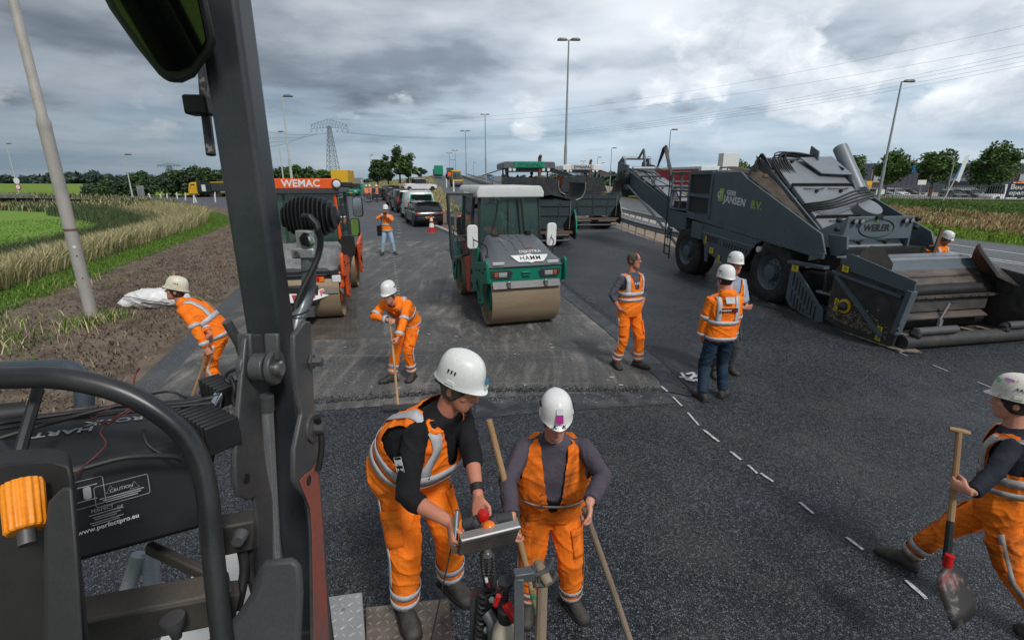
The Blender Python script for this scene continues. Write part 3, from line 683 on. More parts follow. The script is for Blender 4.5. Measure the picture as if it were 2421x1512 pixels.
chips('loose_chippings', 6000, lambda r: ((lambda u: (-5.3 + 7.6 * u + r.normal(0, .05), 5.66 + 1.0 * min(u * 1.6, 1) ** .8 + abs(r.normal(0, .09))))(r.random()) if r.random() < .6 else (lambda u: (2.66 - 1.7 * u ** 1.4 + r.normal(0, .07), 6.5 + 10 * u))(r.random())), .013, AS_FRESH, 32)
# ================================================================== filling ground under the works
sheet('works_ground', [(-3.0, 24), (-12, 52), (-17, 66), (-17.5, 100), (-34, 165), (30, 165), (24, 95), (24, 20), (24, -8), (8, -8), (6, 20)], M_SAND, -0.03)
quad('right_land', [(20, 90, 0.55), (60, 60, 0.3), (140, 60, 0.3), (600, 260, 0.6), (300, 700, 0.9), (-10, 700, 0.9), (-12, 100, 0.5)], M_ROUGHG)
quad('right_embankment', [(24, -8, -0.1), (140, -8, -0.05), (140, 46, 0.35), (40, 73, 0.5), (20, 73, 0.4)], M_TURF)
# ================================================================== TREES
M_LEAF = attr_mat('leaves', 0.65)
M_BARK = mat('bark', (0.10, 0.08, 0.06), 0.9, col2=(0.05, 0.04, 0.03), scale=8, stretch=(1, 1, 0.2), bump=0.5)
def leaf_mesh(name, pts, size, cols, r, flat=0.5):
 n = len(pts); P0 = np.array(pts)
 a = r.normal(0, 1, (n, 3)); a[:, 2] *= flat; a /= np.linalg.norm(a, axis=1)[:, None]
 c = r.normal(0, 1, (n, 3)); c -= a * (a * c).sum(1)[:, None]; c /= np.linalg.norm(c, axis=1)[:, None]
 s = size * (0.5 + r.random((n, 1)))
 vs = np.stack([P0 - a * s, P0 - c * s * 0.55 + a * s * 0.15, P0 + a * s, P0 + c * s * 0.55], 1)
 me = bpy.data.meshes.new(name); me.vertices.add(n * 4); me.vertices.foreach_set('co', vs.reshape(-1))
 me.loops.add(n * 4); me.loops.foreach_set('vertex_index', np.arange(n * 4, dtype=np.int32))
 me.polygons.add(n); me.polygons.foreach_set('loop_start', (np.arange(n) * 4).astype(np.int32)); me.update(calc_edges=True)
 cols = np.array(cols); cc = cols[r.integers(0, len(cols), n)] * (0.7 + 0.6 * r.random((n, 1)))
 at = me.attributes.new('tint', 'FLOAT_COLOR', 'POINT')
 at.data.foreach_set('color', np.repeat(np.concatenate([cc, np.ones((n, 1))], 1), 4, axis=0).reshape(-1).astype(np.float32))
 me.materials.append(M_LEAF); return me
def crown_pts(r, n, rx, ry, h0, h1, clumps, cr, skew=0.0):
 cs = []
 for k in range(clumps):
  while True:
   q = r.uniform(-1, 1, 3)
   if 0.25 < (q ** 2).sum() < 1: break
  w = 1.0 - 0.35 * max(q[2], 0); zz = h0 + (h1 - h0) * (q[2] * 0.5 + 0.5)
  cs.append((q[0] * rx * w + skew * (q[2] + 1), q[1] * ry * w, zz, cr * (0.55 + 0.75 * r.random())))
 out = []
 for k in range(n):
  x, y, z, s = cs[r.integers(0, clumps)]
  d = r.normal(0, 1, 3); d /= np.linalg.norm(d); d *= s * (0.15 + 0.85 * r.random() ** 0.6)
  out.append((x + d[0], y + d[1], max(0.15, z + d[2] * 0.85)))
 return out, cs
TREEG = [(0.075, 0.135, 0.035), (0.095, 0.165, 0.045), (0.06, 0.11, 0.032), (0.12, 0.19, 0.055)]
DARKG = [(0.055, 0.095, 0.036), (0.07, 0.12, 0.045), (0.046, 0.08, 0.032), (0.09, 0.14, 0.055)]
BLUEG = [(0.065, 0.105, 0.062), (0.08, 0.125, 0.07), (0.05, 0.085, 0.055)]
def tree(name, label, cat, base, h, rx, h0, n, leaf, cols, seed, group=None, clumps=22, cr=None, skew=0.0, trunk=True, ry=None, tr=None):
 r = np.random.default_rng(seed)
 t = thing(name, label, cat, base, 0, group)
 pts, cs = crown_pts(r, n, rx, ry or rx, h0, h - (cr or rx * 0.4) * 0.6, clumps, cr or rx * 0.4, skew)
 o = bpy.data.objects.new('crown', leaf_mesh('crown', pts, leaf, cols, r)); COL.objects.link(o); o.parent = t
 b = MB(); tr = tr or h * 0.022
 top = V((skew * 1.0, 0, h * 0.8))
 b.tube([(0, 0, -0.4), (0.02, 0, h * 0.2), (skew * 0.3, 0.03, h * 0.5), top], [tr * 1.3, tr, tr * 0.7, tr * 0.2], 8)
 for c in cs[:10]:
  z0 = max(h0 * 0.6, min(c[2] * 0.7, h * 0.55)); b.tube([(0, 0, z0), ((c[0]) * 0.5, c[1] * 0.5, (z0 + c[2]) * 0.52), c[:3]], [tr * 0.5, tr * 0.35, tr * 0.12], 5)
 b.build('trunk', M_BARK, t)
 return t
TR = 'street trees in front of the warehouse'
def far(px, py, Y): p = A(px, py, Y); return p
tree('street_tree', 'broad round street tree right of the curved lamp post', 'tree', far(2330, 470, 72), 7.6, 2.5, 2.3, 7000, 0.20, TREEG, 41, TR, 26, 1.25, 0.35)
tree('street_tree', 'tall street tree left of the white flag banner', 'tree', far(2196, 466, 75), 7.2, 2.05, 2.1, 6200, 0.20, TREEG, 42, TR, 24, 1.15, 0.25)
tree('street_tree', 'street tree behind the slanting lamp post on the bank', 'tree', far(2090, 458, 80), 6.6, 2.1, 1.9, 5600, 0.21, TREEG, 43, TR, 24, 1.15, 0.3)
tree('street_tree', 'narrow street tree half hidden by the exhaust pipe', 'tree', far(2008, 458, 84), 6.6, 1.4, 1.8, 3600, 0.22, TREEG, 44, TR, 18, 1.0, 0.2)
GT = 'bushy trees on the grassy knoll'
tree('bushy_tree', 'wide low bush tree at the left end of the knoll group', 'tree', far(893, 432, 92), 4.6, 1.6, 0.6, 3000, 0.20, DARKG, 51, GT, 22, 0.8)
tree('bushy_tree', 'broad dark tree in the middle of the knoll group', 'tree', far(918, 430, 95), 5.0, 1.9, 0.6, 3400, 0.20, DARKG, 52, GT, 24, 0.9)
tree('bushy_tree', 'tall ragged tree with a leaning top on the knoll', 'tree', far(946, 428, 90), 6.2, 1.0, 1.0, 2400, 0.19, DARKG, 53, GT, 20, 0.65, -0.15)
tree('bushy_tree', 'dense upright tree at the right of the knoll group', 'tree', far(966, 430, 88), 5.4, 1.3, 0.5, 3000, 0.19, TREEG, 54, GT, 22, 0.75)
tree('bushy_tree', 'small conical bush beside the ramp', 'tree', far(996, 419, 92), 1.9, 0.9, 0.2, 900, 0.16, DARKG, 55, GT, 12, 0.4)
tree('bushy_tree', 'rounded tree top showing above the dark loader body', 'tree', far(1728, 452, 110), 7.0, 3.0, 2.0, 2000, 0.3, TREEG, 56, None, 18, 1.2)
HB = 'bushes along the far road'
for k, (px, py, hh, w, lab) in enumerate([(228, 470, 2.6, 2.0, 'low dark bush at the far left end of the roadside thicket'), (262, 468, 3.2, 2.4, 'rounded bush second from the left end of the thicket'),
  (300, 466, 3.4, 2.4, 'dark bush behind the thin lamp post in the thicket'), (345, 466, 4.4, 2.8, 'tall bush behind the small sign back in the thicket'),
  (392, 464, 4.2, 2.8, 'bush under the distant pylon in the thicket'), (432, 464, 4.8, 3.0, 'bush left of the yellow and grey truck'),
  (478, 462, 5.2, 3.0, 'high bush behind the yellow and grey truck'), (520, 462, 5.4, 3.0, 'highest bush at the right end of the thicket by the steel post')]):
 tree('roadside_bush', lab, 'bush', far(px, py, 88), hh, w, 0.4, 2300, 0.26, DARKG if k % 2 else BLUEG, 60 + k, HB, 20, 1.0)
for k, (px, hh, w, lab) in enumerate([(668, 3.4, 2.2, 'bush behind the thin lamp posts left of the orange cab roof'), (700, 3.9, 2.6, 'bush above the orange cab roof lettering'), (735, 3.5, 2.4, 'bush left of the tall pylon foot'), (768, 2.9, 2.2, 'bush in front of the tall pylon foot')]):
 tree('roadside_bush', lab, 'bush', far(px, 437, 100), hh, w, 0.4, 2200, 0.27, TREEG if k % 2 else DARKG, 70 + k, HB, 20, 1.0)
def wood(name, spec, n, leaf, cols, seed):
 r = np.random.default_rng(seed); pts = []
 segs = []
 for (x0, x1, Y, zb, zt) in spec: segs.append((x0, x1, Y, zb, zt))
 tot = sum(abs(s[1] - s[0]) * (s[4] - s[3]) for s in segs)
 for (x0, x1, Y, zb, zt) in segs:
  m = int(n * abs(x1 - x0) * (zt - zb) / tot); cw = (zt - zb) * 0.55
  k = max(3, int(abs(x1 - x0) / (cw * 0.55))); cs = [(x0 + (x1 - x0) * (i + r.random()) / k, Y + r.normal(0, 6), zb + (zt - zb) * (0.42 + 0.26 * r.random()), cw * (0.5 + 0.5 * r.random())) for i in range(k)]
  for j in range(m):
   c = cs[r.integers(0, k)]; d = r.normal(0, 1, 3); d /= np.linalg.norm(d); d *= c[3] * (0.5 + 0.5 * r.random())
   pts.append((c[0] + d[0], c[1] + d[1], max(zb, c[2] + d[2] * 0.9)))
 o = bpy.data.objects.new(name, leaf_mesh(name, pts, leaf, cols, r, 0.7)); COL.objects.link(o); o['kind'] = 'stuff'; return o
HAZEG = [(0.065, 0.095, 0.085), (0.08, 0.115, 0.095), (0.058, 0.085, 0.078), (0.09, 0.125, 0.10)]  # distance haze mixed into the leaf colours as blue-grey greens
def W(px0, px1, py0, py1, Y):
 a, b_ = A(px0, py1, Y), A(px1, py0, Y); return (a.x, b_.x, Y, a.z, b_.z)
wood('distant_wood', [W(-60, 60, 419, 441, 520), W(40, 130, 415, 441, 500), W(120, 235, 407, 441, 480), W(200, 262, 409, 441, 490), W(240, 330, 417, 441, 560), W(315, 345, 410, 441, 540), W(330, 520, 419, 441, 620), W(410, 450, 410, 438, 600)], 14000, 2.4, HAZEG, 81)
wood('distant_wood.001', [W(860, 905, 421, 437, 420), W(1120, 1180, 419, 432, 420), W(1180, 1300, 417, 434, 380), W(1300, 1420, 414, 436, 330), W(1400, 1500, 407, 436, 300), W(1440, 1640, 409, 436, 310), W(1500, 1760, 414, 436, 330), W(1750, 2100, 421, 440, 400)], 12000, 1.7, HAZEG, 82)
wood('roadside_scrub', [W(1190, 1330, 424, 446, 180), W(1380, 1480, 430, 446, 170), W(1300, 1420, 422, 446, 200)], 5000, 0.8, DARKG, 83)
# ================================================================== LAMP POSTS
M_POLE = mat('painted_lamp_pole', (0.42, 0.39, 0.36), 0.5, col2=(0.33, 0.31, 0.285), scale=3, amt=0.7)
M_POLEG = mat('grey_lamp_pole', (0.30, 0.32, 0.33), 0.5, col2=(0.23, 0.25, 0.26), scale=3)
M_LAMPH = mat('lamp_head_housing', (0.16, 0.16, 0.155), 0.5)
M_FAR = mat('distant_steel', (0.16, 0.19, 0.21), 0.6)
def lamp(label, base, top, heads=1, w=0.16, group='road lighting columns', m=M_POLEG, side=1.0, hs=1.0, stepped=True, name='lamp_post'):
 base = V(base); H_ = (V(top) - base).length
 t = thing(name, label, 'lamp post', base, 0, group); b = MB()
 if stepped: b.tube([(0, 0, -0.3), (0, 0, H_ * 0.34), (0, 0, H_ * 0.345), (0, 0, H_ * 0.37), (0, 0, H_)], [w * 0.62, w * 0.56, w * 0.56, w * 0.42, w * 0.26], 10)
 else: b.tube([(0, 0, -0.3), (0, 0, H_)], [w * 0.55, w * 0.28], 8)
 b.build('pole', m, t)
 for k in range(heads):
  s = side if heads == 1 else (1 if k else -1); q = MB()
  q.loft([[V((s * (x0 * hs), yy * hs, H_ + zz * hs)) for yy, zz in ((-wd, 0), (-wd * 0.7, hz), (wd * 0.7, hz), (wd, 0), (wd * .6, -0.05), (-wd * .6, -0.05))] for x0, wd, hz in ((0.12, 0.05, 0.05), (0.25, 0.15, 0.13), (0.75, 0.19, 0.15), (0.95, 0.12, 0.07))])
  q.build('lamp_head', M_LAMPH, t)
  a = MB(); a.cyl((0, 0, H_ - 0.02), (s * 0.2 * hs, 0, H_ + 0.02), 0.04 * hs, n=6); a.build('arm', m, t)
 return t
pb = G(222, 766); pole_h = 12.0
t = thing('lamp_post', 'tall grey lamp post standing in the turned earth', 'lamp post', (pb.x, pb.y, pb.z), 0, 'road lighting columns')
b = MB(); b.tube([(0, 0, 0), (0, 0, 3.95), (0, 0, 4.0), (0, 0, 4.1), (0, 0, 4.18), (0, 0, 12)], [0.112, 0.108, 0.112, 0.112, 0.086, 0.05], 20); b.build('pole', M_POLE, t, smooth=50)
b = MB(); b.cyl((0, 0, -0.05), (0, 0, 0.14), 0.119, n=20); b.build('base_sleeve', M_BLACK, t)
dv = V((-pb.x, -pb.y, 0)).normalized(); dn = V((-dv.y, dv.x, 0))
def onpole(u, z, r=0.113): a = u; return dv * math.cos(a) * r + dn * math.sin(a) * r + V((0, 0, z))
b = MB(); b.grid(lambda u, v: onpole((u - 0.5) * 0.75, 0.95 + 0.62 * v, 0.1135 if 0.05 < v < 0.95 else 0.1105), 8, 12); d_ = b.build('service_door', M_POLE, t, smooth=60)
for z in (1.03, 1.5):
 q = MB(); q.cyl(onpole(0, z), onpole(0, z, 0.12), 0.014, n=8); q.build('lock', M_BLACK, d_)
b = MB(); b.grid(lambda u, v: onpole((u - 0.5) * 0.42 - 0.05, 1.66 + 0.05 * v, 0.1145), 4, 1); b.build('number_plate', M_WHITE, t)
b = MB(); b.lathe([(0.1125, 2.0), (0.1135, 2.0), (0.1135, 2.05), (0.1125, 2.05)], n=20); b.build('clamp_band', mat('rusty_band', (0.18, 0.11, 0.07), 0.7), t)
for px, py, tx, ty, Y, heads, w, lab in [
 (45, 455, 15, 340, 90, 1, 0.2, 'thin lamp post at the far left beside the round traffic sign'), (315, 472, 299, 366, 66, 1, 0.16, 'thin lamp post in front of the roadside thicket'),
 (693, 450, 675, 228, 46, 1, 0.2, 'taller lamp post left of the orange cab roof'), (672, 440, 662, 312, 78, 1, 0.2, 'shorter lamp post left of the orange cab roof'),
 (879, 425, 877, 367, 210, 1, 0.3, 'distant lamp post over the bushy trees'), (1103, 424, 1097, 310, 150, 2, 0.3, 'double lamp post beside the ramp crest'),
 (1149, 428, 1146, 271, 108, 2, 0.28, 'double lamp post left of the green paver roof'), (1064, 421, 1063, 362, 230, 2, 0.32, 'small double lamp post above the yellow roller'),
 (1078, 421, 1075, 356, 220, 2, 0.32, 'second small double lamp post above the yellow roller'), (1072, 421, 1071, 378, 300, 2, 0.3, 'tiny lamp post between two double lamp posts on the ramp'),
 (1334, 470, 1342, 95, 45, 2, 0.24, 'very tall double lamp post behind the pavers'), (1410, 436, 1413, 372, 190, 1, 0.28, 'distant lamp post above the white paver roof'),
 (1441, 452, 1444, 350, 100, 1, 0.2, 'lamp post right of the white paver'), (1377, 430, 1376, 381, 240, 2, 0.3, 'distant double lamp post over the white paver roof'),
 (1572, 470, 1583, 307, 70, 1, 0.2, 'lamp post behind the red and white lorry'), (2068, 508, 2128, 193, 40.3, 1, 0.22, 'slanting white lamp post on the right bank'),
 (1420, 430, 1421, 385, 230, 1, 0.28, 'faint far lamp post beside the white paver roof'), (1120, 424, 1121, 384, 260, 1, 0.3, 'faint far lamp post right of the ramp crest')]:
 bb = A(px, py, Y); tp = A(tx, ty, Y)
 m = M_POLEG if px < 2000 else M_GALV
 if px in (45, 315, 672, 693): m = mat('pale_lamp_pole', (0.50, 0.51, 0.50), 0.5)
 tp.x = bb.x
 o = lamp(lab, bb, tp, heads, w, m=m, hs=1.0 if Y < 120 else 1.5, side=1.0)
for px, Y, ty, lab in ((2235, 68, 370, 'curved street lamp between two street trees'), (2050, 100, 381, 'curved street lamp behind the left street trees')):
 bb = A(px, 470, Y); tp = A(px, ty, Y); hh = tp.z - bb.z
 t = thing('street_lamp', lab, 'street lamp', bb, 0, 'curved street lamps'); b = MB()
 b.tube([(0, 0, -0.3), (0, 0, hh * 0.8)] + [(-1.0 * (1 - math.cos(a)), 0, hh * 0.8 + hh * 0.2 * math.sin(a)) for a in np.linspace(0.2, pi / 2, 6)], [0.09, 0.07] + [0.05] * 6, 8); b.build('pole', M_GALV, t)
 b = MB(); b.box((-1.45, 0, hh + 0.02), (0.95, 0.22, 0.1)); b.build('lamp_head', M_LAMPH, t, bev=0.03)
# ================================================================== PYLONS AND WIRES
def pylon(label, base, h, arm, w, m=M_FAR, name='pylon', thick=0.16):
 t = thing(name, label, 'pylon', base, 0, 'power line pylons'); b = MB()
 ws = lambda z: w * (1 - z / (h * 0.86)) * 0.5 + w * 0.16
 n = 11; zz = [h * 0.88 * (1 - (1 - k / n) ** 1.25) for k in range(n + 1)]
 for sx in (-1, 1):
  for sy in (-1, 1): b.beam((sx * ws(0), sy * ws(0), 0), (sx * ws(zz[-1]), sy * ws(zz[-1]), zz[-1]), thick * 1.5, thick * 1.5)
 for k in range(n):
  a, c2 = ws(zz[k]), ws(zz[k + 1])
  for s in (-1, 1):
   b.beam((-a, s * a, zz[k]), (c2, s * c2, zz[k + 1]), thick, thick); b.beam((a, s * a, zz[k]), (-c2, s * c2, zz[k + 1]), thick, thick)
   b.beam((s * a, -a, zz[k]), (s * c2, c2, zz[k + 1]), thick, thick)
   b.beam((-c2, s * c2, zz[k + 1]), (c2, s * c2, zz[k + 1]), thick, thick)
 b.build('lattice_mast', m, t)
 b = MB(); za = h * 0.86
 for s in (-1, 1):
  b.beam((0, 0, za), (s * arm, 0, za - h * 0.02), thick * 1.4, thick * 1.4); b.beam((0, 0, h), (s * arm * 0.95, 0, za + h * 0.045), thick, thick); b.beam((s * arm * .95, 0, za + h * 0.045), (s * arm, 0, za - h * .02), thick, thick)
  for k in range(6):
   x0, x1 = s * arm * k / 6, s * arm * (k + 0.5) / 6; x2 = s * arm * (k + 1) / 6
   up = lambda x: h + (za + h * 0.045 - h) * abs(x) / (arm * 0.95)
   b.beam((x0, 0, za), (x1, 0, up(x1)), thick * .8, thick * .8); b.beam((x1, 0, up(x1)), (x2, 0, za - h * .02), thick * .8, thick * .8)
 b.build('cross_arm', m, t)
 for s in (-1, 1):
  for k in (0.42, 0.7, 1.0):
   q = MB(); x = s * arm * k; q.beam((x - 0.9, 0, za - h * .02), (x, 0, za - h * 0.075), thick, thick); q.beam((x + 0.9, 0, za - h * .02), (x, 0, za - h * 0.075), thick, thick); q.build('insulator', m, t)
 return t, za - h * 0.075
pbase = A(790, 421, 330); ph = A(777, 281, 330).z - pbase.z
pbase.x = A(783, 350, 330).x
py1, zw = pylon('tall lattice pylon behind the yellow truck', pbase, ph, 11.6, 5.5)
pb2 = A(405, 424, 620); pylon('small distant pylon over the roadside thicket', pb2, A(405, 386, 620).z - pb2.z, 14.0, 9, thick=0.28)
pb3 = A(735, 423, 900); pylon('faint pylon far behind the orange cab roof', A(1376, 424, 900), 20, 10, 5, thick=0.3)
M_WIRE = mat('power_cable', (0.10, 0.115, 0.13), 0.6)
def wire(label, p, q, sag, r=0.05):
 pts = [V(p).lerp(V(q), k / 24) - V((0, 0, sag * 4 * (k / 24) * (1 - k / 24))) for k in range(25)]
 b = MB(); b.tube(pts, r, 5); o = b.build('power_cable', M_WIRE); return tag(o, label, 'power cable', 'overhead power cables')
tops = [50, 95, 112, 122, 135, 145]
labs = ['topmost overhead power cable crossing the right sky', 'second overhead power cable from the top', 'upper cable of the middle pair of overhead cables', 'lower cable of the middle pair of overhead cables', 'upper cable of the lowest pair of overhead cables', 'lowest overhead power cable across the sky']
for k, ty in enumerate(tops):
 x = 11.6 * (1, .42, .7, 1, .42, .7)[k] * (1 if k > 1 else 0.3); z0 = pbase.z + (ph if k < 2 else zw)
 q = A(2470, ty, 150)
 wire(labs[k], (pbase.x + x, 330, z0), q, 9.0 if k < 2 else 11.0, 0.03)
for k in range(4):
 wire('power cable running from the tall pylon to the left, %s' % ('lowest of four', 'third from the top', 'second from the top', 'topmost of four')[k], (pbase.x - 11.6 + k * 5, 330, pbase.z + zw), A(640 - 30, 350 - k * 14, 260), 2.0, 0.06)
# ================================================================== GUARD RAILS
def guard_rail(label, pts, z=0.75, name='guard_rail', step=2.0, m=M_GALV, grp='motorway guard rails'):
 pts = [V(p) for p in pts]; t = thing(name, label, 'guard rail', pts[0], 0, grp); o = pts[0]; b = MB()
 rings = []
 P_ = bez(pts, 6)
 for i, p in enumerate(P_):
  d = (P_[min(i + 1, len(P_) - 1)] - P_[max(i - 1, 0)]).normalized(); n = V((-d.y, d.x, 0)).normalized()
  prof = [(0, .15), (.05, .12), (.05, .06), (0, .02), (.05, -.04), (.05, -.10), (0, -.14), (-.015, -.14), (-.015, .15)]
  rings.append([p - o + n * u + V((0, 0, z - 0.15 + w)) for u, w in prof])
 b.loft(rings); b.build('rail', m, t, smooth=30)
 L = sum((P_[i + 1] - P_[i]).length for i in range(len(P_) - 1)); n = int(L / step); acc = 0; nxt = 0.3
 me = None
 for i in range(len(P_) - 1):
  seg = P_[i + 1] - P_[i]
  while nxt < acc + seg.length:
   p = P_[i] + seg * ((nxt - acc) / seg.length) - o
   if me is None:
    q = MB(); q.box((0, 0, z / 2 - 0.1), (0.06, 0.1, z + 0.1)); ob = q.build('rail_post', m, t); me = ob.data; ob.location = p
   else:
    ob = bpy.data.objects.new('rail_post', me); COL.objects.link(ob); ob.parent = t; ob.location = p
   nxt += step
  acc += seg.length
 return t
guard_rail('near guard rail on posts beside the dark loader wheel', [(9.2, 13.2, zg(13)), (7.5, 21, zg(21)), (6.75, 26, zg(26)), (6.45, 31, zg(31)), (6.1, 38, zg(38)), (5.8, 46, zg(46))], 0.72, step=1.33)
guard_rail('second guard rail behind the near one, along the motorway', [(11.6, 13.2, zg(13)), (9.4, 21, zg(21)), (8.8, 26, zg(26)), (8.4, 31, zg(31)), (7.9, 38, zg(38)), (7.5, 46, zg(46))], 0.8, step=1.33)
guard_rail('guard rail along the right edge of the climbing ramp', [(x + 0.3, y, z) for x, y, z in rr], 0.75, step=4)
guard_rail('far guard rail beside the ramp on its motorway side', [(x + 3.2, y, z) for x, y, z in rr], 0.75, step=4)
b = MB()
for i in range(len(rr) - 1): b.beam((rr[i][0] + 1.0, rr[i][1], rr[i][2] - 0.1), (rr[i + 1][0] + 1.0, rr[i + 1][1], rr[i + 1][2] - 0.1), 0.5, 0.9)
tag(b.build('concrete_barrier', mat('brown_concrete', (0.30, 0.25, 0.19), 0.85, col2=(0.2, 0.165, 0.13), scale=1), bev=0.04), 'low brownish concrete barrier along the ramp edge', 'barrier')
ribbon('upper_motorway', [(x + 3.6, y, z - 0.1) for x, y, z in rr], [(x + 13, y, z - 0.1) for x, y, z in rr], AS_HWY, 3)
ribbon('upper_bank', [(x + 13, y, z - 0.1) for x, y, z in rr], [(x + 24, y, zg(y) - 0.2) for x, y, z in rr], M_ROUGHG, 4)
guard_rail('guard rail along the far road at the left', [(-66, 69.3, 0.4), (-80, 74, 0.35), (-100, 81, 0.3), (-130, 92, 0.3)], 0.75, step=4)
# ================================================================== WAREHOUSE, FENCE
M_SLATE = mat('slate_cladding', (0.045, 0.055, 0.075), 0.6, col2=(0.036, 0.044, 0.062), scale=1.5)
M_SLATE2 = mat('light_grey_cladding', (0.16, 0.18, 0.20), 0.6)
M_OFRAME = mat('orange_window_frame', (0.30, 0.085, 0.035), 0.6)
M_SIGNB = mat('blue_sign_letters', (0.015, 0.22, 0.60), 0.5)
YF = 100.0
def FX(px): return A(px, 430, YF).x
def FZ(py): return A(2200, py, YF).z
x0, x1 = FX(1950), FX(2520); zb = -0.6; zt = FZ(388)
t = thing('warehouse', 'long slate grey industrial building behind the fence', 'building', (x0, YF, zb))
Wd, Hh = x1 - x0, zt - zb
b = MB(); b.b2((0, 0, 0), (Wd, 18, Hh)); b.build('wall', M_SLATE, t)
b = MB(); b.b2((-0.05, -0.06, Hh - 0.02), (Wd + .05, 18, Hh + 0.18)); b.build('parapet', M_SLATE2, t)
b = MB()
n = int(Wd / 1.0)
for k in range(1, n): b.b2((k * Wd / n - 0.015, -0.03, 0.3), (k * Wd / n + 0.015, 0.01, Hh - 0.1))
b.build('cladding_rib', M_SLATE, t, kind='stuff')
def win(px0, px1, py0, py1, nmul, m=M_OFRAME):
 a0, a1, c0, c1 = FX(px0) - x0, FX(px1) - x0, FZ(py1) - zb, FZ(py0) - zb
 q = MB()
 for (u0, v0, u1, v1) in ((a0, c0, a1, c0 + 0.12), (a0, c1 - 0.12, a1, c1), (a0, c0 + .121, a0 + 0.12, c1 - .121), (a1 - 0.12, c0 + .121, a1, c1 - .121)): q.b2((u0, -0.12, v0), (u1, 0.005, v1))
 for k in range(1, nmul): xx = a0 + (a1 - a0) * k / nmul; q.b2((xx - 0.06, -0.115, c0 + .121), (xx + 0.06, 0.004, c1 - .121))
 f = q.build('window', m, t)
 for k in range(nmul):
  q = MB(); q.b2((a0 + (a1 - a0) * k / nmul + 0.06, -0.06, c0 + 0.1), (a0 + (a1 - a0) * (k + 1) / nmul - 0.06, 0.002, c1 - 0.1)); q.build('pane', M_GLASSD if (k + nmul) % 3 else mat('pane_with_blind', (0.35, 0.4, 0.42), 0.15), f)
win(2062, 2106 + 12, 414, 432, 3); win(2098, 2164, 414, 432, 4) if False else None
win(2095, 2165, 452, 472, 5); win(2392, 2421, 410, 430, 2); win(2425, 2470, 410, 430, 3); win(2380, 2440, 452, 472, 3)
b = MB(); gx0, gx1 = FX(2238) - x0, FX(2318) - x0; gz = FZ(418) - zb; b.b2((gx0, -0.1, 0.05), (gx1, 0.0, gz)); gd = b.build('garage_door', M_SLATE, t)
for k in range(7):
 q = MB(); q.b2((gx0 + 0.15, -0.15, 0.1 + k * (gz - .3) / 7), (gx1 - 0.15, -0.09, 0.02 + (k + 1) * (gz - .3) / 7)); q.build('door_panel', M_GLASSD if k in (4, 5) else M_SLATE2, gd)
b = MB(); b.b2((FX(1988) - x0, -0.8, 0), (FX(2008) - x0, 0.0, FZ(430) - zb)); b.build('red_entrance', M_REDP, t)
b = MB(); b.b2((FX(2024) - x0, -0.8, 0), (FX(2056) - x0, 0.0, FZ(428) - zb)); ye = b.build('yellow_entrance', M_YELLOW, t)
b = MB(); b.b2((FX(2032) - x0, -0.85, 0), (FX(2046) - x0, -0.79, FZ(440) - zb)); b.build('door', M_GLASSD, ye)
b = MB(); b.b2((FX(2196) - x0, -0.15, 0), (FX(2212) - x0, 0, FZ(448) - zb)); b.build('door', M_OFRAME, t)
text('RTRANS BV', t, M_SIGNB, 1.5, (FX(2136) - x0, -0.12, FZ(399) - zb), (1, 0, 0), (0, 0, 1), bold=0.02, ext=0.05)
text('W', t, M_WHITE, 1.9, (FX(2408) - x0, -0.12, FZ(441) - zb), (1, 0, 0), (0, 0, 1), bold=0.05, ext=0.05)
b = MB(); b.tube([(FX(2400) - x0, -0.15, FZ(432) - zb), (FX(2408) - x0, -0.15, FZ(434) - zb), (FX(2418) - x0, -0.15, FZ(430) - zb)], [0.1, 0.2, 0.15], 6); b.build('sign_swoosh', M_AMBER, t)
for px, w, h in ((2150, 1.2, 1.8), (2180, 0.8, 0.7), (2405, 2.2, 1.2), (2060, 0.9, 0.9)):
 q = MB(); q.b2((FX(px) - x0 - w / 2, 3, Hh + 0.1), (FX(px) - x0 + w / 2, 4.5, Hh + 0.1 + h)); q.build('roof_unit', M_GALV, t, bev=0.05)
t2 = thing('workshop', 'low pale grey workshop at the left of the warehouse', 'building', (FX(1700), 112, zb)); ww = x0 - FX(1700) + 6
b = MB(); b.b2((0, 0, 0), (ww, 10, 6.2)); b.build('wall', M_SLATE2, t2); b = MB(); b.b2((-0.1, -0.1, 6.2), (ww + .1, 10, 6.4)); b.build('parapet', M_SLATE, t2)
b = MB(); b.b2((2, -0.05, 1), (6, 0.02, 3)); f = b.build('window', M_GLASSD, t2)
tf_ = A(1762, 430, 85); b = MB(); b.b2((0, 0, 0), (3.0, 2.4, 7.8)); o = b.build('switch_cabinet', M_WHITE, bev=0.05); o.location = (tf_.x, 95, 0); tag(o, 'pale box-shaped plant room showing above the loader body', 'plant room')
fp = [A(2035, 470, 72), A(2110, 470, 70), A(2200, 471, 68), A(2300, 472, 66), A(2421, 474, 63), A(2560, 477, 60)]
t = thing('bar_fence', 'dark vertical bar fence in front of the parked cars', 'fence', fp[0]); b = MB(); o0 = fp[0]
for i in range(len(fp) - 1):
 a, c2 = fp[i] - o0, fp[i + 1] - o0
 for z in (0.15, 1.75):
  q = MB(); q.beam(a + V((0, 0, z)), c2 + V((0, 0, z)), 0.04, 0.05); q.build('fence_rail', M_LAMPH, t)
 L = (c2 - a).length; k = int(L / 0.22)
 for j in range(k): p = a.lerp(c2, j / k); b.box(p + V((0, 0, 0.95)), (0.03, 0.03, 1.8))
 for j in range(max(1, int(L / 2.5))):
  p = a.lerp(c2, j / max(1, int(L / 2.5))); q = MB(); q.box(p + V((0, 0.05, 0.95)), (0.07, 0.07, 2.1)); q.build('fence_post', M_LAMPH, t)
b.build('fence_bar', M_LAMPH, t, kind='stuff')
bb = A(2262, 474, 66)
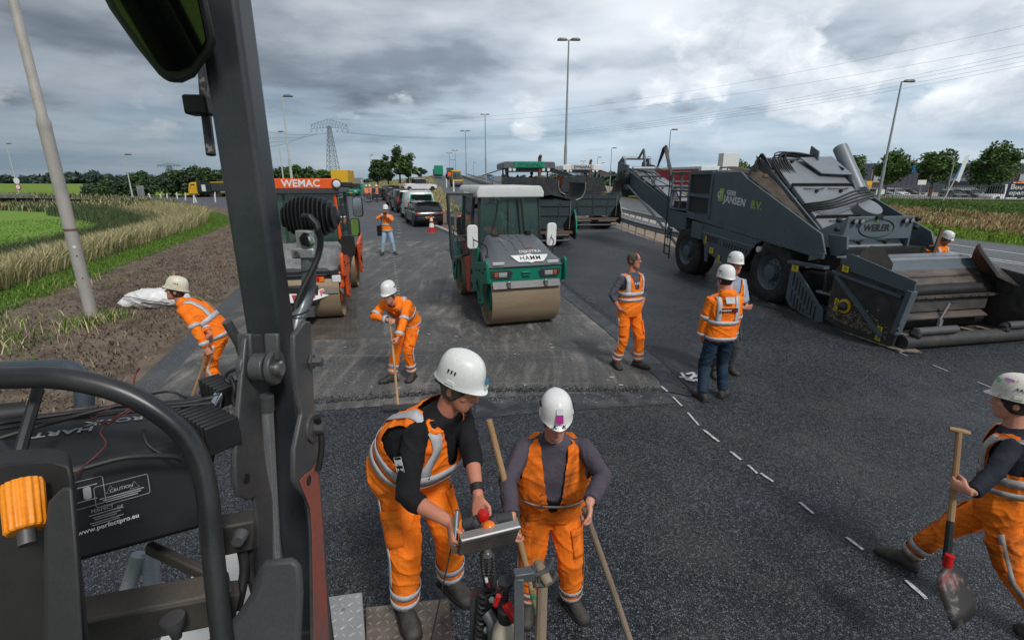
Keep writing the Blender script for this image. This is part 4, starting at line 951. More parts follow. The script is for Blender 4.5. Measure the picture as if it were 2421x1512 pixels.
t = thing('flag_banner', 'leaning white and blue flag banner beside the curved lamp', 'flag', bb); b = MB(); b.tube([(-1.9, 0, -0.3), (-0.3, 0, 4.5), (0.2, 0, 5.7)], 0.05, 6); b.build('flagpole', M_WHITE, t)
b = MB(); b.plate([(-1.05, -0.05, 2.7), (-0.32, -0.05, 2.3), (0.2, -0.05, 5.6), (-0.3, -0.05, 5.65)], 0.02); fl = b.build('flag', M_WHITE, t)
b = MB(); b.plate([(-1.0, -0.07, 2.75), (-0.8, -0.07, 2.65), (-0.5, -0.07, 4.6), (-0.6, -0.07, 4.6)], 0.01); b.build('flag_stripe', M_SIGNB, t)
for px, lab in ((2170, 'small white notice board on a post by the fence'), (2077, 'low white notice board on the grass left of the cars')):
 bb = A(px, 472, 66); t = thing('notice_board', lab, 'sign', bb); hh = 2.2 if px > 2100 else 1.0
 b = MB(); b.cyl((0, 0, -0.4), (0, 0, hh), 0.05, n=6); b.build('post', M_GALV, t); b = MB(); b.box((0, -0.06, hh), (1.1, 0.04, 0.6)); b.build('board', M_WHITE, t)
for px, py, Y, w, h, lab in ((335, 470, 70, 1.0, 1.4, 'grey back of a small road sign by the thicket'), (846, 446, 110, 2.6, 1.9, 'grey back of a road sign on two slanting struts'), (1031, 419, 148, 1.8, 1.9, 'grey back of a road sign beside the green container')):
 bb = A(px, py, Y); t = thing('road_sign', lab, 'sign', bb)
 for s in (-1, 1):
  q = MB(); q.tube([(s * w * 0.33 + (1.2 if Y == 110 else 0), -0.1 - (1.5 if Y == 110 else 0), -1.0), (s * w * 0.33, 0, h * 1.0)], 0.06, 6); q.build('post', M_WHITE if Y == 110 else M_GALV, t)
 q = MB(); q.box((0, 0.08, h * 0.55 + 0.3), (w, 0.05, h)); q.build('sign_back', M_GALV, t, bev=0.04)
 if Y == 70:
  q = MB()
  for i in range(4): q.box((0, 0.04, 0.5 + i * 0.3), (w, 0.04, 0.06))
  q.build('rib', M_GALV, t)
bb = A(50, 464, 84); t = thing('traffic_sign', 'pair of round white traffic signs on a post at the far left', 'sign', bb); q = MB(); q.cyl((0, 0, -1), (0, 0, 2.6), 0.05, n=6); q.build('post', M_GALV, t)
for z, m in ((2.5, M_WHITE), (1.5, M_REDP)):
 q = MB(); q.cyl((0, -0.1, z), (0, -0.06, z), 0.5, n=16); dk = q.build('sign_disc', m, t)
 if m is M_REDP: q = MB(); q.cyl((0, -0.13, z), (0, -0.1, z), 0.36, n=16); q.build('sign_face', M_WHITE, dk)
bb = A(1478, 445, 150); t = thing('information_sign', 'blue motorway sign left of the loader conveyor', 'sign', bb)
for s in (-1, 1):
 q = MB(); q.cyl((s * 0.9, 0, -0.5), (s * 0.9, 0, 2.6), 0.08, n=6); q.build('post', M_GALV, t)
q = MB(); q.box((0, -0.1, 1.7), (3.0, 0.06, 2.0)); q.build('sign_board', mat('motorway_blue', (0.01, 0.10, 0.42), 0.5), t)
mk = [(356, 474), (397, 474), (440, 473), (463, 479), (510, 478), (570 - 60, 470), (383, 476), (545 - 85, 480), (420, 471)]
lb = ['leftmost white marker post along the far road', 'white marker post right of the thin lamp post', 'white marker post left of the yellow and grey truck', 'leaning white marker post in front of the yellow truck cab', 'white marker post in front of the grey truck body', 'white marker post at the edge of the steel post', 'low white marker post near the small sign back', 'white marker post before the yellow truck front', 'short white marker post before the thicket']
for k, (px, py) in enumerate(mk):
 p = G(px, py); q = MB(); q.box((0, 0, 0.42), (0.12, 0.08, 0.95), (0.0, R((-8, 3, 10, -14, 2, 5, -6, 9, 4)[k]), 0)); o = q.build('marker_post', M_WHITE); o.location = p; tag(o, lb[k], 'marker post', 'white marker posts on the verge')
for px, py, Y, lab in ((1073, 452, 52, 'white marker post standing on the gore grass'), (1056, 442, 66, 'slim white marker post by the ramp kerb')):
 p = A(px, py, Y); q = MB(); q.box((0, 0, 0.5), (0.13, 0.09, 1.1)); o = q.build('marker_post', M_WHITE); o.location = p; tag(o, lab, 'marker post', 'white marker posts on the verge')
# ================================================================== CARS, VANS, LORRIES
M_CBLACK = mat('black_car_paint', (0.012, 0.011, 0.014), 0.25, coat=0.6, col2=(0.016, 0.014, 0.018))
M_CGREY = mat('dark_grey_car_paint', (0.045, 0.047, 0.052), 0.3, coat=0.5)
M_CSILV = mat('silver_car_paint', (0.38, 0.40, 0.42), 0.3, 0.3, coat=0.5)
M_CWHITE = mat('white_car_paint', (0.75, 0.76, 0.77), 0.3, coat=0.4)
M_CGREEN = mat('green_car_paint', (0.0, 0.26, 0.135), 0.35, coat=0.4)
M_PLATE = mat('yellow_number_plate', (0.80, 0.48, 0.02), 0.5)
M_CBLUE = mat('light_blue_car_paint', (0.04, 0.22, 0.42), 0.3, coat=0.4)
def wheel(par, c, r, w, axis=(1, 0, 0), rim=M_GALV, n=20, name='wheel'):
 c = V(c); ax = V(axis).normalized(); b = MB()
 b.lathe([(r * .62, -w / 2), (r * .9, -w / 2), (r, -w * .36), (r, w * .36), (r * .9, w / 2), (r * .62, w / 2)], c, ax, n)
 o = b.build(name, M_TYRE, par)
 q = MB(); q.lathe([(r * .61, -w * .42), (r * .61, w * .42)], c, ax, n); q.lathe([(r * .2, -w * .5), (r * .2, w * .5)], c, ax, 8); q.build('rim', rim, o)
 return o
def rring(y, zb_, zt_, hw, top=None, k=0.12):
 """rounded car section: bottom, top, half width"""
 tw = top if top is not None else hw
 e = k
 return [V(p) for p in ((-hw + e, y, zb_), (hw - e, y, zb_), (hw, y, zb_ + e * .8), (hw, y, zb_ + (zt_ - zb_) * .6), (tw, y, zt_ - e * .6), (tw - e, y, zt_), (-tw + e, y, zt_), (-tw, y, zt_ - e * .6), (-hw, y, zb_ + (zt_ - zb_) * .6), (-hw, y, zb_ + e * .8))]
def car(label, p, rz, paint, L=4.5, Wd=1.8, Hh=1.5, belt=0.95, hood=1.15, rake=0.75, rear=0.35, cat='car', rails=False, group='cars parked along the slip road', rim=M_GALV, gl=M_GLASSD, panel=None, mz=0.30):
 """front towards +Y; glasshouse of raked panes on a rounded body"""
 t = thing('parked_car' if cat == 'car' else 'parked_van' if cat == 'van' else 'pickup_truck', label, cat, p, rz, group)
 h = L / 2; w = Wd / 2; b = MB()
 yb = h - hood
 b.loft([rring(-h, 0.45, belt - .12, w * .86), rring(-h + .10, 0.30, belt - .02, w * .95), rring(-h + .5, 0.24, belt, w), rring(0, 0.22, belt, w), rring(yb, 0.24, belt, w), rring(h - .5, 0.26, belt - .12, w * .98), rring(h - .12, 0.30, belt - .26, w * .90), rring(h, 0.38, belt - .42, w * .78)])
 body = b.build('body', paint, t, smooth=40)
 yt, yr, yr2 = yb - rake, -h + rear + .12, -h + .12
 tw = w * .78
 g = MB(); g.loft([rring(yr2 + .03, belt - .06, belt + .02, w * .88, w * .86, .03), rring(yr + .02, belt - .06, Hh - .06, w * .90, tw * .97, .05), rring(yt, belt - .06, Hh - .05, w * .93, tw, .05), rring(yb + .02, belt - .06, belt, w * .90, w * .88, .03)])
 g.build('glasshouse', gl, t, smooth=40)
 b = MB(); b.loft([[V((x, y, z)) for x, z in ((-tw - .02, Hh - .09), (-tw * .8, Hh - .01), (0, Hh + .02), (tw * .8, Hh - .01), (tw + .02, Hh - .09), (tw * .8, Hh - .06), (-tw * .8, Hh - .06))] for y in (yr - .08, yr + .3, yt - .3, yt + .05)])
 b.build('roof', paint, t, smooth=50)
 for s in (-1, 1):
  b = MB(); e = .05
  b.beam((s * w * .90, yb + .02, belt), (s * (tw + .01), yt, Hh - .06), e * 1.2, e); b.build('pillar', paint, t); b = MB(); b.beam((s * w * .885, yr2 + .03, belt), (s * (tw + .01), yr + .02, Hh - .06), e * 2.4, e * 1.3); b.build('pillar', paint, t); b = MB()
  ym = (yt + yr) / 2; b.beam((s * w * .925, ym, belt - .02), (s * (tw + .015), ym, Hh - .07), e, .09, (0, 1, 0)); b.build('pillar', paint, t)
  q = MB(); q.box((s * (w + .09), yb - .25, belt + .06), (.17, .10, .13)); q.build('wing_mirror', paint, t, bev=.03)
  q = MB(); q.box((s * w * .80, -h + .10, belt - .16), (w * .34, .14, .17)); tl = q.build('tail_light', M_RED, t, bev=.03)
  q = MB(); q.box((s * w * .72, -h + .025, belt - .18), (w * .14, .02, .08)); q.build('reversing_lens', M_LENS, tl)
  q = MB(); q.box((s * w * .70, h - .10, belt - .38), (w * .36, .16, .14)); q.build('headlight', M_LENS, t, bev=.03)
  for yy in (-h + .80, h - .85):
   wheel(t, (s * (w - .12), yy, mz + .02), mz + .02, .21, rim=rim)
   q = MB(); q.lathe([(.385, -.012), (.385, .012)], (s * (w - .005), yy, mz + .03), (1, 0, 0), 18); q.build('wheel_arch', M_BLACK, t)
  if rails:
   q = MB(); q.tube([(s * tw * .95, yr + .05, Hh), (s * tw * .95, yr + .2, Hh + .07), (s * tw * .95, yt - .4, Hh + .07), (s * tw * .95, yt - .1, Hh)], .022, 6); q.build('roof_rail', M_CHROME, t)
 q = MB(); q.box((0, -h + .02, .50), (w * 1.75, .12, .20)); q.build('rear_bumper', M_PLASTIC if paint is not M_CBLACK else paint, t, bev=.04)
 q = MB(); q.box((0, -h - .03, belt - .38), (.52, .02, .12)); pl = q.build('number_plate', M_PLATE, t)
 q = MB(); q.box((0, h - .03, .45), (.52, .06, .12)); q.build('number_plate', M_PLATE, t)
 q = MB(); q.box((0, h - .04, .62), (w * 1.0, .05, .16)); q.build('grille', M_BLACK, t)
 return t
cdir = 20.5
meg = car('black estate car with silver roof rails and traffic cone behind it', G(1006, 537) + V((-.5, 2.1, .016)), cdir, M_CBLACK, 4.56, 1.82, 1.5, rails=True, rear=.55)
text('5-XFK-03', meg, M_BLACK, .105, (0, -2.325, .57), (1, 0, 0), (0, 0, 1), bold=.02)
q = MB(); q.plate([(0, -2.22, .89), (.055, -2.22, .80), (0, -2.22, .71), (-.055, -2.22, .80)], .02); q.build('badge', M_CHROME, meg)
text('MEGANE', meg, M_CHROME, .075, (0, -2.255, .655), (1, 0, 0), (0, 0, 1))
q = MB(); q.tube([(-.5, -1.98, 1.12), (-.1, -2.1, 1.02)], .018, 5); q.build('rear_wiper', M_BLACK, meg)
q = MB(); q.tube([(0, -1.4, 1.5), (0, -1.5, 1.72)], [.02, .008], 5); q.build('aerial', M_BLACK, meg)
def van(label, p, rz, paint, L=4.4, Wd=1.85, Hh=1.9, belt=1.05, tail=None, hood=.95, group='cars parked along the slip road'):
 t = thing('parked_van', label, 'van', p, rz, group); h = L / 2; w = Wd / 2; b = MB()
 tw = w * .86; yb = h - hood; yt = yb - .75
 b.loft([rring(-h, .40, Hh - .12, w * .93, tw * .95, .1), rring(-h + .08, .28, Hh - .03, w, tw, .1), rring(0, .26, Hh, w, tw, .1), rring(yt - .05, .26, Hh, w, tw, .1)])
 b.loft([rring(yt - .06, .26, belt + .02, w, w * .98, .08), rring(yb, .26, belt, w * .98, w * .95, .08), rring(h - .15, .3, belt - .25, w * .93, w * .85, .1), rring(h, .35, belt - .4, w * .85, w * .75, .1)])
 b.build('body', paint, t, smooth=40)
 g = MB(); g.loft([rring(yt - .03, belt - .02, Hh - .04, w * .97, tw * .97, .05), rring(yt + .06, belt - .02, Hh - .08, w * .96, tw * .95, .05), rring(yb + .02, belt - .05, belt + .01, w * .92, w * .9, .02)])
 g.build('windscreen', M_GLASSD, t, smooth=40)
 for s in (-1, 1):
  q = MB(); q.plate([(s * (w * .95 + .012), yb - .95, belt + .08), (s * (w * .95 + .012), yt - .15, belt + .08), (s * (tw * 1.03 + .012), yt - .25, Hh - .22), (s * (tw * 1.03 + .012), yb - .95, Hh - .22)], .015); q.build('side_window', M_GLASSD, t)
  q = MB(); q.box((s * (w + .11), yb - .35, belt + .10), (.2, .12, .24)); q.build('wing_mirror', M_PLASTIC, t, bev=.03)
  q = MB(); q.box((s * w * .93, -h + .03, belt - .02), (.14, .12, .50)); q.build('tail_light', M_RED, t, bev=.03)
  q = MB(); q.box((s * w * .70, h - .12, belt - .36), (w * .34, .2, .18)); q.build('headlight', M_LENS, t, bev=.03)
  for yy in (-h + .75, h - .85):
   wheel(t, (s * (w - .11), yy, .33), .33, .22)
   q = MB(); q.lathe([(.41, -.012), (.41, .012)], (s * (w - .004), yy, .34), (1, 0, 0), 18); q.build('wheel_arch', M_BLACK, t)
 if tail is not None:
  q = MB(); q.loft([rring(-h - .03, .45, Hh - .16, w * .88, tw * .9, .1), rring(-h + .02, .40, Hh - .10, w * .93, tw * .95, .1)]); td = q.build('tailgate', tail, t, smooth=40)
 q = MB(); q.prism(rrect(w * 1.5, (Hh - belt) * .66, .12), (0, -h - .045, belt + (Hh - belt) * .47), (1, 0, 0), (0, 0, 1), (0, .03, 0)); q.build('rear_window', M_GLASSD, t)
 q = MB(); q.box((0, -h - .02, .45), (w * 1.8, .14, .22)); q.build('rear_bumper', M_PLASTIC, t, bev=.04)
 q = MB(); q.box((0, -h - .06, .78), (.52, .02, .12)); q.build('number_plate', M_PLATE, t)
 q = MB(); q.box((0, h - .03, .48), (.52, .08, .12)); q.build('number_plate', M_PLATE, t); q = MB(); q.box((0, h - .05, .66), (w, .06, .14)); q.build('grille', M_BLACK, t)
 return t
gv = van('white and green works van with beacons on its roof bar', G(962, 520) + V((.35, 1.9, .016)), cdir, M_CWHITE, 4.7, 1.9, 1.95, tail=M_CGREEN)
for s in (-1, 1):
 q = MB(); q.lathe([(.09, 0), (.10, .05), (.07, .14)], (s * .62, -1.7, 2.02), (0, 0, 1), 10); q.build('beacon', M_AMBER if s > 9 else M_GALV, gv)
 q = MB(); q.plate([(s * .953, -2.3, .55), (s * .953, -.6, .45), (s * .953, .2, .5), (s * .953, -1.0, .9), (s * .90, -2.3, 1.55)], .012); q.build('green_side_graphic', M_CGREEN, gv)
q = MB(); q.box((0, -1.7, 2.0), (1.6, .12, .05)); q.build('light_bar', M_WHITE, gv)
van('black delivery van with red tail lights in front of the green van', G(932, 503) + V((.45, 1.9, .016)), cdir + 2, M_CBLACK, 4.5, 1.85, 1.9)
car('dark hatchback with a silver mirror between two black vans', G(915, 488) + V((.6, 1.8, .016)), cdir + 3, M_CGREY, 4.0, 1.75, 1.5)
car('dark people carrier parked furthest along the queue, facing the works', G(895, 476) + V((1.4, 1.5, .016)), cdir + 184, M_CGREY, 4.7, 1.9, 1.85, belt=1.1, hood=1.0, rear=.2)
car('dark grey saloon standing crosswise behind the three men', A(905, 471, 66), -78, M_CGREY, 4.6, 1.8, 1.45, group='cars standing at the far end of the slip road')
van('green van with a white roof facing the works at the far end', G(846, 462), 172, M_CGREEN, 4.6, 1.9, 1.85, group='cars standing at the far end of the slip road')
pk = car('white pickup with a tool-laden open bed on the gore', A(992, 452, 78) + V((0, 0, .05)), -62, M_CWHITE, 5.3, 1.9, 1.15, belt=1.1, cat='pickup', group=None, hood=1.6, rear=2.9, rake=.01)
gp = MB(); gp.loft([rring(-.95, 1.05, 1.75, .9, .74, .06), rring(.6, 1.05, 1.80, .92, .76, .06), rring(1.25, 1.02, 1.12, .88, .84, .03)]); gp.build('cab_glass', M_GLASSD, pk, smooth=40)
gp = MB(); gp.box((0, -.2, 1.82), (1.5, 1.6, .06)); gp.build('cab_roof', M_CWHITE, pk, bev=.03)
gp = MB(); gp.tube([(-.7, -1.1, 1.1), (-.7, -1.1, 1.95), (.7, -1.1, 1.95), (.7, -1.1, 1.1)], .04, 6); gp.tube([(.7, -1.1, 1.95), (.7, -2.3, 1.15)], .04, 6); gp.tube([(-.7, -1.1, 1.95), (-.7, -2.3, 1.15)], .04, 6); gp.build('roll_bar', M_BLACK, pk)
for k in range(3):
 gp = MB(); gp.cyl((-.4 + .4 * k, -1.8, 1.1), (-.4 + .4 * k, -1.8, 1.75), .13, n=10); gp.build('gas_bottle', M_PLASTIC, pk)
def tipper(label, p, rz, grp):
 t = thing('works_truck', label, 'truck', p, rz, grp); b = MB()
 b.loft([rring(1.6, .75, 2.9, 1.2, 1.1, .12), rring(2.6, .7, 2.95, 1.22, 1.1, .12), rring(3.35, .7, 1.7, 1.2, 1.15, .12), rring(3.4, .7, 1.5, 1.15, 1.15, .1)]); b.loft([rring(2.6, 1.6, 2.95, 1.15, 1.05, .1), rring(3.1, 1.6, 2.8, 1.15, 1.05, .1), rring(3.36, 1.6, 1.7, 1.14, 1.1, .1)])
 b.build('cab', M_YELLOW, t, smooth=40)
 for s in (-1, 1):
  q = MB(); q.plate([(s * 1.2, 1.9, 1.75), (s * 1.2, 2.95, 1.75), (s * 1.14, 2.7, 2.6), (s * 1.14, 1.95, 2.6)], .03); q.build('side_window', M_GLASSD, t)
  for yy in (2.3, -1.4, -2.7): wheel(t, (s * 1.0, yy, .5), .5, .35, rim=M_REDP if yy < 0 else M_GALV)
 q = MB(); q.box((0, 3.6, .75), (2.2, .5, .35)); q.build('plough_frame', M_YELLOW, t, bev=.03)
 q = MB(); q.box((0, -.7, .85), (1.9, 6.0, .25)); q.build('chassis', M_BLACK, t)
 q = MB(); q.box((0, .1, 2.0), (2.4, 2.7, 1.9)); q.build('body_box', mat('dark_box_body', (0.02, 0.03, 0.032), 0.5), t, bev=.05)
 q = MB(); q.box((-1.22, .1, 1.9), (.03, .8, 1.2)); q.box((1.22, .1, 1.9), (.03, .8, 1.2)); q.build('white_panel', M_WHITE, t)
 q = MB(); q.box((0, -2.4, 2.1), (2.3, 2.0, 1.6)); q.build('rear_hopper', M_CGREY, t, bev=.05); q = MB(); q.box((0, -2.4, 2.95), (2.4, 2.1, .16)); q.build('hopper_rim', M_YELLOW, t)
 return t
tipper('yellow cabbed works truck with a dark box body by the thicket', A(497, 468, 76), 84, None).scale = (.78, .78, .78)
t = thing('box_truck', 'yellow box lorry seen from behind beyond the orange cab', 'truck', G(815, 461), 8)
b = MB(); b.box((0, 0, 2.35), (2.5, 6, 3.0)); b.build('box_body', M_YELLOW, t, bev=.05); b = MB(); b.box((0, 0, .75), (2.2, 6, .25)); b.build('chassis', M_BLACK, t)
b = MB(); b.box((0, -3.02, .95), (2.4, .1, .22)); b.build('bumper', M_WHITE, t)
for s in (-1, 1):
 for yy in (-1.8, 2.2): wheel(t, (s * 1.0, yy, .5), .5, .35)
 b = MB(); b.box((s * 1.0, -3.08, 1.0), (.3, .05, .14)); b.build('tail_light', M_RED, t)
cp = A(1037, 418.5, 147); t = thing('container_lorry', 'green container standing on the crest of the ramp', 'container', cp, 10)
b = MB(); b.box((0, 0, 1.9), (2.5, 6, 2.5)); b.build('container_box', M_CGREEN, t, bev=.04); b = MB(); b.box((0, 0, .4), (2.3, 6, .4)); b.build('chassis', M_BLACK, t)
for s in (-1, 1):
 b = MB(); b.box((s * .6, -3.03, 1.9), (1.15, .04, 2.3)); b.build('door', M_CGREEN, t)
lp = V((17.0, 68.0, zg(68))); t = thing('articulated_lorry', 'red and white articulated lorry driving away on the motorway', 'lorry', lp, 19)
b = MB(); b.loft([rring(-.4, .95, 3.7, 1.22, 1.15, .12), rring(1.5, .5, 3.75, 1.23, 1.15, .12), rring(2.1, .45, 2.9, 1.22, 1.15, .12), rring(2.2, .45, 1.2, 1.2, 1.15, .12)]); b.build('cab', M_CWHITE, t, smooth=40)
b = MB(); b.box((-1.235, .4, 2.2), (.02, 1.3, 2.4)); b.box((-1.24, .2, 1.9), (.02, 1.0, 1.3)); b.build('red_livery', M_REDP, t)
b = MB(); b.box((0, -1.2, .9), (2.3, 4, .35)); b.build('chassis', M_CWHITE, t, bev=.04)
for s in (-1, 1):
 for yy in (1.2, -2.2, -10.2, -11.5, -12.8): wheel(t, (s * 1.05, yy, .5), .5, .32)
 b = MB(); b.box((s * 1.27, -7.2, 1.95 + .65), (.03, 12.4, 2.1)); b.build('red_side', M_REDP, t)
b = MB(); b.box((0, -7.2, 2.55), (2.5, 13.2, 2.75)); tr = b.build('trailer', M_CWHITE, t, bev=.05)
b = MB(); b.box((-1.29, -7.2, 2.35), (.01, 12.0, .10)); b.build('white_band', M_WHITE, tr)
car('small light blue car driving on the upper motorway', V((A(1158, 427, 140).x, 140, rz_(140) - .45)), 172, M_CBLUE, 4.2, 1.75, 1.5, group='cars on the motorway')
for k, (px, lab, m) in enumerate([(2253, 'silver car at the fence below the curved lamp', M_CSILV), (2293, 'silver car right of the curved lamp behind the fence', M_CSILV), (2115, 'white car in front of the warehouse entrance windows', M_CWHITE), (2149, 'dark car parked at the warehouse brown door', M_CGREY), (2085, 'pale car left of the orange framed windows', M_CSILV)]):
 car(lab, A(px, 472 if px > 2200 else 466, 76 if px > 2200 else 88), 175 + 8 * k, m, 4.3, 1.8, 1.5, group='cars parked behind the bar fence')
wv = van('white van carrying a dark blue banner at the right edge', A(2362, 476, 70), 100, M_CWHITE, 5.2, 2.0, 2.3, group=None)
t = thing('banner', 'dark blue banner reading Bouwva open beside the white van', 'banner', A(2424, 474, 64), -12)
b = MB(); b.box((0, 0, 1.25), (4.6, .06, 1.75)); b.build('banner_sheet', mat('banner_navy', (0.012, 0.02, 0.06), 0.6), t)
text('Bouwva', t, M_WHITE, .85, (-2.0, -.04, 1.65), (1, 0, 0), (0, 0, 1), bold=.03, align='LEFT'); text('open!', t, M_WHITE, .8, (-2.0, -.04, .95), (1, 0, 0), (0, 0, 1), bold=.03, align='LEFT')
for s in (-1, 1):
 b = MB(); b.cyl((s * 2.2, .06, -.3), (s * 2.2, .06, 2.2), .05, n=6); b.build('post', M_GALV, t)
t = thing('traffic_cone', 'red and white traffic cone behind the black estate car', 'traffic cone', G(1021, 548))
b = MB(); b.lathe([(.30, 0), (.29, .04), (.19, .05), (.185, .07)], n=16); b.box((0, 0, .02), (.52, .52, .04)); b.build('base', M_RED, t)
for r0, z0, r1, z1, m in ((.185, .07, .155, .27, M_RED), (.155, .27, .115, .50, M_WHITE), (.115, .50, .095, .62, M_RED), (.095, .62, .065, .80, M_WHITE), (.065, .80, .04, .95, M_RED)):
 b = MB(); b.lathe([(r0, z0), (r1, z1)], n=16); b.build('stripe', m, t, smooth=60)
t = thing('litter_bin', 'grey litter bin on the gore seen through the open cab door', 'litter bin', G(1066, 532)); b = MB(); b.lathe([(.22, 0), (.24, .1), (.26, .8), (.2, .92)], n=14); b.build('drum', M_CGREY, t); b = MB(); b.lathe([(.265, .55), (.265, .75)], n=14); b.build('band', M_GALV, t)
# ================================================================== TANDEM ROLLERS
M_DRUM = mat('dusty_drum_steel', (0.30, 0.225, 0.145), 0.6, 0.15, col2=(0.21, 0.15, 0.095), scale=3.5, amt=0.8, bump=0.15, bscale=30, stretch=(0.15, 1, 1), rvar=.1)
M_HGREEN = mat('roller_green', (0.0, 0.185, 0.115), 0.4, col2=(0.005, 0.145, 0.09), scale=4, grime=((0.10, 0.09, 0.07), 6, .60, .55))
M_HGREY = mat('hood_grey', (0.115, 0.126, 0.142), 0.45, col2=(0.095, 0.105, 0.12), scale=4, grime=((0.22, 0.20, 0.17), 9, .62, .4))
M_HDGREY = mat('cab_dark_grey', (0.045, 0.05, 0.055), 0.5)
M_HRED = mat('roller_red', (0.55, 0.055, 0.04), 0.5, col2=(0.45, 0.04, 0.03), scale=4, grime=((0.12, 0.09, 0.07), 6, .6, .5))
M_ROOF = mat('roof_light_grey', (0.60, 0.61, 0.61), 0.45, col2=(0.52, 0.53, 0.53), scale=4)
M_WORANGE = mat('machine_orange', (0.86, 0.115, 0.012), 0.4, col2=(0.75, 0.09, 0.01), scale=3, grime=((0.2, 0.12, 0.07), 7, .62, .5))
M_STEELD = mat('dark_steel_plate', (0.11, 0.11, 0.115), 0.5, 0.4, col2=(0.11, 0.10, 0.10), scale=5)
M_GLASSC = glass('green_cab_glass', (0.05, 0.11, 0.10), alpha=0.38)
M_TARP = mat('grey_tarpaulin', (0.23, 0.23, 0.23), 0.7, col2=(0.12, 0.12, 0.125), scale=3.5, amt=0.9, bump=0.6, bscale=12)
def drum(par, y, r=.6, hw=.84, m=M_DRUM, hub=M_HGREEN):
 b = MB(); b.lathe([(r - .05, -hw + .02), (r - .012, -hw), (r, -hw + .015), (r, hw - .015), (r - .012, hw), (r - .05, hw - .02)], (0, y, r), (1, 0, 0), 72, caps=False)
 b.lathe([(r - .05, hw - .02), (r - .06, hw - .1), (.01, hw - .1)], (0, y, r), (1, 0, 0), 48, caps=False); b.lathe([(r - .05, -hw + .02), (r - .06, -hw + .1), (.01, -hw + .1)], (0, y, r), (1, 0, 0), 48, caps=False)
 d = b.build('drum', m, par, smooth=45)
 for s in (-1, 1):
  q = MB(); q.lathe([(.30, s * (hw - .1)), (.27, s * (hw - .04)), (.1, s * (hw - .02)), (.02, s * (hw - .02))], (0, y, r), (1, 0, 0), 24); q.build('hub', hub, d)
 return d
def mirror(par, c, w, h, n, m_back, arm=None):
 """driving mirror: shell with its glass on the side facing n"""
 c = V(c); n = V(n).normalized(); r_ = n.cross(V((0, 0, 1))).normalized(); u = r_.cross(n)
 b = MB(); b.prism(rrect(w, h, min(w, h) * .3), c, r_, u, -n * .055); o = b.build('mirror', m_back, par, bev=.012)
 q = MB(); q.prism(rrect(w - .035, h - .035, min(w, h) * .26), c + n * .001, r_, u, n * .003); q.build('mirror_glass', M_MIRROR, o)
 if arm: q = MB(); q.tube(bez(arm, 6), .014, 7); q.build('mirror_arm', M_BLACK, par)
 return o
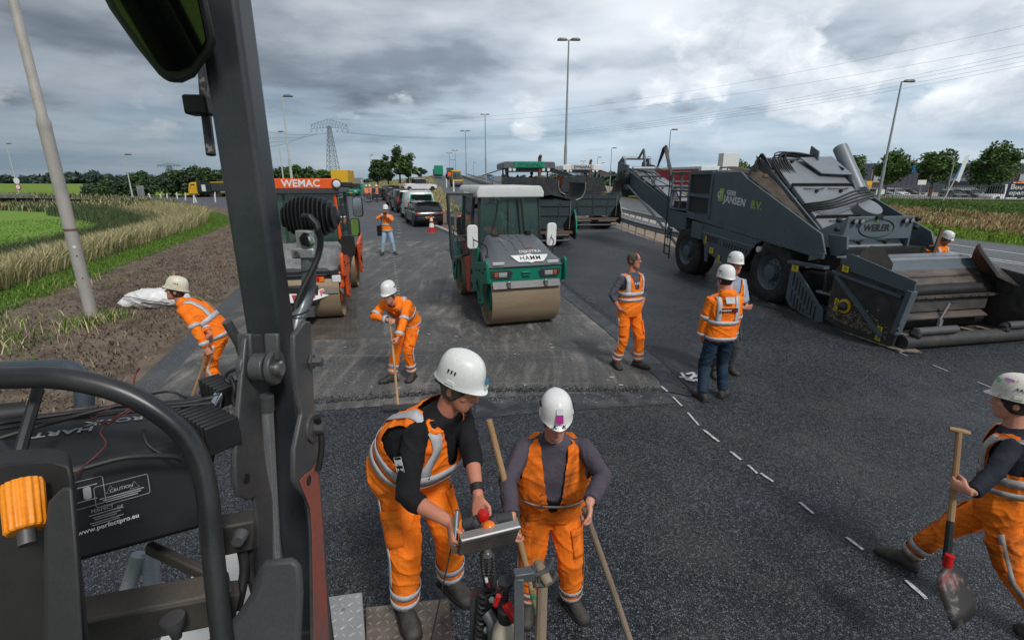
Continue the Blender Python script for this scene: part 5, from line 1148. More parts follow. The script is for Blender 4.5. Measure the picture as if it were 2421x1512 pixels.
def roller(name, label, p, rz, body, hood, roofm, hubm, group='tandem rollers', glassm=M_GLASSC, cabm=M_HDGREY, drumm=M_DRUM, low=0.0):
 t = thing(name, label, 'road roller', p, rz, group)
 drum(t, 1.62, hub=hubm, m=drumm); drum(t, -1.62, hub=hubm, m=drumm)
 for e in (1, -1):
  b = MB(); b.box((0, e * 2.0, 1.15 - low * .8), (1.86, .20, .36)); b.build('frame_beam', body, t, bev=.03)
  for s in (-1, 1):
   for yy, zz in ((1.3, 1.15), (1.3, .85), (1.62, 1.2), (1.95, 1.2), (2.1, 1.3), (1.62, .55)): q = MB(); q.cyl((s * .97, e * yy, zz), (s * 1.0, e * yy, zz), .022, n=6); q.build('frame_bolt', M_BLACK, t)
   q = MB(); q.tube(bez([(s * .86, e * 1.25, 1.1), (s * .99, e * 1.4, .9), (s * .95, e * 1.62, .62)], 5), .022, 6); q.build('hydraulic_hose', M_BLACK, t)
   b = MB(); b.prism([(e * 1.05, 1.30), (e * 1.15, 1.05), (e * 1.40, .46), (e * 1.62, .40), (e * 1.76, .5), (e * 1.86, .95), (e * 2.18, 1.0), (e * 2.24, 1.1), (e * 2.22, 1.44), (e * 2.12, 1.50), (e * 1.98, 1.42), (e * 1.85, 1.40)], (s * .92, 0, 0), (0, 1, 0), (0, 0, 1), (s * .06, 0, 0)); b.build('side_arm', body, t, bev=.015)
  b = MB(); b.beam((-.82, e * 2.19, .955 - low * .8), (.82, e * 2.19, .955 - low * .8), .03, .16, (0, -.55 * e, .8)); b.build('scraper', M_STEELD, t)
 b = MB(); b.box((0, 0, .95), (1.3, 2.2, .7)); b.build('chassis', M_BLACK, t)
 def hd(e, z0):
  b = MB(); R_ = []; z0 -= low
  for y, zt, wt, wb, zb_ in ((.93, z0, .62, .80, 1.30), (1.25, z0 - .05, .62, .84, 1.30), (1.6, z0 - .17, .62, .90, 1.30), (1.88, z0 - .32, .62, .94, 1.30), (2.04, z0 - .44, .62, .95, 1.31), (2.12, z0 - .52, .60, .92, 1.32)):
   zb_ -= low; R_.append([V((x, e * y, z)) for x, z in ((-wb, zb_), (wb, zb_), (wb, zb_ + (zt - zb_) * .42), (wb - .06, zb_ + (zt - zb_) * .55), (wt + .03, zt - .035), (wt - .04, zt), (-wt + .04, zt), (-wt - .03, zt - .035), (-wb + .06, zb_ + (zt - zb_) * .55), (-wb, zb_ + (zt - zb_) * .42))])
  b.loft(R_ if e > 0 else [r[::-1] for r in R_]); return b.build('hood', hood, t, smooth=40)
 h = hd(1, 1.86); hd(-1, 1.80)
 b = MB(); b.box((0, -.02, 1.38 - low), (1.58, 1.86, .5)); b.build('cab_sill', cabm, t, bev=.02)
 pz0, pz1 = 1.62 - low, 2.70
 for sx in (-1, 1):
  for sy, yy in ((1, .90), (-1, -.92)):
   b = MB(); b.beam((sx * .80, yy, pz0), (sx * .76, yy * .95, pz1), .06, .07); b.build('cab_post', cabm, t)
  b = MB(); b.plate([(sx * .79, -.88, 1.62), (sx * .79, .86, 1.62), (sx * .755, .83, 2.68), (sx * .755, -.86, 2.68)], .008) if sx < 0 else b.plate([(sx * .79, -.88, 1.62), (sx * .79, -.2, 1.62), (sx * .755, -.2, 2.68), (sx * .755, -.86, 2.68)], .008)
  b.build('side_pane', glassm, t)
 for yy in (.91, -.93):
  b = MB(); b.plate([(-.77, yy, 1.66 - low), (.77, yy, 1.66 - low), (.735, yy * .96, 2.68), (-.735, yy * .96, 2.68)], .008); b.build('windscreen' if yy > 0 else 'rear_pane', glassm, t)
 b = MB(); b.loft([[V((x * k, y + oy, z)) for x, y in ((-.86, -1.12), (.86, -1.12), (.86, 1.02), (-.86, 1.02))] for z, k, oy in ((2.68, 1.0, 0), (2.80, 1.0, 0), (2.905, .93, -.02), (2.93, .88, -.03))]); b.build('cab_roof', roofm, t, bev=.025)
 b = MB(); b.box((.12, -.35, 1.75), (.5, .5, .14)); b.box((.12, -.62, 2.1), (.48, .12, .65)); b.build('seat', M_BLACK, t, bev=.04)
 b = MB(); b.tube([(.0 + .19 * math.cos(a), .42 + .10 * math.sin(a), 2.0 + .16 * math.sin(a)) for a in np.linspace(0, 2 * pi, 17)[:-1]], .016, 6, closed=True); b.cyl((0, .42, 2.0), (0, .62, 1.66), .03); b.build('steering_wheel', M_BLACK, t)
 return t, h
hp, HRZ = V((-.30, 11.8, .095)), 197
ham, hood = roller('road_roller', 'green tandem roller with grey hood, its cab door standing open', hp, HRZ, M_HGREEN, M_HGREY, M_ROOF, M_HGREEN)
ham.scale = (.885, .95, .98)
def hz(y): return np.interp(y, [.93, 1.25, 1.6, 1.88, 2.04, 2.12], [1.86, 1.81, 1.69, 1.54, 1.42, 1.34])
for row, y0, y1, xs in ((0, 1.0, 1.26, (.30, .10, -.10)), (1, 1.36, 1.72, (.38, .13, -.12))):
 for x in xs:
  b = MB(); pts = [(x + .07, y0, hz(y0) + .004)] + [(x, y0 + (y1 - y0) * k, hz(y0 + (y1 - y0) * k) + .004) for k in (.12, .4, .7, 1)] + [(x - .07, y1 + .03, hz(y1 + .03) + .004)]
  b.tube(pts, .012, 6); b.build('hood_rib', M_HGREY, ham)
b = MB(); b.lathe([(.10, 0), (.10, .02), (.085, .03)], (.42, 1.0, 1.845), (0, .1, 1), 16); b.build('filler_cap', M_BLACK, ham)
b = MB(); b.lathe([(.07, 0), (.075, .03), (.07, .07), (.075, .10)], (-.45, 1.0, 1.84), (0, 0, 1), 16); b.build('intake_cap', M_BLACK, ham)
sl = V((0, .16, -.12)).normalized(); ez = V((0, .6, .8))
dn_ = V((0, 1.93 - 1.8, hz(1.95) - hz(1.8))).normalized()
text('DIJKSTRA', ham, M_WHITE, .12, (-.20, 1.815, hz(1.815) + .012), (-1, 0, 0), -V((0, .28, hz(1.95) - hz(1.67))), bold=.012, space=1.08)
for k in range(3):
 b = MB(); xx = -.14 - .07 * k; b.plate([(xx + .03, 1.70, hz(1.70) + .012), (xx - .03, 1.70, hz(1.70) + .012), (xx, 1.66, hz(1.66) + .014)], .004); b.build('red_crown_mark', M_REDP, ham)
bo = V((-.14, 2.0, hz(2.0) + .015)); bup = -V((0, .16, hz(2.08) - hz(1.92))).normalized()
b = MB(); b.prism([(.46, .09), (.38, -.02), (.30, -.10), (.08, -.10), (0, -.135), (-.08, -.10), (-.30, -.10), (-.38, -.02), (-.46, .09), (-.12, .09), (0, .125), (.12, .09)], bo + V((.0, 0, 0)), (-1, 0, 0), bup, V((-1, 0, 0)).cross(bup) * .016); bd = b.build('badge', M_WHITE, ham)
text('HAMM', ham, M_BLACK, .165, bo + V((-1, 0, 0)).cross(bup) * .018 + bup * (-.005), (-1, 0, 0), bup, bold=.012, space=1.12)
for s in (-1, 1):
 b = MB(); b.box((s * .66, 2.118, 1.40), (.27, .02, .055), (R(-20), 0, 0)); b.build('reflector', M_WHITE, ham)
 lt = MB(); lt.prism([(-.27, .085), (.20, .085), (.27, .03), (.20, -.085), (-.20, -.085), (-.27, -.02)] if s < 0 else [(.27, .085), (-.20, .085), (-.27, .03), (-.20, -.085), (.20, -.085), (.27, -.02)], (s * .58, 2.10, 1.17), (1, 0, 0), (0, 0, 1), (0, .02, 0)); hl = lt.build('headlight', M_HDGREY, ham)
 q = MB(); q.box((s * .56, 2.125, 1.17), (.20, .03, .10)); q.build('lens', M_LENS, hl, bev=.01)
 q = MB(); q.box((s * .72, 2.125, 1.17), (.09, .03, .10)); q.build('indicator', M_AMBER, hl, bev=.01)
 for i in range(4): q = MB(); q.cyl((s * .58 - .24, 2.15, 1.225 - .037 * i), (s * .58 + .24, 2.15, 1.225 - .037 * i), .005, n=5); q.build('guard_bar', M_BLACK, hl)
 mirror(ham, (s * 1.02, 1.12, 1.86), .26, .52, (s * -.12, -1, .05), M_WHITE, [(s * .82, 1.72, 1.50), (s * .82, 1.72, 1.68), (s * .90, 1.58, 1.76), (s * 1.0, 1.2, 1.80), (s * 1.02, 1.17, 1.86)])
 q = MB(); q.lathe([(.055, 0), (.05, .06), (.02, .12)], (s * .82, 1.72, 1.42), (0, 0, 1), 10); q.build('mirror_socket', M_BLACK, ham)
 q = MB(); q.box((s * .45, 2.24, .98), (.08, .06, .14)); q.build('latch', M_STEEL, ham, bev=.01)
b = MB(); b.box((0, 2.12, 1.20), (.22, .06, .035)); b.box((0, 2.13, 1.14), (.18, .05, .02)); b.build('tow_eye', M_HGREEN, ham, bev=.01)
for k in range(5): q = MB(); q.cyl((-.66 + .33 * k, 2.205, .95), (-.66 + .33 * k, 2.225, .955), .012, n=6); q.build('scraper_bolt', M_STEEL, ham)
b = MB(); b.prism([(-1.15, 1.62), (.40, 1.62), (.15, 1.0), (.05, .38), (-.35, .36), (-.45, 1.0)], (.80, 0, 0), (0, 1, 0), (0, 0, 1), (.07, 0, 0)); b.build('red_side_panel', M_HRED, ham, bev=.015)
b = MB(); b.prism([(.42, 1.60), (1.0, 1.60), (1.0, 1.28), (.75, .55), (.2, .42), (.18, 1.0)], (.81, 0, 0), (0, 1, 0), (0, 0, 1), (.06, 0, 0)); b.build('green_side_panel', M_HGREEN, ham, bev=.015)
for z in (.62, .95): q = MB(); q.box((.875, .28, z), (.02, .16, .12)); q.build('step_recess', M_BLACK, ham)
for yy in (-1.2,): q = MB(); q.tube([(.9, -1.9, 1.4), (.9, -1.9, 1.75), (.9, -1.3, 1.75)], .02, 6); q.build('grab_rail', M_HGREEN, ham)
text('HAMMTRONIC', ham, M_WHITE, .085, (.872, -.1, 2.75), (0, -1, 0), (0, 0, 1), bold=.01)
dA, dB = V((.82, .55, 0)), V((1.56, .95, 0)); dd = (dB - dA)
dp = lambda u, z: dA + dd * u + V((0, 0, z))
b = MB(); fr = [dp(1, 2.76), dp(0, 2.74), dp(.12, 1.95), dp(.25, 1.42), dp(.9, 1.36)]
for i in range(5): b.beam(fr[i], fr[(i + 1) % 5], .05, .06, (dd.y, -dd.x, 0))
b.beam(dp(.93, 1.85), dp(.16, 1.85), .04, .05, (dd.y, -dd.x, 0)); dr = b.build('cab_door', M_HDGREY, ham)
b = MB(); b.plate([dp(.99, 2.74), dp(.02, 2.72), dp(.15, 1.87), dp(.94, 1.87)], .008); b.build('door_pane', glass('clear_pane', (0.03, 0.05, 0.05), alpha=.14), dr); b = MB(); b.plate([dp(.93, 1.82), dp(.18, 1.82), dp(.26, 1.44), dp(.88, 1.40)], .008); b.build('lower_pane', M_GLASSC, dr)
b = MB(); b.tube([dp(.30, 1.83) + V((.05, .06, 0)), dp(.30, 1.72) + V((.05, .08, 0)), dp(.62, 1.72) + V((.05, .08, 0)), dp(.62, 1.83) + V((.05, .06, 0))], .014, 6); b.build('door_handle', M_BLACK, dr)
mirror(ham, (1.14, .35, 2.03), .19, .42, (-.2, 1, 0), M_BLACK, [(.86, .3, 2.3), (1.05, .33, 2.35), (1.12, .34, 2.2)])
b = MB(); b.tube([(.55, .935, 1.70), (.35, .93, 2.3), (.30, .92, 2.62)], .012, 5); b.tube([(.05, .935, 1.75), (.05, .935, 2.62)], .012, 5); b.tube([(-.28, .935, 1.75), (-.20, .935, 2.62)], .02, 5); b.tube([(-.40, .935, 1.75), (-.30, .935, 2.62)], .014, 5); b.build('wiper', M_BLACK, ham)
M_RPLATE = mat('steel_road_plate', (0.17, 0.145, 0.12), 0.55, 0.4, col2=(0.09, 0.08, 0.07), scale=2.2, amt=.9, bump=.2)
def road_plate(label, pts, z=.03):
 b = MB(); P_ = [V((p[0], p[1], zg(p[1]) + z)) for p in pts]; b.plate(P_, .022); o = b.build('road_plate', M_RPLATE)
 tag(o, label, 'steel plate', 'steel road plates under the rollers')
 q = MB(); ex = (P_[1] - P_[0]); ey = (P_[3] - P_[0]); nx, ny = max(2, int(ex.length / .09)), max(2, int(ey.length / .09))
 for i in range(nx):
  for j in range(ny):
   c = P_[0] + ex * (i + .5) / nx + ey * (j + .5) / ny + V((0, 0, .014)); a = .7 if (i + j) % 2 else -.7
   q.beam(c - V((math.cos(a), math.sin(a), 0)) * .026, c + V((math.cos(a), math.sin(a), 0)) * .026, .013, .006)
 q.build('tread_bar', M_RPLATE, o, kind='stuff')
road_plate('steel road plate under the front drum of the green roller', [(.55, 10.75), (1.25, 10.95), (1.1, 11.9), (.3, 11.7)], .012)
pw = [G(845, 800), G(845, 708), G(700, 708), G(690, 805)]
road_plate('wet ribbed steel plate in front of the orange roller', [(p.x, p.y) for p in pw], .012)
wm, wh = roller('road_roller', 'orange tandem roller with a covered hood, half hidden by the steel post', V((-4.99, 12.24, .098)), 191.5, M_WORANGE, M_HDGREY, M_HDGREY, M_WORANGE, low=.30)
b = MB(); b.box((0.0, .98, 2.91), (1.66, .10, .22)); b.build('roof_band', M_WORANGE, wm, bev=.015)
text('WEMAC', wm, M_WHITE, .215, (-.08, 1.035, 2.91), (-1, 0, 0), (0, 0, 1), bold=.025, space=1.03)
for s in (-1, 1): b = MB(); b.beam((s * .80, .955, 1.66), (s * .76, .93, 2.70), .05, .04); b.build('orange_post', M_WORANGE, wm)
b = MB(); b.lathe([(.105, 0), (.115, .03), (.10, .14), (.05, .17)], (-.84, 1.06, 2.90), (0, -1, 0), 18); lp_ = b.build('work_lamp', M_BLACK, wm); b = MB(); b.lathe([(.09, .0), (.06, .03), (.01, .035)], (-.84, 1.055, 2.90), (0, 1, 0), 18); b.build('lens', M_LENS, lp_)
b = MB(); b.box((-1.06, .95, 2.88), (.24, .14, .12)); b.build('beacon_housing', M_BLACK, wm, bev=.02)
mirror(wm, (-1.22, .75, 2.38), .24, .46, (.25, 1, .02), M_BLACK, [(-.82, .9, 2.62), (-1.0, .92, 2.66), (-1.18, .78, 2.62)])
mirror(wm, (-1.14, .9, 1.92), .22, .42, (.3, 1, .02), M_BLACK, [(-.86, .98, 1.7), (-.9, 1.0, 2.2), (-.86, .98, 2.6)])
mirror(wm, (-1.0, 1.3, 1.55), .30, .50, (.1, -1, .1), M_BLACK, [(-.55, 1.5, 1.30), (-.8, 1.45, 1.26), (-.98, 1.34, 1.34)])
b = MB(); b.tube([(0.1, 1.0, 2.66), (-.05, .99, 2.6), (-.62, .97, 2.50), (-.66, .97, 1.8)], .012, 5); b.build('wiper', M_BLACK, wm)
def tarp(u, v):
 x = -.92 + 1.84 * u; y = .95 + 1.22 * v
 z = hz(min(y, 2.05)) - .25 + .035 * noise.noise(V((x * 4, y * 3, 1))) + .02 * noise.noise(V((x * 11, y * 8, 3)))
 e = max(0, abs(x) - .74); z -= e * 1.6
 if v > .82: z -= (v - .82) * 1.55; y -= (v - .82) * .25
 return (x, y, z)
b = MB(); b.grid(tarp, 40, 30); o = b.build('tarpaulin', M_TARP, wm, smooth=180); md = o.modifiers.new('solid', 'SOLIDIFY'); md.thickness = .012
for s in (-1, 1):
 q = MB(); q.box((s * .42, 2.13, .95), (.26, .05, .11)); tl = q.build('lamp_cluster', M_RED, wm, bev=.012)
 q = MB(); q.box((s * .50, 2.158, .95), (.09, .012, .10)); q.build('amber_lens', M_AMBER, tl)
 q = MB(); q.box((s * .80, 2.14, .95), (.18, .06, .15)); q.build('headlight', M_LENS, wm, bev=.015)
b = MB(); b.box((0, 2.06, .90), (1.7, .1, .42)); b.build('dark_front', M_BLACK, wm)
for k in range(12):
 a0, a1 = -1 + k / 6, -1 + (k + 1) / 6
 cv = lambda a, z: V((a * .82, 2.28 - .22 * a * a + (.06 if z < .6 else 0), z + .20 * a * a))
 b = MB(); b.plate([cv(a0, .68), cv(a1, .68), cv(a1, .50), cv(a0, .50)], .012); sk = b.build('skirt_plate', M_WHITE, wm)
 b = MB(); off_ = V((0, .012, .002)); b.plate([cv(a0 + .02, .66) + off_, cv(a1 - .03, .66) + off_, cv((a0 + a1) / 2, .53) + off_], .004); b.build('red_triangle', M_REDP, sk)
b = MB(); b.b2((-.42, 2.16, .42), (.86, 2.27, .84)); b.build('black_front_box', M_BLACK, wm, bev=.03)  # plain black box in front of part of the drum
b = MB(); b.beam((-.2, 2.0, .34), (-.2, 2.5, .30), .28, .16); b.build('hitch_tube', M_STEELD, wm)
b = MB(); b.box((0, .2, 1.75), (.5, .5, .5)); b.build('console', M_HDGREY, wm, bev=.05)
def ramp_pt(px, py):
 for y in np.arange(44, 165, .5):
  if A(px, py, y).z < rz_(y): return A(px, py, y)
 return A(px, py, 150)
M_RYEL = mat('roller_yellow', (0.72, 0.42, 0.02), 0.5)
rp = ramp_pt(1076, 442)
roller('road_roller', 'yellow tandem roller working on the ramp', rp + V((0, 2, .05)), 196, M_RYEL, M_HDGREY, M_RYEL, M_RYEL, cabm=M_RYEL, drumm=M_STEELD)
rp = ramp_pt(1067, 425)
roller('road_roller', 'orange wheeled roller behind the yellow one near the ramp crest', rp + V((-.6, 3, .1)), 195, M_WORANGE, M_WORANGE, M_HDGREY, M_WORANGE, drumm=M_STEELD)
# ================================================================== PAVERS
M_HOP = mat('tarred_hopper_steel', (0.018, 0.022, 0.026), 0.5, col2=(0.05, 0.05, 0.05), scale=4, amt=.7, bump=.3, bscale=30)
M_HOPB = mat('blue_black_apron', (0.028, 0.045, 0.052), 0.5, col2=(0.02, 0.028, 0.033), scale=3, bump=.2)
M_MIX = asphalt('loose_asphalt_mix', (0.010, 0.011, 0.012), (0.05, 0.052, 0.056), 40, 1.0)
M_RUST = mat('rusty_pipe', (0.16, 0.09, 0.05), 0.8, col2=(0.09, 0.05, 0.03), scale=9)
M_PGREEN = mat('paver_green', (0.0, 0.30, 0.175), 0.45)
M_EDGE = mat('worn_steel_edge', (0.30, 0.30, 0.29), 0.5, .5)
def paver(label, p, rz, roof, roof2, heap, logo_m):
 t = thing('asphalt_paver', label, 'paver', p, rz, 'asphalt pavers'); zl = 2.02
 b = MB(); b.prism([(-1.75, zl - .02), (1.75, zl - .02), (1.72, 1.85), (1.05, .80), (-1.05, .80), (-1.72, 1.85)], (0, -.05, 0), (1, 0, 0), (0, 0, 1), (0, .06, 0)); ap = b.build('apron', M_HOPB, t)
 for x0, z0, x1, z1 in ((-1.5, 1.38, 1.5, 1.38), (-1.1, .82, 1.1, .82), (-.02, .9, -.02, 1.95), (.85, .9, 1.0, 1.95), (-.85, .9, -1.0, 1.95), (-1.5, 1.8, 1.5, 1.8)):
  q = MB(); q.beam((x0, .03, z0), (x1, .03, z1), .07, .06, (0, 1, 0)); q.build('rib', M_HOPB, ap)
 for s in (-1, 1):
  prof = [(1.0, 1.0), (1.55, 1.45), (1.70, zl), (1.96, zl + .12), (2.09, zl + .36), (2.12, zl + .58), (2.11, zl + .78)]
  pts = [V((s * x, 0, z)) for x, z in prof]
  def wing(u, v):
   i = min(int(u * 6), 5); f = u * 6 - i; q = pts[i].lerp(pts[i + 1], f); q.y = -.02 - 2.0 * v; q.x *= 1 - .10 * v; return q
  b = MB(); b.grid(wing, 18, 4); w_ = b.build('hopper_wing', M_HOP, t, smooth=60); md = w_.modifiers.new('s', 'SOLIDIFY'); md.thickness = .05
  b = MB(); b.tube(bez([pts[2]] + pts[3:], 5), .024, 6); b.build('wing_rim', M_EDGE, w_)
  b = MB(); b.prism([(-.3, .35), (.25, .3), (.38, .6), (.38, 1.0), (.1, 1.45), (-.5, 1.75), (-1.8, 1.75), (-1.8, .4)], (s * 1.62, 0, 0), (0, 1, 0), (0, 0, 1), (s * .07, 0, 0)); sp = b.build('side_plate', M_HOP, t, bev=.02)
  b = MB(); b.tube([(s * 1.66, .39, .62), (s * 1.66, .39, 1.0), (s * 1.66, .11, 1.46), (s * 1.66, -.3, 1.67)], .032, 6); b.build('plate_edge', roof if roof is M_PGREEN else M_EDGE, sp)
  b = MB(); b.cyl((s * .22, .42, .50), (s * 1.30, .42, .50), .10, n=14); b.build('push_roller', M_HOP, t)
  b = MB(); b.box((s * .95, -1.6, .35), (.45, 3.6, .66)); b.build('crawler_track', M_BLACK, t, bev=.2)
  b = MB(); b.tube([(s * 1.45, .05, zl), (s * 1.40, .12, .75)], .016, 5); b.build('chain', M_EDGE, t)
 b = MB(); b.beam((-1.5, .18, .62), (1.5, .18, .62), .3, .1); b.build('push_beam', M_RUST, t)
 b = MB(); b.cyl((-1.35, .40, .27), (1.35, .40, .27), .06, n=10); b.build('tow_bar', M_HOP, t)
 def hp_(u, v):
  x = -1.85 + 3.7 * u; y = -.03 - 1.9 * v
  z = zl - .05 + heap * (math.exp(-((x + .55) / .75) ** 2) + .72 * math.exp(-((x - .75) / .65) ** 2)) * (1 - (2 * v - .8) ** 2 * .6) + .04 * noise.noise(V((x * 6, y * 6, 0))) + .05 * noise.noise(V((x * 2.2, y * 2, 4)))
  return (x, y, max(z, 1.9))
 b = MB(); b.grid(hp_, 44, 20); o = b.build('asphalt_heap', M_MIX, t, smooth=180); o['kind'] = 'stuff'
 b = MB(); b.prism([(-1.55, 2.1), (1.55, 2.1), (1.30, 3.0), (-1.10, 3.0)], (0, -2.1, 0), (1, 0, 0), (0, 0, 1), (0, .06, 0)); b.build('back_plate', M_HOP, t)
 b = MB(); b.box((0, -3.9, 1.55), (2.4, 3.5, 1.1)); b.build('machine_body', M_HOPB, t, bev=.06)
 b = MB(); b.tube(bez([(-.52, -2.6, 2.1), (-.52, -2.6, 3.7), (-.52, -2.55, 3.95), (-.58, -2.5, 4.02)], 4), .085, 12); b.build('exhaust_pipe', M_RUST, t)
 for sx in (-1, 1):
  for yy in (-3.0, -5.0): b = MB(); b.beam((sx * 1.0, yy, 2.1), (sx * 1.0, yy, 3.42), .07, .07); b.build('canopy_post', M_HDGREY, t)
 b = MB(); b.loft([[V((x * k, -4.0 + y, z)) for x, y in ((-1.28, -1.5), (1.28, -1.5), (1.28, 1.5), (-1.28, 1.5))] for z, k in ((3.42, .98), (3.52, 1), (3.68, 1), (3.75, .93))]); cr = b.build('canopy', roof2, t, bev=.03)
 b = MB(); b.prism([(-.75, 3.48), (.75, 3.48), (.72, 3.755), (-.72, 3.755)], (0, -2.51, 0), (1, 0, 0), (0, 0, 1), (0, .05, 0)); b.build('canopy_front', roof, cr)
 text('DYNAPAC', cr, logo_m, .24, (-.02, -2.44, 3.60), (-1, 0, 0), (0, 0, 1), bold=.02, space=1.1)
 b = MB(); b.box((0, -2.75, 3.33), (2.3, .35, .14)); b.build('lamp_rail', M_BLACK, cr)
 for x in (-.95, -.7, .75, .95): q = MB(); q.cyl((x, -2.5, 3.38), (x, -2.54, 3.38), .08, n=10); q.build('work_lamp', M_LENS, cr)
 for s in (-1, 1):
  b = MB(); b.plate([(s * 1.25, -2.8, 3.42), (s * 1.25, -5, 3.42), (s * 2.3, -5, 3.1), (s * 2.3, -2.8, 3.1)], .03); b.build('side_awning', M_ROOF, cr)
  b = MB(); b.tube([(s * 1.25, -2.75, 3.42), (s * 2.3, -2.75, 3.1)], .03, 5); b.build('awning_arm', M_HDGREY, cr)
  b = MB(); b.box((s * .8, -4.3, 2.35), (.5, .5, .12)); b.box((s * .8, -4.58, 2.7), (.48, .12, .62)); b.build('seat', M_BLACK, t, bev=.05)
 return t
pv1 = paver('green roofed paver with a heap of asphalt in its hopper', V((1.2, 22.3, zg(22.3))), 188, M_PGREEN, M_HGREY, .45, mat('faded_logo', (0.05, 0.12, 0.09), .6))
pv2 = paver('white roofed paver beside the guard rail', V((4.8, 29.6, zg(29.6))), 188, M_ROOF, M_WHITE, .16, M_BLACK)
b = MB(); b.plate([(-.55, -3.05, 2.2), (.35, -3.05, 2.2), (.35, -3.05, 3.5), (-.55, -3.05, 3.5)], .02); b.plate([(-1.0, -3.03, 2.15), (1.0, -3.03, 2.15), (1.0, -3.03, 3.55), (-1.0, -3.03, 3.55)], .012); b.build('windscreen', glass('clear_screen', (.3, .33, .33), alpha=.22), pv2)
b = MB(); b.plate([(-.30, -3.0, 2.2), (-.05, -3.0, 2.2), (-.5, -3.0, 3.1), (-.5, -3.0, 2.55)], .02); b.build('green_stripe', M_PGREEN, pv2)
# ================================================================== MATERIAL TRANSFER VEHICLE
M_TV = mat('transfer_grey', (0.10, 0.13, 0.15), 0.45, col2=(0.075, 0.10, 0.118), scale=2.5, grime=((0.035, 0.033, 0.03), 3.0, .60, .5))
M_TVL = mat('transfer_light_plate', (0.25, 0.27, 0.295), 0.38, .25, col2=(0.19, 0.21, 0.23), scale=2.0, rvar=.08)
M_TVD = mat('tarred_plate', (0.036, 0.036, 0.036), 0.55, col2=(0.085, 0.07, 0.055), scale=2.5, amt=.8, bump=.4, bscale=30, grime=((0.012, 0.012, 0.013), 2.6, .52, .9))
M_TVW = mat('worn_slat_steel', (0.20, 0.165, 0.14), 0.4, .5, col2=(0.055, 0.05, 0.048), scale=2.2, amt=.9, stretch=(.5, 1, 2))
M_CANVAS = mat('stained_canvas', (0.055, 0.042, 0.033), .9, col2=(0.12, 0.095, 0.07), scale=2.0, amt=.8, bump=.5, bscale=14, stretch=(1, 1, .35))
M_SCALE = mat('dried_asphalt_crust', (0.30, 0.25, 0.19), .95, col2=(0.06, 0.055, 0.05), scale=12, amt=.9, bump=.8, bscale=40)
M_LIME = mat('lime_green_print', (0.36, 0.56, 0.05), .5)
M_MESH = mat('fine_grille_mesh', (0.022, 0.022, 0.022), .7, col2=(0.05, 0.05, 0.05), scale=60, amt=.9)
tv = thing('transfer_vehicle', 'huge dark grey asphalt transfer vehicle with inclined conveyors and front hopper', 'transfer vehicle', (7.97, 12.05, .096), 191.2)
XN, XF = 1.48, -1.48
def tp_(name, mb, m, par=tv, **k): return mb.build(name, m, par, **k)
def side(name, poly, x=XN, t=.05, m=M_TV, par=tv, bev=.012):
 b = MB(); b.prism(poly, (x, 0, 0), (0, 1, 0), (0, 0, 1), (-t if x > 0 else t, 0, 0)); return b.build(name, m, par, bev=bev)
for s in (-1, 1):
 for y, lab in ((-.35, 'front'), (-4.28, 'rear')):
  c = V((s * 1.13, y, .75)); b = MB(); r = .77; w = .66
  b.lathe([(.43, -w * .46), (.50, -w * .5), (.66, -w * .5), (.74, -w * .44), (r, -w * .36), (r, w * .36), (.74, w * .44), (.66, w * .5), (.50, w * .5), (.43, w * .46)], c, (1, 0, 0), 48, caps=False)
  for k in range(60):
   a = 2 * pi * k / 60
   for u in (-.22, -.08, .08, .22):
    if abs(u) > .2 or k % 2: b.box(c + V((u, (r + .004) * math.cos(a), (r + .004) * math.sin(a))), (.10, .045, .02), Matrix.Rotation(a - pi / 2, 3, 'X'))
  wh_ = b.build('wheel', M_TYRE, tv, smooth=40)
  q = MB(); o = s * w * .5
  q.lathe([(.44, o * .96), (.42, o * .90), (.36, o * .55), (.34, o * .50), (.22, o * .55), (.20, o * .75), (.19, o * .98), (.12, o * 1.02), (.01, o * 1.02)], c, (1, 0, 0), 32, caps=False); q.build('rim', M_TV, wh_, smooth=30)
  for k in range(12): a = 2 * pi * k / 12; q = MB(); q.cyl(c + V((o * .5, .28 * math.cos(a), .28 * math.sin(a))), c + V((o * .62, .28 * math.cos(a), .28 * math.sin(a))), .022, n=6); q.build('wheel_nut', M_TVL, wh_)
up = [(-3.15, 1.84), (-3.15, 3.20), (-1.92, 3.21), (-1.62, 3.03), (1.11, 1.86), (1.30, 1.44)]
side('body_panel', up); side('body_panel', up, XF)
b = MB(); b.box((0, -.95, 1.2), (2.2, 4.6, .7)); tp_('chassis', b, M_BLACK)
b = MB(); b.prism([(-4.4, 1.95), (-4.4, 3.22), (-3.15, 3.22), (-3.15, 1.85)], (XN - .06, 0, 0), (0, 1, 0), (0, 0, 1), (-2.8, 0, 0)); ec = tp_('engine_housing', b, M_TV)
gr = [(-4.38, 1.98), (-4.38, 3.2), (-3.17, 3.2), (-3.17, 1.88)]
b = MB()
for i in range(4): b.beam((XN - .02, *gr[i]), (XN - .02, *gr[(i + 1) % 4]), .10, .09, (1, 0, 0))
b.beam((XN - .015, -4.38, 2.55), (XN - .015, -3.17, 2.50), .10, .09, (1, 0, 0)); gf = b.build('grille_frame', M_TV, tv)
for z0, z1 in ((2.02, 2.48), (2.60, 3.14)): b = MB(); b.b2((XN - .055, -4.3, z0), (XN - .035, -3.24, z1)); b.build('grille_mesh', M_MESH, gf)
b = MB(); b.b2((-1.3, -4.4, 3.22), (1.4, -3.1, 3.27)); tp_('roof_plate', b, M_TVL)
for k in range(3): b = MB(); b.tube([(1.2 - .5 * k, -3.3, 3.27), (1.2 - .5 * k, -3.3, 3.34), (.95 - .5 * k, -3.3, 3.34), (.95 - .5 * k, -3.3, 3.27)], .02, 6); tp_('lifting_handle', b, M_BLACK)
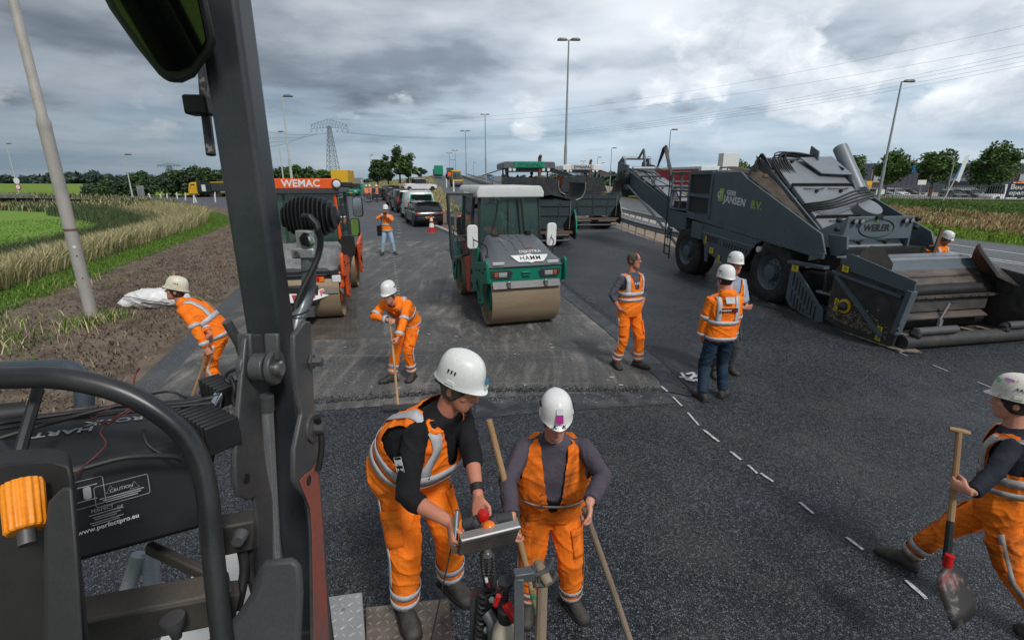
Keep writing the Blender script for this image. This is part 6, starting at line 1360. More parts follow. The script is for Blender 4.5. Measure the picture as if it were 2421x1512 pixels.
b = MB(); b.beam((XN + .005, -4.40, 1.90), (XN + .005, 1.28, 1.40), .06, .12, (0, 0, 1)); rs = tp_('rivet_strip', b, M_TV)
for k in range(26): u = k / 25; q = MB(); q.ell((XN + .036, -4.3 + 5.5 * u, 1.905 - .49 * u), .014, 6, 4); q.build('rivet', M_TVL, rs)
side('skirt_panel', [(-3.45, 1.72), (-.70, 1.50), (-.92, 1.38), (-1.52, .64), (-1.66, .52), (-2.25, .70), (-3.05, .88), (-3.3, 1.15)], XN + .03, .05)
side('skirt_panel', [(-3.45, 1.72), (-.70, 1.50), (-1.6, .55), (-3.05, .88)], XF - .03, .05)
b = MB(); b.beam((XN + .045, -3.3, 1.46), (XN + .045, -.95, 1.32), .03, .03, (1, 0, 0)); tp_('fold_line', b, M_TVL)
side('battery_box', [(-3.95, 1.25), (-3.95, 1.75), (-3.36, 1.70), (-3.36, 1.22)], XN + .06, .4)
side('tie_down_plate', [(-3.15, .95), (-3.15, 1.22), (-2.95, 1.2), (-2.95, .6), (-3.08, .6)], XN + .05, .05)
dy, dz = V((0, 1, 0)), V((0, -.09, 1))
ex = V((0, 1, -.09)); pl = XN + .004
text('GEBR', tv, M_WHITE, .17, (pl, -2.42, 2.655), ex, dz, bold=.03, align='LEFT', space=1.1); text('JANSEN', tv, M_WHITE, .27, (pl, -2.52, 2.475), ex, dz, bold=.03, align='LEFT', space=1.06); text('B.V.', tv, M_LIME, .27, (pl, -1.33, 2.37), ex, dz, bold=.03, align='LEFT')
b = MB(); b.prism([(-2.82, 2.42), (-2.58, 2.40), (-2.54, 2.75), (-2.74, 2.76)], (XN + .001, 0, 0), (0, 1, 0), (0, 0, 1), (.004, 0, 0)); lg = tp_('lime_logo', b, M_LIME)
b = MB(); b.tube([(XN + .007, -2.74 + .07 * math.cos(a), 2.58 + .09 * math.sin(a)) for a in np.linspace(.6, 5.2, 10)] + [(XN + .007, -2.68, 2.58)], .014, 5); b.tube([(XN + .007, -2.61, 2.68), (XN + .007, -2.62, 2.52), (XN + .007, -2.67, 2.48)], .014, 5); b.build('logo_strokes', M_WHITE, lg)
text('E2850', tv, M_BLACK, .24, (XN + .034, -3.12, 1.30), V((0, 1, -.075)), V((0, -.05, 1)), bold=.01, align='LEFT'); text('A', tv, M_BLACK, .12, (XN + .034, -2.45, 1.20), V((0, 1, -.075)), (0, 0, 1), align='LEFT')
for k in range(10):
 u = -2.28 + .125 * k; z = 1.235 - .075 * (u + 2.28) ; b = MB(); b.prism([(u, z - .085), (u + .055, z - .09), (u + .11, z + .05), (u + .055, z + .058)], (XN + .031, 0, 0), (0, 1, 0), (0, 0, 1), (.004, 0, 0)); tp_('vent_slot', b, M_BLACK)
def sticker(o, ex, ey, w, h, par=tv, kind=0):
 o, ex, ey = V(o), V(ex).normalized(), V(ey).normalized(); n = ex.cross(ey)
 b = MB(); b.prism([(-w / 2, -h / 2), (w / 2, -h / 2), (w / 2, h / 2), (-w / 2, h / 2)], o, ex, ey, n * .003); s_ = b.build('warning_sticker', M_YSTICK, par)
 k = max(1, round(h / w)) if h > w else 1; kw = max(1, round(w / h)) if w > h else 1; u = min(w, h)
 b = MB()
 for i in range(k):
  for j in range(kw):
   c = o + ey * ((i + .5) * h / k - h / 2) + ex * ((j + .5) * w / kw - w / 2) + n * .0035; tri = [c + ex * (u * .36 * math.cos(a)) + ey * (u * .36 * math.sin(a)) for a in (pi / 2, pi * 7 / 6, pi * 11 / 6)]
   for a_ in range(3): b.beam(tri[a_], tri[(a_ + 1) % 3], u * .07, .002, n)
   b.beam(c + ey * u * .18, c - ey * u * .08, u * .08, .002, n)
 b.build('warning_symbol', M_BLACK, s_)
for y, z, w, h in ((-2.75, .98, .2, .16), (-2.35, .80, .10, .2), (-1.62, .70, .11, .18), (-3.1, 1.25, .09, .22)): sticker((XN + .06, y, z), (0, 1, 0), (0, 0, 1), w, h)
b = MB(); b.b2((-1.4, -3.1, 3.0), (1.4, -1.75, 3.05)); tp_('bin_lid', b, M_TVD)
b = MB()
def cv_(u, v):
 a = V((1.40, -1.75 + 2.75 * u, 3.08 - 1.18 * u)); c2 = V((.98, -2.0 + 2.55 * u, 3.62 - 2.35 * u + .9 * u * (1 - u)))
 p = a.lerp(c2, v); p.x += .10 * math.sin(u * 15 + v * 2) * v * (1 - .4 * v) * .6 + .05 * noise.noise(V((u * 9, v * 7, 2))) - .12 * math.sin(pi * v); return p
b.grid(cv_, 36, 14); o = tp_('canvas_cover', b, M_CANVAS, smooth=180); md = o.modifiers.new('s', 'SOLIDIFY'); md.thickness = .015
b = MB(); b.grid(lambda u, v: V((1.35 - 2.7 * u, -1.9 - 1.0 * v, 3.1 + .25 * v * (1 - u) + .05 * math.sin(u * 9))), 14, 6); o = tp_('canvas_lid', b, M_CANVAS, smooth=180)
side('front_wing_panel', [(1.12, 1.86), (1.62, 1.86), (1.66, 1.60), (1.50, 1.42), (1.28, 1.42)], XN - .15, .05)
b = MB(); b.b2((.9, .1, 1.05), (1.42, .75, 1.12)); b.b2((.9, -.72, 1.53), (1.44, -.05, 1.62)); b.b2((1.36, -.72, 1.30), (1.44, -.05, 1.53)); tp_('front_mudguard', b, M_TVD)
b = MB(); b.cyl((XN + .04, -.78, 1.28), (XN - .05, -.78, 1.28), .075, n=14); tp_('round_lamp', b, M_LENS)
E0, E1 = V((0, 1.21, .98)), V((0, -2.01, 3.27)); ed = (E1 - E0).normalized(); en = V((0, -ed.z, ed.y)) if False else V((0, ed.z, -ed.y)); L_ = (E1 - E0).length
if en.z < 0: en = -en
def ep(x, u, n): return V((x, 0, 0)) + E0 + ed * (u * L_) + en * n
for s in (-1, 1):
 b = MB(); pts = [ep(s * .95, 0, -.42), ep(s * .95, 1.0, -.42), ep(s * .95, 1.05, -.1), ep(s * .95, .98, .33), ep(s * .95, 0, .33)]; b.plate(pts, .05); tp_('elevator_side', b, M_TV, bev=.01)
 b = MB(); b.beam(ep(s * .985, .02, .30), ep(s * .985, 1.0, .30), .05, .10, en); b.beam(ep(s * .985, .02, -.40), ep(s * .985, 1.0, -.40), .05, .10, en); tp_('elevator_flange', b, M_TV)
 b = MB(); b.cyl(ep(s * 1.10, .22, .02), ep(s * 1.10, .60, .10), .05, n=12); b.cyl(ep(s * 1.10, .58, .10), ep(s * 1.10, .74, .14), .075, n=12); cy_ = tp_('lift_cylinder', b, M_TVL)
 b = MB(); b.cyl(ep(s * 1.10, .74, .14), ep(s * 1.10, .83, .16), .028, n=10); b.build('cylinder_rod', M_CHROME, cy_)
 b = MB(); b.cyl(ep(s * 1.10, .83, .16) , ep(s * 1.10, .86, .17), .075, n=10); b.build('cylinder_eye', M_RUST, cy_)
lev = [(.02, .20, .34, .36), (.21, .36, .36, .40), (.37, .66, .40, .43), (.67, .97, .43, .45)]
for u0, u1, h0, h1 in lev:
 b = MB(); e = .012; w0, w1 = (.93, .93) if u0 < .3 else (.90, .86)
 tpz = [ep(-w0, u0, h0), ep(w0, u0, h0), ep(w1, u1, h1), ep(-w1, u1, h1)]
 bo_ = [ep(-w0, u0, .30), ep(w0, u0, .30), ep(w1, u1, .30), ep(-w1, u1, .30)]
 b.loft([bo_, [p + en * .0 for p in tpz]]); cpz = b.build('cover_plate', M_TVL, tv, bev=.02)
 b = MB(); b.beam(ep(-w0, u0, h0 + .03), ep(w0, u0, h0 + .03), .03, .05, en); b.build('plate_seam', M_BLACK, cpz)
 for x in (-.35, .35): b = MB(); b.tube([ep(x - .3, u1 - .03, h1 + .02), ep(x, u1 - .05, h1 + .05), ep(x + .3, u1 - .03, h1 + .02)], .012, 5); b.box(ep(x, u1 - .06, h1 + .03), (.06, .06, .06)); b.build('restraint_cable', M_BLACK, cpz)
b = MB(); b.plate([ep(-.95, 1.0, .33), ep(.95, 1.0, .33), ep(.95, 1.06, -.15), ep(-.95, 1.06, -.15)], .05); tp_('elevator_head', b, M_TVD)
b = MB(); b.plate([ep(.15, .92, .56), ep(-.80, .92, .60), ep(-1.0, .74, .54), ep(-.15, .76, .52)], .03); tp_('head_flap', b, M_TVL)
b = MB(); b.plate([ep(-.3, .96, .46), ep(-.3, 1.0, .72), ep(-.3, .92, .76), ep(-.3, .86, .48)], .04); tp_('head_bracket', b, M_TV)
rr_ = np.random.default_rng(5)
for k in range(9):
 x0 = .92 - .06 * k; h = .44 + .03 * ((k * 5) % 4)
 b = MB(); b.tube(bez([ep(x0, .70, .36), ep(x0 + .03, .85, .45), ep(.80 - .05 * k, .95 + .02 * (k % 3), h), ep(.3 - .1 * (k % 2), .97, h + .03 + .03 * (k % 3)), ep(-.35, .93, h + .05), ep(-.72, .90, h - .02), ep(-.80, .78, .60)], 6), .024 if k % 2 else .018, 6); tp_('hydraulic_hose', b, M_BLACK)
for k in range(4):
 b = MB(); b.tube(bez([ep(1.0, .93 - .02 * k, .38), ep(1.08, .99, .40 + .03 * k), ep(1.20 - .03 * k, .96, .22), ep(1.10, .88, .02), ep(1.0, .82, .05)], 6), .024, 6); tp_('hydraulic_hose', b, M_BLACK)
for k in range(4):
 b = MB(); b.tube(bez([ep(.95, .44 + .02 * k, .36), ep(.5, .38 + .02 * k, .66), ep(-.2, .42 + .025 * k, .74), ep(-.75, .47 + .02 * k, .70)], 6), .026, 6); tp_('hydraulic_hose', b, M_BLACK)
for k in range(3):
 b = MB(); b.tube(bez([ep(1.02, .62, .1 + .04 * k), ep(1.03, .35, .12 + .05 * k), ep(1.06, .12, -.02), ep(1.0, .02, .25)], 6), .022, 6); tp_('hydraulic_hose', b, M_BLACK)
b = MB(); b.cyl(ep(-.52, .40, .40), ep(-.52, .40, .58), .27, n=24); b.cyl(ep(-.52, .40, .58), ep(-.52, .40, .61), .29, n=24); tp_('round_hatch', b, M_TVL)
b = MB(); q0, q1 = V((-1.15, -.72, 2.72)), V((-1.15, -1.55, 3.82)); b.lathe([(.175, 0), (.175, (q1 - q0).length)], q0, q1 - q0, 28, caps=False); b.lathe([(.165, .0), (.165, (q1 - q0).length - .003)], q0, q1 - q0, 28, caps=True); tp_('exhaust_stack', b, M_TVL)
b = MB(); b.plate([(-1.36, -.48, 2.52), (-.94, -.48, 2.52), (-.94, -.80, 2.98), (-1.36, -.80, 2.98)], .04); tp_('stack_bracket', b, M_TV)
b = MB(); b.loft([[V((x, y, z)) for x, y in ((-1.34, -.9), (-.96, -.9), (-.96, -.55), (-1.34, -.55))] for z in (1.9, 2.70)]); tp_('rubber_bellows', b, M_BLACK)
PY = 1.12
b = MB(); b.prism([(-.86, 1.72), (.98, 1.72), (.86, 2.22), (-.82, 2.22)], (0, PY, 0), (1, 0, 0), (0, 0, 1), (0, -.05, 0)); lp2 = tp_('lamp_panel', b, M_TV, bev=.012)
b = MB(); b.plate([(.98, PY, 1.36), (1.25, PY - .5, 1.2), (1.16, PY - .45, 1.9), (.86, PY, 2.2)], .04); b.build('panel_cheek', M_TV, lp2); b = MB(); b.plate([(-.86, PY, 1.35), (-.95, PY - .4, 1.2), (-.95, PY - .4, 2.0), (-.83, PY, 2.2)], .04); b.build('panel_cheek', M_TV, lp2)
b = MB(); b.plate([(-.82, PY - .25, 1.70), (1.05, PY - .25, 1.70), (1.0, PY + .10, 1.36), (-.80, PY + .10, 1.36)], .03); b.build('chute_plate', M_TVL, lp2)
text('WEILER', lp2, M_BLACK, .20, (.10, PY + .006, 1.965), (-1, 0, 0), (0, 0, 1), bold=.035, shear=.12)
b = MB(); b.tube([(.10 + .46 * math.cos(a), PY + .006, 1.965 + .20 * math.sin(a)) for a in np.linspace(0, 2 * pi, 41)[:-1]], .013, 6, closed=True); b.build('oval_ring', mat('dark_green_print', (0.0, 0.06, 0.03), .5), lp2)
b = MB(); b.ell((.10, PY + .008, 2.15), (.05, .004, .055), 12, 8); b.build('green_drop', M_LIME, lp2)
for x in (.74, .58, -.58, -.74):
 b = MB(); b.lathe([(.055, 0), (.06, .05), (.03, .08)], (x, PY + .085, 2.12), (0, -1, 0), 14); wl = b.build('work_lamp', M_BLACK, lp2); q = MB(); q.lathe([(.05, 0), (.02, .012)], (x, PY + .086, 2.12), (0, 1, 0), 14); q.build('lens', mat('grey_lens', (.22, .23, .24), .12), wl)
b = MB(); b.b2((.02, PY, 2.16), (.18, PY + .05, 2.24)); b.build('camera_housing', M_BLACK, lp2)
for s in (-.98, 1.1):
 for z in (2.14, 1.95): b = MB(); b.lathe([(.05, 0), (.055, .08), (.02, .11)], (s, PY - .05, z), (0, 1, .2), 10); b.build('marker_lamp', M_BLACK, lp2)
b = MB(); b.beam((-.8, PY + .18, 1.30), (1.1, PY + .18, 1.30), .10, .12); b.beam((-.86, PY + .1, 1.36), (1.08, PY + .1, 1.36), .05, .06); b.build('cross_beam', M_TVL, lp2)
b = MB(); b.cyl((.35, 1.45, 1.42), (.15, 1.95, 1.38), .045, n=10); b.cyl((.42, 1.3, 1.56), (.33, 1.5, 1.44), .03, n=8); tp_('fold_cylinder', b, M_TVL)
b = MB(); b.tube(bez([(1.0, 1.3, 1.33), (.5, 1.45, 1.36), (0, 1.42, 1.31), (-.5, 1.45, 1.36), (-.9, 1.3, 1.30)], 6), .028, 6); tp_('hydraulic_hose', b, M_BLACK)
HN, HF = 1.62, -1.72
hn = side('hopper_wing', [(1.72, .12), (1.78, 1.22), (1.90, 1.34), (2.06, 1.30), (3.46, 1.14), (3.44, .95), (3.30, .05), (3.1, -.02), (2.2, .02)], HN, .05, M_TVD)
side('wing_top_plate', [(1.98, 1.30), (2.0, 1.56), (2.12, 1.58), (3.50, 1.30), (3.48, 1.06), (2.06, 1.24)], HN + .03, .03, M_TV, hn)
b = MB(); b.beam((HN + .03, 1.74, 1.16), (HN + .03, 3.30, .98), .05, .05, (1, 0, 0)); b.beam((HN + .03, 1.86, 1.10), (HN + .03, 3.1, .16), .06, .10, (1, 0, 0)); b.build('wing_rib', M_TV, hn)
b = MB(); b.beam((HN + .02, 3.46, 1.12), (HN + .02, 3.33, .30), .10, .13, (1, 0, 0)); wp = b.build('wing_post', M_TV, hn)
for k in range(7): q = MB(); q.b2((HN + .075, 3.37, .36 + .1 * k), (HN + .083, 3.42, .40 + .1 * k)); q.build('slot', M_BLACK, wp)
b = MB(); b.lathe([(.15, 0), (.15, .02), (.09, .03), (.07, .09), (.05, .12), (.01, .12)], (HN, 2.16, .52), (1, 0, 0), 18); hb = b.build('shaft_flange', M_YELLOW, hn); b = MB(); b.lathe([(.10, .022), (.08, .10), (.045, .14), (.01, .15)], (HN, 2.16, .52), (1, 0, 0), 12); b.build('shaft_end', M_TVD, hb)
for y, z, w, h in ((2.06, 1.27, .16, .12), (1.95, .50, .10, .26), (3.0, .20, .11, .28)): sticker((HN + .055 if z > 1 else HN + .003, y, z), (0, 1, -.1), (0, 0, 1), w, h, hn)
rr2 = np.random.default_rng(8); b = MB()
for k in range(420):
 y = 2.45 + .32 * rr2.normal(); z = .16 + abs(rr2.normal()) * .16 - .05 * (y - 2.4);
 if 1.8 < y < 3.25 and z < .7: b.box((HN + .008, y, z), (.012, .02 + .03 * rr2.random(), .015 + .02 * rr2.random()), (rr2.random(), 0, 0))
b.build('dried_crust', M_SCALE, hn, kind='stuff')
b = MB(); b.plate([(HN - .1, 2.02, 1.25), (HN - .28, 2.05, 1.62), (HN - .36, 2.15, 1.74), (HN - .50, 2.3, 1.70), (HN - .62, 2.45, 1.42), (HN - .62, 2.45, 1.2)], .04); b.build('wing_ear', M_TVD, hn)
hf = side('hopper_wing', [(1.72, .12), (1.78, 1.22), (2.06, 1.30), (3.7, 1.10), (3.7, .95), (3.5, .05), (2.2, .02)], HF, .05, M_TVD)
b = MB(); b.plate([(HF + .05, 1.9, 1.2), (HF + .15, 2.0, 1.55), (HF + .25, 2.1, 1.70), (HF + .42, 2.22, 1.72), (HF + .5, 2.35, 1.60), (HF + .35, 2.7, 1.12), (HF + .05, 2.9, .95)], .05); b.build('wing_ear', M_TVD, hf)
sl_ = [(1.90, 1.44, M_TVL), (2.06, 1.36, M_TV), (2.18, 1.20, M_TVW), (2.30, 1.06, M_TVW), (2.40, .92, M_TVD)]
b = MB(); b.plate([(HN - .02, 1.72, 1.46), (HF + .4, 1.72, 1.46), (HF + .4, 1.95, 1.44), (HN - .3, 1.95, 1.44)], .03); tp_('hopper_deck', b, M_TVL)
for i in range(4):
 y0, z0, m = sl_[i]; y1, z1, _ = sl_[i + 1]
 b = MB(); b.plate([(HN - .1, y0, z0), (HF + .25, y0, z0), (HF + .25, y1 - .01, z1 + .025), (HN - .1, y1 - .01, z1 + .025)], .03); sp_ = tp_('hopper_slat', b, m, bev=.006)
 b = MB(); b.beam((HN - .1, y1 - .005, z1 + .02), (HF + .25, y1 - .005, z1 + .02), .03, .05); b.build('slat_lip', M_TVL if i < 2 else M_TVW, sp_)
wl_ = []
for k in range(25): x = HN - .25 - (HN - HF - .35) * k / 24; wl_.append((x, 2.5 + .03 * noise.noise(V((x * 3, 0, 4))), .96 + .035 * noise.noise(V((x * 2.5, 1, 1)))))
b = MB(); vs = []
for x, y, z in wl_: vs += [(x, y, z), (x, y + .06, z - .20)]
b.add(vs, [(2 * i, 2 * i + 1, 2 * i + 3, 2 * i + 2) for i in range(24)]); o = tp_('rubber_flap', b, M_BLACK, smooth=180); md = o.modifiers.new('s', 'SOLIDIFY'); md.thickness = .03
b = MB(); b.beam((HN - .15, 2.6, .74), (HF + .2, 2.6, .74), .05, .06); bb_ = tp_('flap_bar', b, M_TVW)
for k in range(14): q = MB(); q.ell((HN - .3 - .22 * k, 2.635, .74), .016, 6, 4); q.build('bolt', M_TVW, bb_)
b = MB(); b.plate([(HN - .2, 2.52, .66), (HF + .25, 2.52, .66), (HF + .35, 2.58, .44), (HN - .2, 2.58, .44)], .04); b.build('auger_guard', M_TVD, tv)
b = MB(); b.plate([(HN - .2, 2.62, .42), (HF + .5, 2.62, .42), (HF + .5, 2.78, .34), (HN - .2, 2.78, .34)], .03); b.build('lower_lip', M_TVW, tv)
b = MB(); b.b2((HF + .1, 1.95, .02), (HN - .1, 2.3, .9)); tp_('hopper_back', b, M_BLACK)
b = MB(); b.cyl((HN - .3, 2.45, .22), (HF + .3, 2.45, .22), .16, n=16); tp_('cross_auger', b, M_BLACK)
b = MB(); b.b2((HF + .05, 2.3, .0), (HN - .06, 3.2, .05)); fl_ = tp_('hopper_floor', b, M_TVD)
for k in range(7): q = MB(); x = HN - .35 - .4 * k; q.beam((x, 2.7, .075), (x - .12, 3.2, .06), .10, .035); q.build('floor_bar', M_SCALE, fl_)
b = MB(); b.cyl((.0, 2.8, .3), (-.25, 2.72, .62), .03, n=8); b.cyl((.06, 2.86, .12), (-.02, 2.8, .32), .055, n=8); tp_('hand_lever', b, M_STEELD)
b = MB(); b.cyl((HN - .12, 3.36, .13), (HF - .1, 3.36, .13), .13, n=20); pb_ = tp_('bumper_tube', b, M_TVD, smooth=40)
for x0, x1 in ((1.28, .38), (-.82, -1.85)):
 b = MB(); b.cyl((x0, 3.40, .33), (x1, 3.40, .33), .075, n=16); b.build('push_roller', M_STEELD, pb_)
 b = MB()
 for k in range(12): b.ell((x0 + .12 * rr2.random() - .05, 3.36 + .06 * rr2.random(), .24 + .10 * rr2.random()), .05 + .03 * rr2.random(), 6, 4)
 b.build('tar_lump', M_BLACK, pb_, kind='stuff')
b = MB(); b.plate([(HN + .05, 2.3, .012), (HN + .03, 3.5, .012), (HN - .3, 3.62, .012), (HN - .4, 3.3, .012)], .02); tp_('skid_plate', b, M_SCALE)
gd_ = side('slotted_guard', [(.52, 1.12), (.62, 1.12), (1.60, .30), (1.66, .02), (1.45, -.02), (.66, .14), (.50, .30)], XN + .12, .04)
for k in range(8):
 y = .66 + .105 * k; q = MB(); z1 = 1.0 - (y - .62) * .82; q.b2((XN + .118, y, z1 - .34), (XN + .126, y + .035, z1 - .03)); q.b2((XN + .118, y, max(.10, z1 - .72)), (XN + .126, y + .035, max(.13, z1 - .42))); q.build('slot', M_BLACK, gd_)
sticker((XN + .125, .66, 1.04), (0, 1, 0), (0, 0, 1), .20, .14, gd_)
b = MB(); b.beam((XN + .1, .45, 1.16), (XN - .05, 1.35, 1.16), .18, .06); tp_('step_beam', b, M_TV)
b = MB(); b.b2((.7, .55, .3), (1.3, 1.5, 1.0)); tp_('pump_housing', b, M_BLACK, bev=.05)
b = MB(); b.b2((1.1, 1.3, .62), (1.55, 1.72, .66)); tp_('step_tread', b, M_TVL)
wheel(tv, (1.35, 1.62, .16), .16, .12)
for k in range(4): b = MB(); b.tube(bez([(1.35, 1.25 + .05 * k, 1.1), (1.5, 1.45, .9 - .1 * k), (1.45, 1.6, .6), (1.5, 1.75, .75)], 5), .018, 5); tp_('cable', b, M_BLACK)
b = MB(); b.ell((1.48, 1.66, .72), .035, 8, 6); tp_('red_cap', b, M_RED)
b = MB(); b.beam((1.06, .55, 1.35), (1.06, .85, 1.18), .02, .22, (1, 0, 0)); tp_('rust_plate', b, M_RUST)
side('fender_box', [(-5.55, 1.42), (-5.55, 2.02), (-4.42, 1.95), (-4.42, 1.40)], XN, .9)
b = MB(); b.plate([(XN, -5.55, 1.42), (XN, -5.2, 1.38), (XN, -5.55, 1.05)], .04); tp_('fender_corner', b, M_TV)
b = MB(); b.b2((.3, -5.6, 2.02), (XN + .02, -4.42, 2.08)); tp_('platform', b, M_TV)
b = MB(); b.b2((.5, -5.5, 2.08), (1.35, -4.5, 2.3)); tp_('control_unit', b, M_BLACK)
b = MB()
for y in (-5.55, -4.95): b.cyl((XN - .03, y, 2.05), (XN - .03, y, 3.25), .035, n=8)
for z in (2.65, 3.22): b.cyl((XN - .03, -5.55, z), (XN - .03, -4.42, z), .035, n=8)
b.cyl((.4, -5.55, 3.22), (XN - .03, -5.55, 3.22), .035, n=8); b.cyl((.4, -5.55, 2.05), (.4, -5.55, 3.22), .035, n=8); tp_('platform_rail', b, M_TV)
b = MB(); b.cyl((XN + .03, -5.62, .5), (XN + .03, -5.62, 3.1), .022, n=8); b.cyl((XN + .03, -5.25, .35), (XN + .03, -5.25, 1.3), .022, n=8)
for z in (.5, .78, 1.06): b.cyl((XN + .03, -5.62, z), (XN + .03, -5.25, z), .022, n=8)
tp_('boarding_ladder', b, M_BLACK)
C0, C1 = V((.05, -5.0, 1.20)), V((.05, -11.9, 3.40)); cd_ = (C1 - C0).normalized(); cn = V((0, -cd_.z, cd_.y)); cn = cn if cn.z > 0 else -cn; CL = (C1 - C0).length
def cp_(x, u, n): return C0 + V((x, 0, 0)) + cd_ * (u * CL) + cn * n
for s in (-1, 1):
 b = MB(); b.plate([cp_(s * .55, 0, -.45), cp_(s * .55, .92, -.40), cp_(s * .55, .97, .02), cp_(s * .55, .92, .25), cp_(s * .55, 0, .30)], .05); tp_('conveyor_side', b, M_TV)
 b = MB(); b.cyl(cp_(s * .66, -.02, -1.0), cp_(s * .66, .52, -.48), .055, n=10); b.cyl(cp_(s * .66, .5, -.5), cp_(s * .66, .85, -.28), .045, n=10); tp_('support_cylinder', b, M_TVL)
 b = MB(); b.beam(cp_(s * .60, .84, -.5), cp_(s * .60, .98, .62), .08, .24, cd_); b.beam(cp_(s * .60, .98, .62), cp_(s * .60, 1.04, .2), .07, .16, cd_); b.beam(cp_(s * .6, 1.04, .2), cp_(s * .6, 1.02, -.45), .05, .08, cd_); tp_('head_frame', b, M_TV); b = MB(); b.plate([cp_(s * .62, .86, -.42), cp_(s * .62, 1.02, -.35), cp_(s * .62, 1.03, .30), cp_(s * .62, .88, .50)], .09); tp_('head_bearing_plate', b, M_TV, bev=.02)
for i in range(5):
 u0, u1 = .02 + .175 * i, .02 + .175 * (i + 1) - .008; b = MB(); b.plate([cp_(-.50, u0, .31 + .02 * (i % 2)), cp_(.50, u0, .31 + .02 * (i % 2)), cp_(.50, u1, .33), cp_(-.50, u1, .33)], .04); cv2 = tp_('conveyor_cover', b, M_TVL)
 b = MB(); b.beam(cp_(-.52, u0, .35), cp_(.52, u0, .35), .06, .06, cn); b.build('cover_seam', M_BLACK, cv2)
 for x in (-.25, .25): q = MB(); q.box(cp_(x, u1 - .03, .36), (.05, .08, .08)); q.build('cover_lug', M_BLACK, cv2)
b = MB(); b.cyl(cp_(-.68, .97, .62), cp_(.68, .97, .62), .07, n=10); tp_('head_shaft', b, M_TVL); b = MB(); b.cyl(cp_(-.68, .80, .52), cp_(.68, .80, .52), .09, n=10); tp_('head_shaft', b, M_TVL)
b = MB(); b.beam(cp_(.1, .80, .52), cp_(0, .90, 1.15), .07, .10, cd_); b.beam(cp_(0, .90, 1.15), cp_(-.1, .97, .62), .06, .08, cd_); tp_('hoist_frame', b, M_TV)
b = MB(); b.plate([cp_(-.52, 1.0, .1), cp_(.58, 1.0, .1), cp_(.55, .92, -1.0), cp_(-.52, .92, -1.0)], .05); tp_('discharge_apron', b, mat('rubber_apron', (.03, .03, .03), .6))
b = MB(); b.b2((.45, -11.7, 2.9), (.85, -11.2, 3.4)); b.b2((.62, -11.1, 2.8), (.9, -10.8, 3.3)); tp_('drive_motor', b, M_BLACK, bev=.06)
for k in range(4): b = MB(); b.tube(bez([cp_(-.5 - .03 * k, .60, .4), cp_(-.55 - .03 * k, .72, 1.0), cp_(-.52 - .03 * k, .79, 1.42 + .03 * k), cp_(-.58 - .03 * k, .82, 1.1), cp_(-.6, .84, .45)], 6), .035, 6); tp_('hydraulic_hose', b, M_BLACK)
for s in (-1, 1):
 b = MB(); b.tube([cp_(s * .52, .83, .5), cp_(s * .58, .1, .95)], .016, 5); tp_('guy_cable', b, M_BLACK)
for k in range(3): b = MB(); b.tube(bez([cp_(.5, .82, .42), cp_(.3 - .2 * k, .7, .50), cp_(.45, .55, .42), cp_(.62, .2, .42), (1.3, -5.5, 2.6)], 6), .02, 5); tp_('hydraulic_hose', b, M_BLACK)
b = MB(); b.prism(rrect(.28, .34, .12), cp_(.585, .26, -.02), (0, -cd_.y, -cd_.z), (0, -cn.y, -cn.z), (.004, 0, 0)); tp_('yellow_warning_disc', b, M_YSTICK)
b = MB(); b.cyl((.9, -4.95, 2.75), (.9, -6.4, 2.75), .06, n=10); b.b2((.82, -6.5, 2.1), (.98, -6.3, 2.8)); tp_('swing_arm', b, M_TVL)
b = MB(); b.beam((0, 0, 0), (.15, -.02, 1.32), .05, .06); b.beam((-.04, 0, .95), (.2, 0, .97), .03, .03); o = b.build('steel_stake', M_RUST); pst = tv.matrix_basis @ V((-.95, 1.55, 1.0)); o.location = pst - V((0, 0, .35)); tag(o, 'rusty steel bar standing upright beside the hopper', 'steel bar')
# ================================================================== PEOPLE
PENDING = []
UP = V((0, 0, 1))
def unit(v): v = V(v); return v.normalized()
class Torso:
 """spine rings: centre, right, forward, half width, half depth"""
 def __init__(s, rings): s.r = rings; s.n = len(rings) - 1
 def at(s, u):
  u = max(0, min(u, s.n - 1e-6)); i = int(u); f = u - i; a, b = s.r[i], s.r[i + 1]
  return (a[0].lerp(b[0], f), a[1].lerp(b[1], f).normalized(), a[2].lerp(b[2], f).normalized(), a[3] + (b[3] - a[3]) * f, a[4] + (b[4] - a[4]) * f)
 def pt(s, u, th, off=0.0):
  c, r, f, hw, hd = s.at(u); e = 0.82
  cx, sy = math.cos(th), math.sin(th)
  x = math.copysign(abs(cx) ** e, cx) * (hw + off); y = math.copysign(abs(sy) ** e, sy) * (hd + off)
  return c + r * x + f * y
 def ring(s, u, n=24, off=0.0): return [s.pt(u, 2 * pi * k / n, off) for k in range(n)]
 def loft(s, mb, u0, u1, off, m=18):
  mb.loft([s.ring(u0 + (u1 - u0) * k / m, 24, off) for k in range(m + 1)])
 def th_for(s, u, x, front=True):
  c, r, f, hw, hd = s.at(u); q = max(-1, min(1, x / max(hw, 1e-3))); q = math.copysign(abs(q) ** (1 / .82), q); a = math.acos(q)
  return a if front else -a
def ik(a, b, l1, l2, hint):
 a, b = V(a), V(b); d = b - a; L = min(d.length, (l1 + l2) * .998); dn = d.normalized(); b2 = a + dn * L
 x = (l1 * l1 - l2 * l2 + L * L) / (2 * L); h = math.sqrt(max(l1 * l1 - x * x, 1e-5)); hv = V(hint); hv = (hv - dn * hv.dot(dn)).normalized()
 return a + dn * x + hv * h, b2
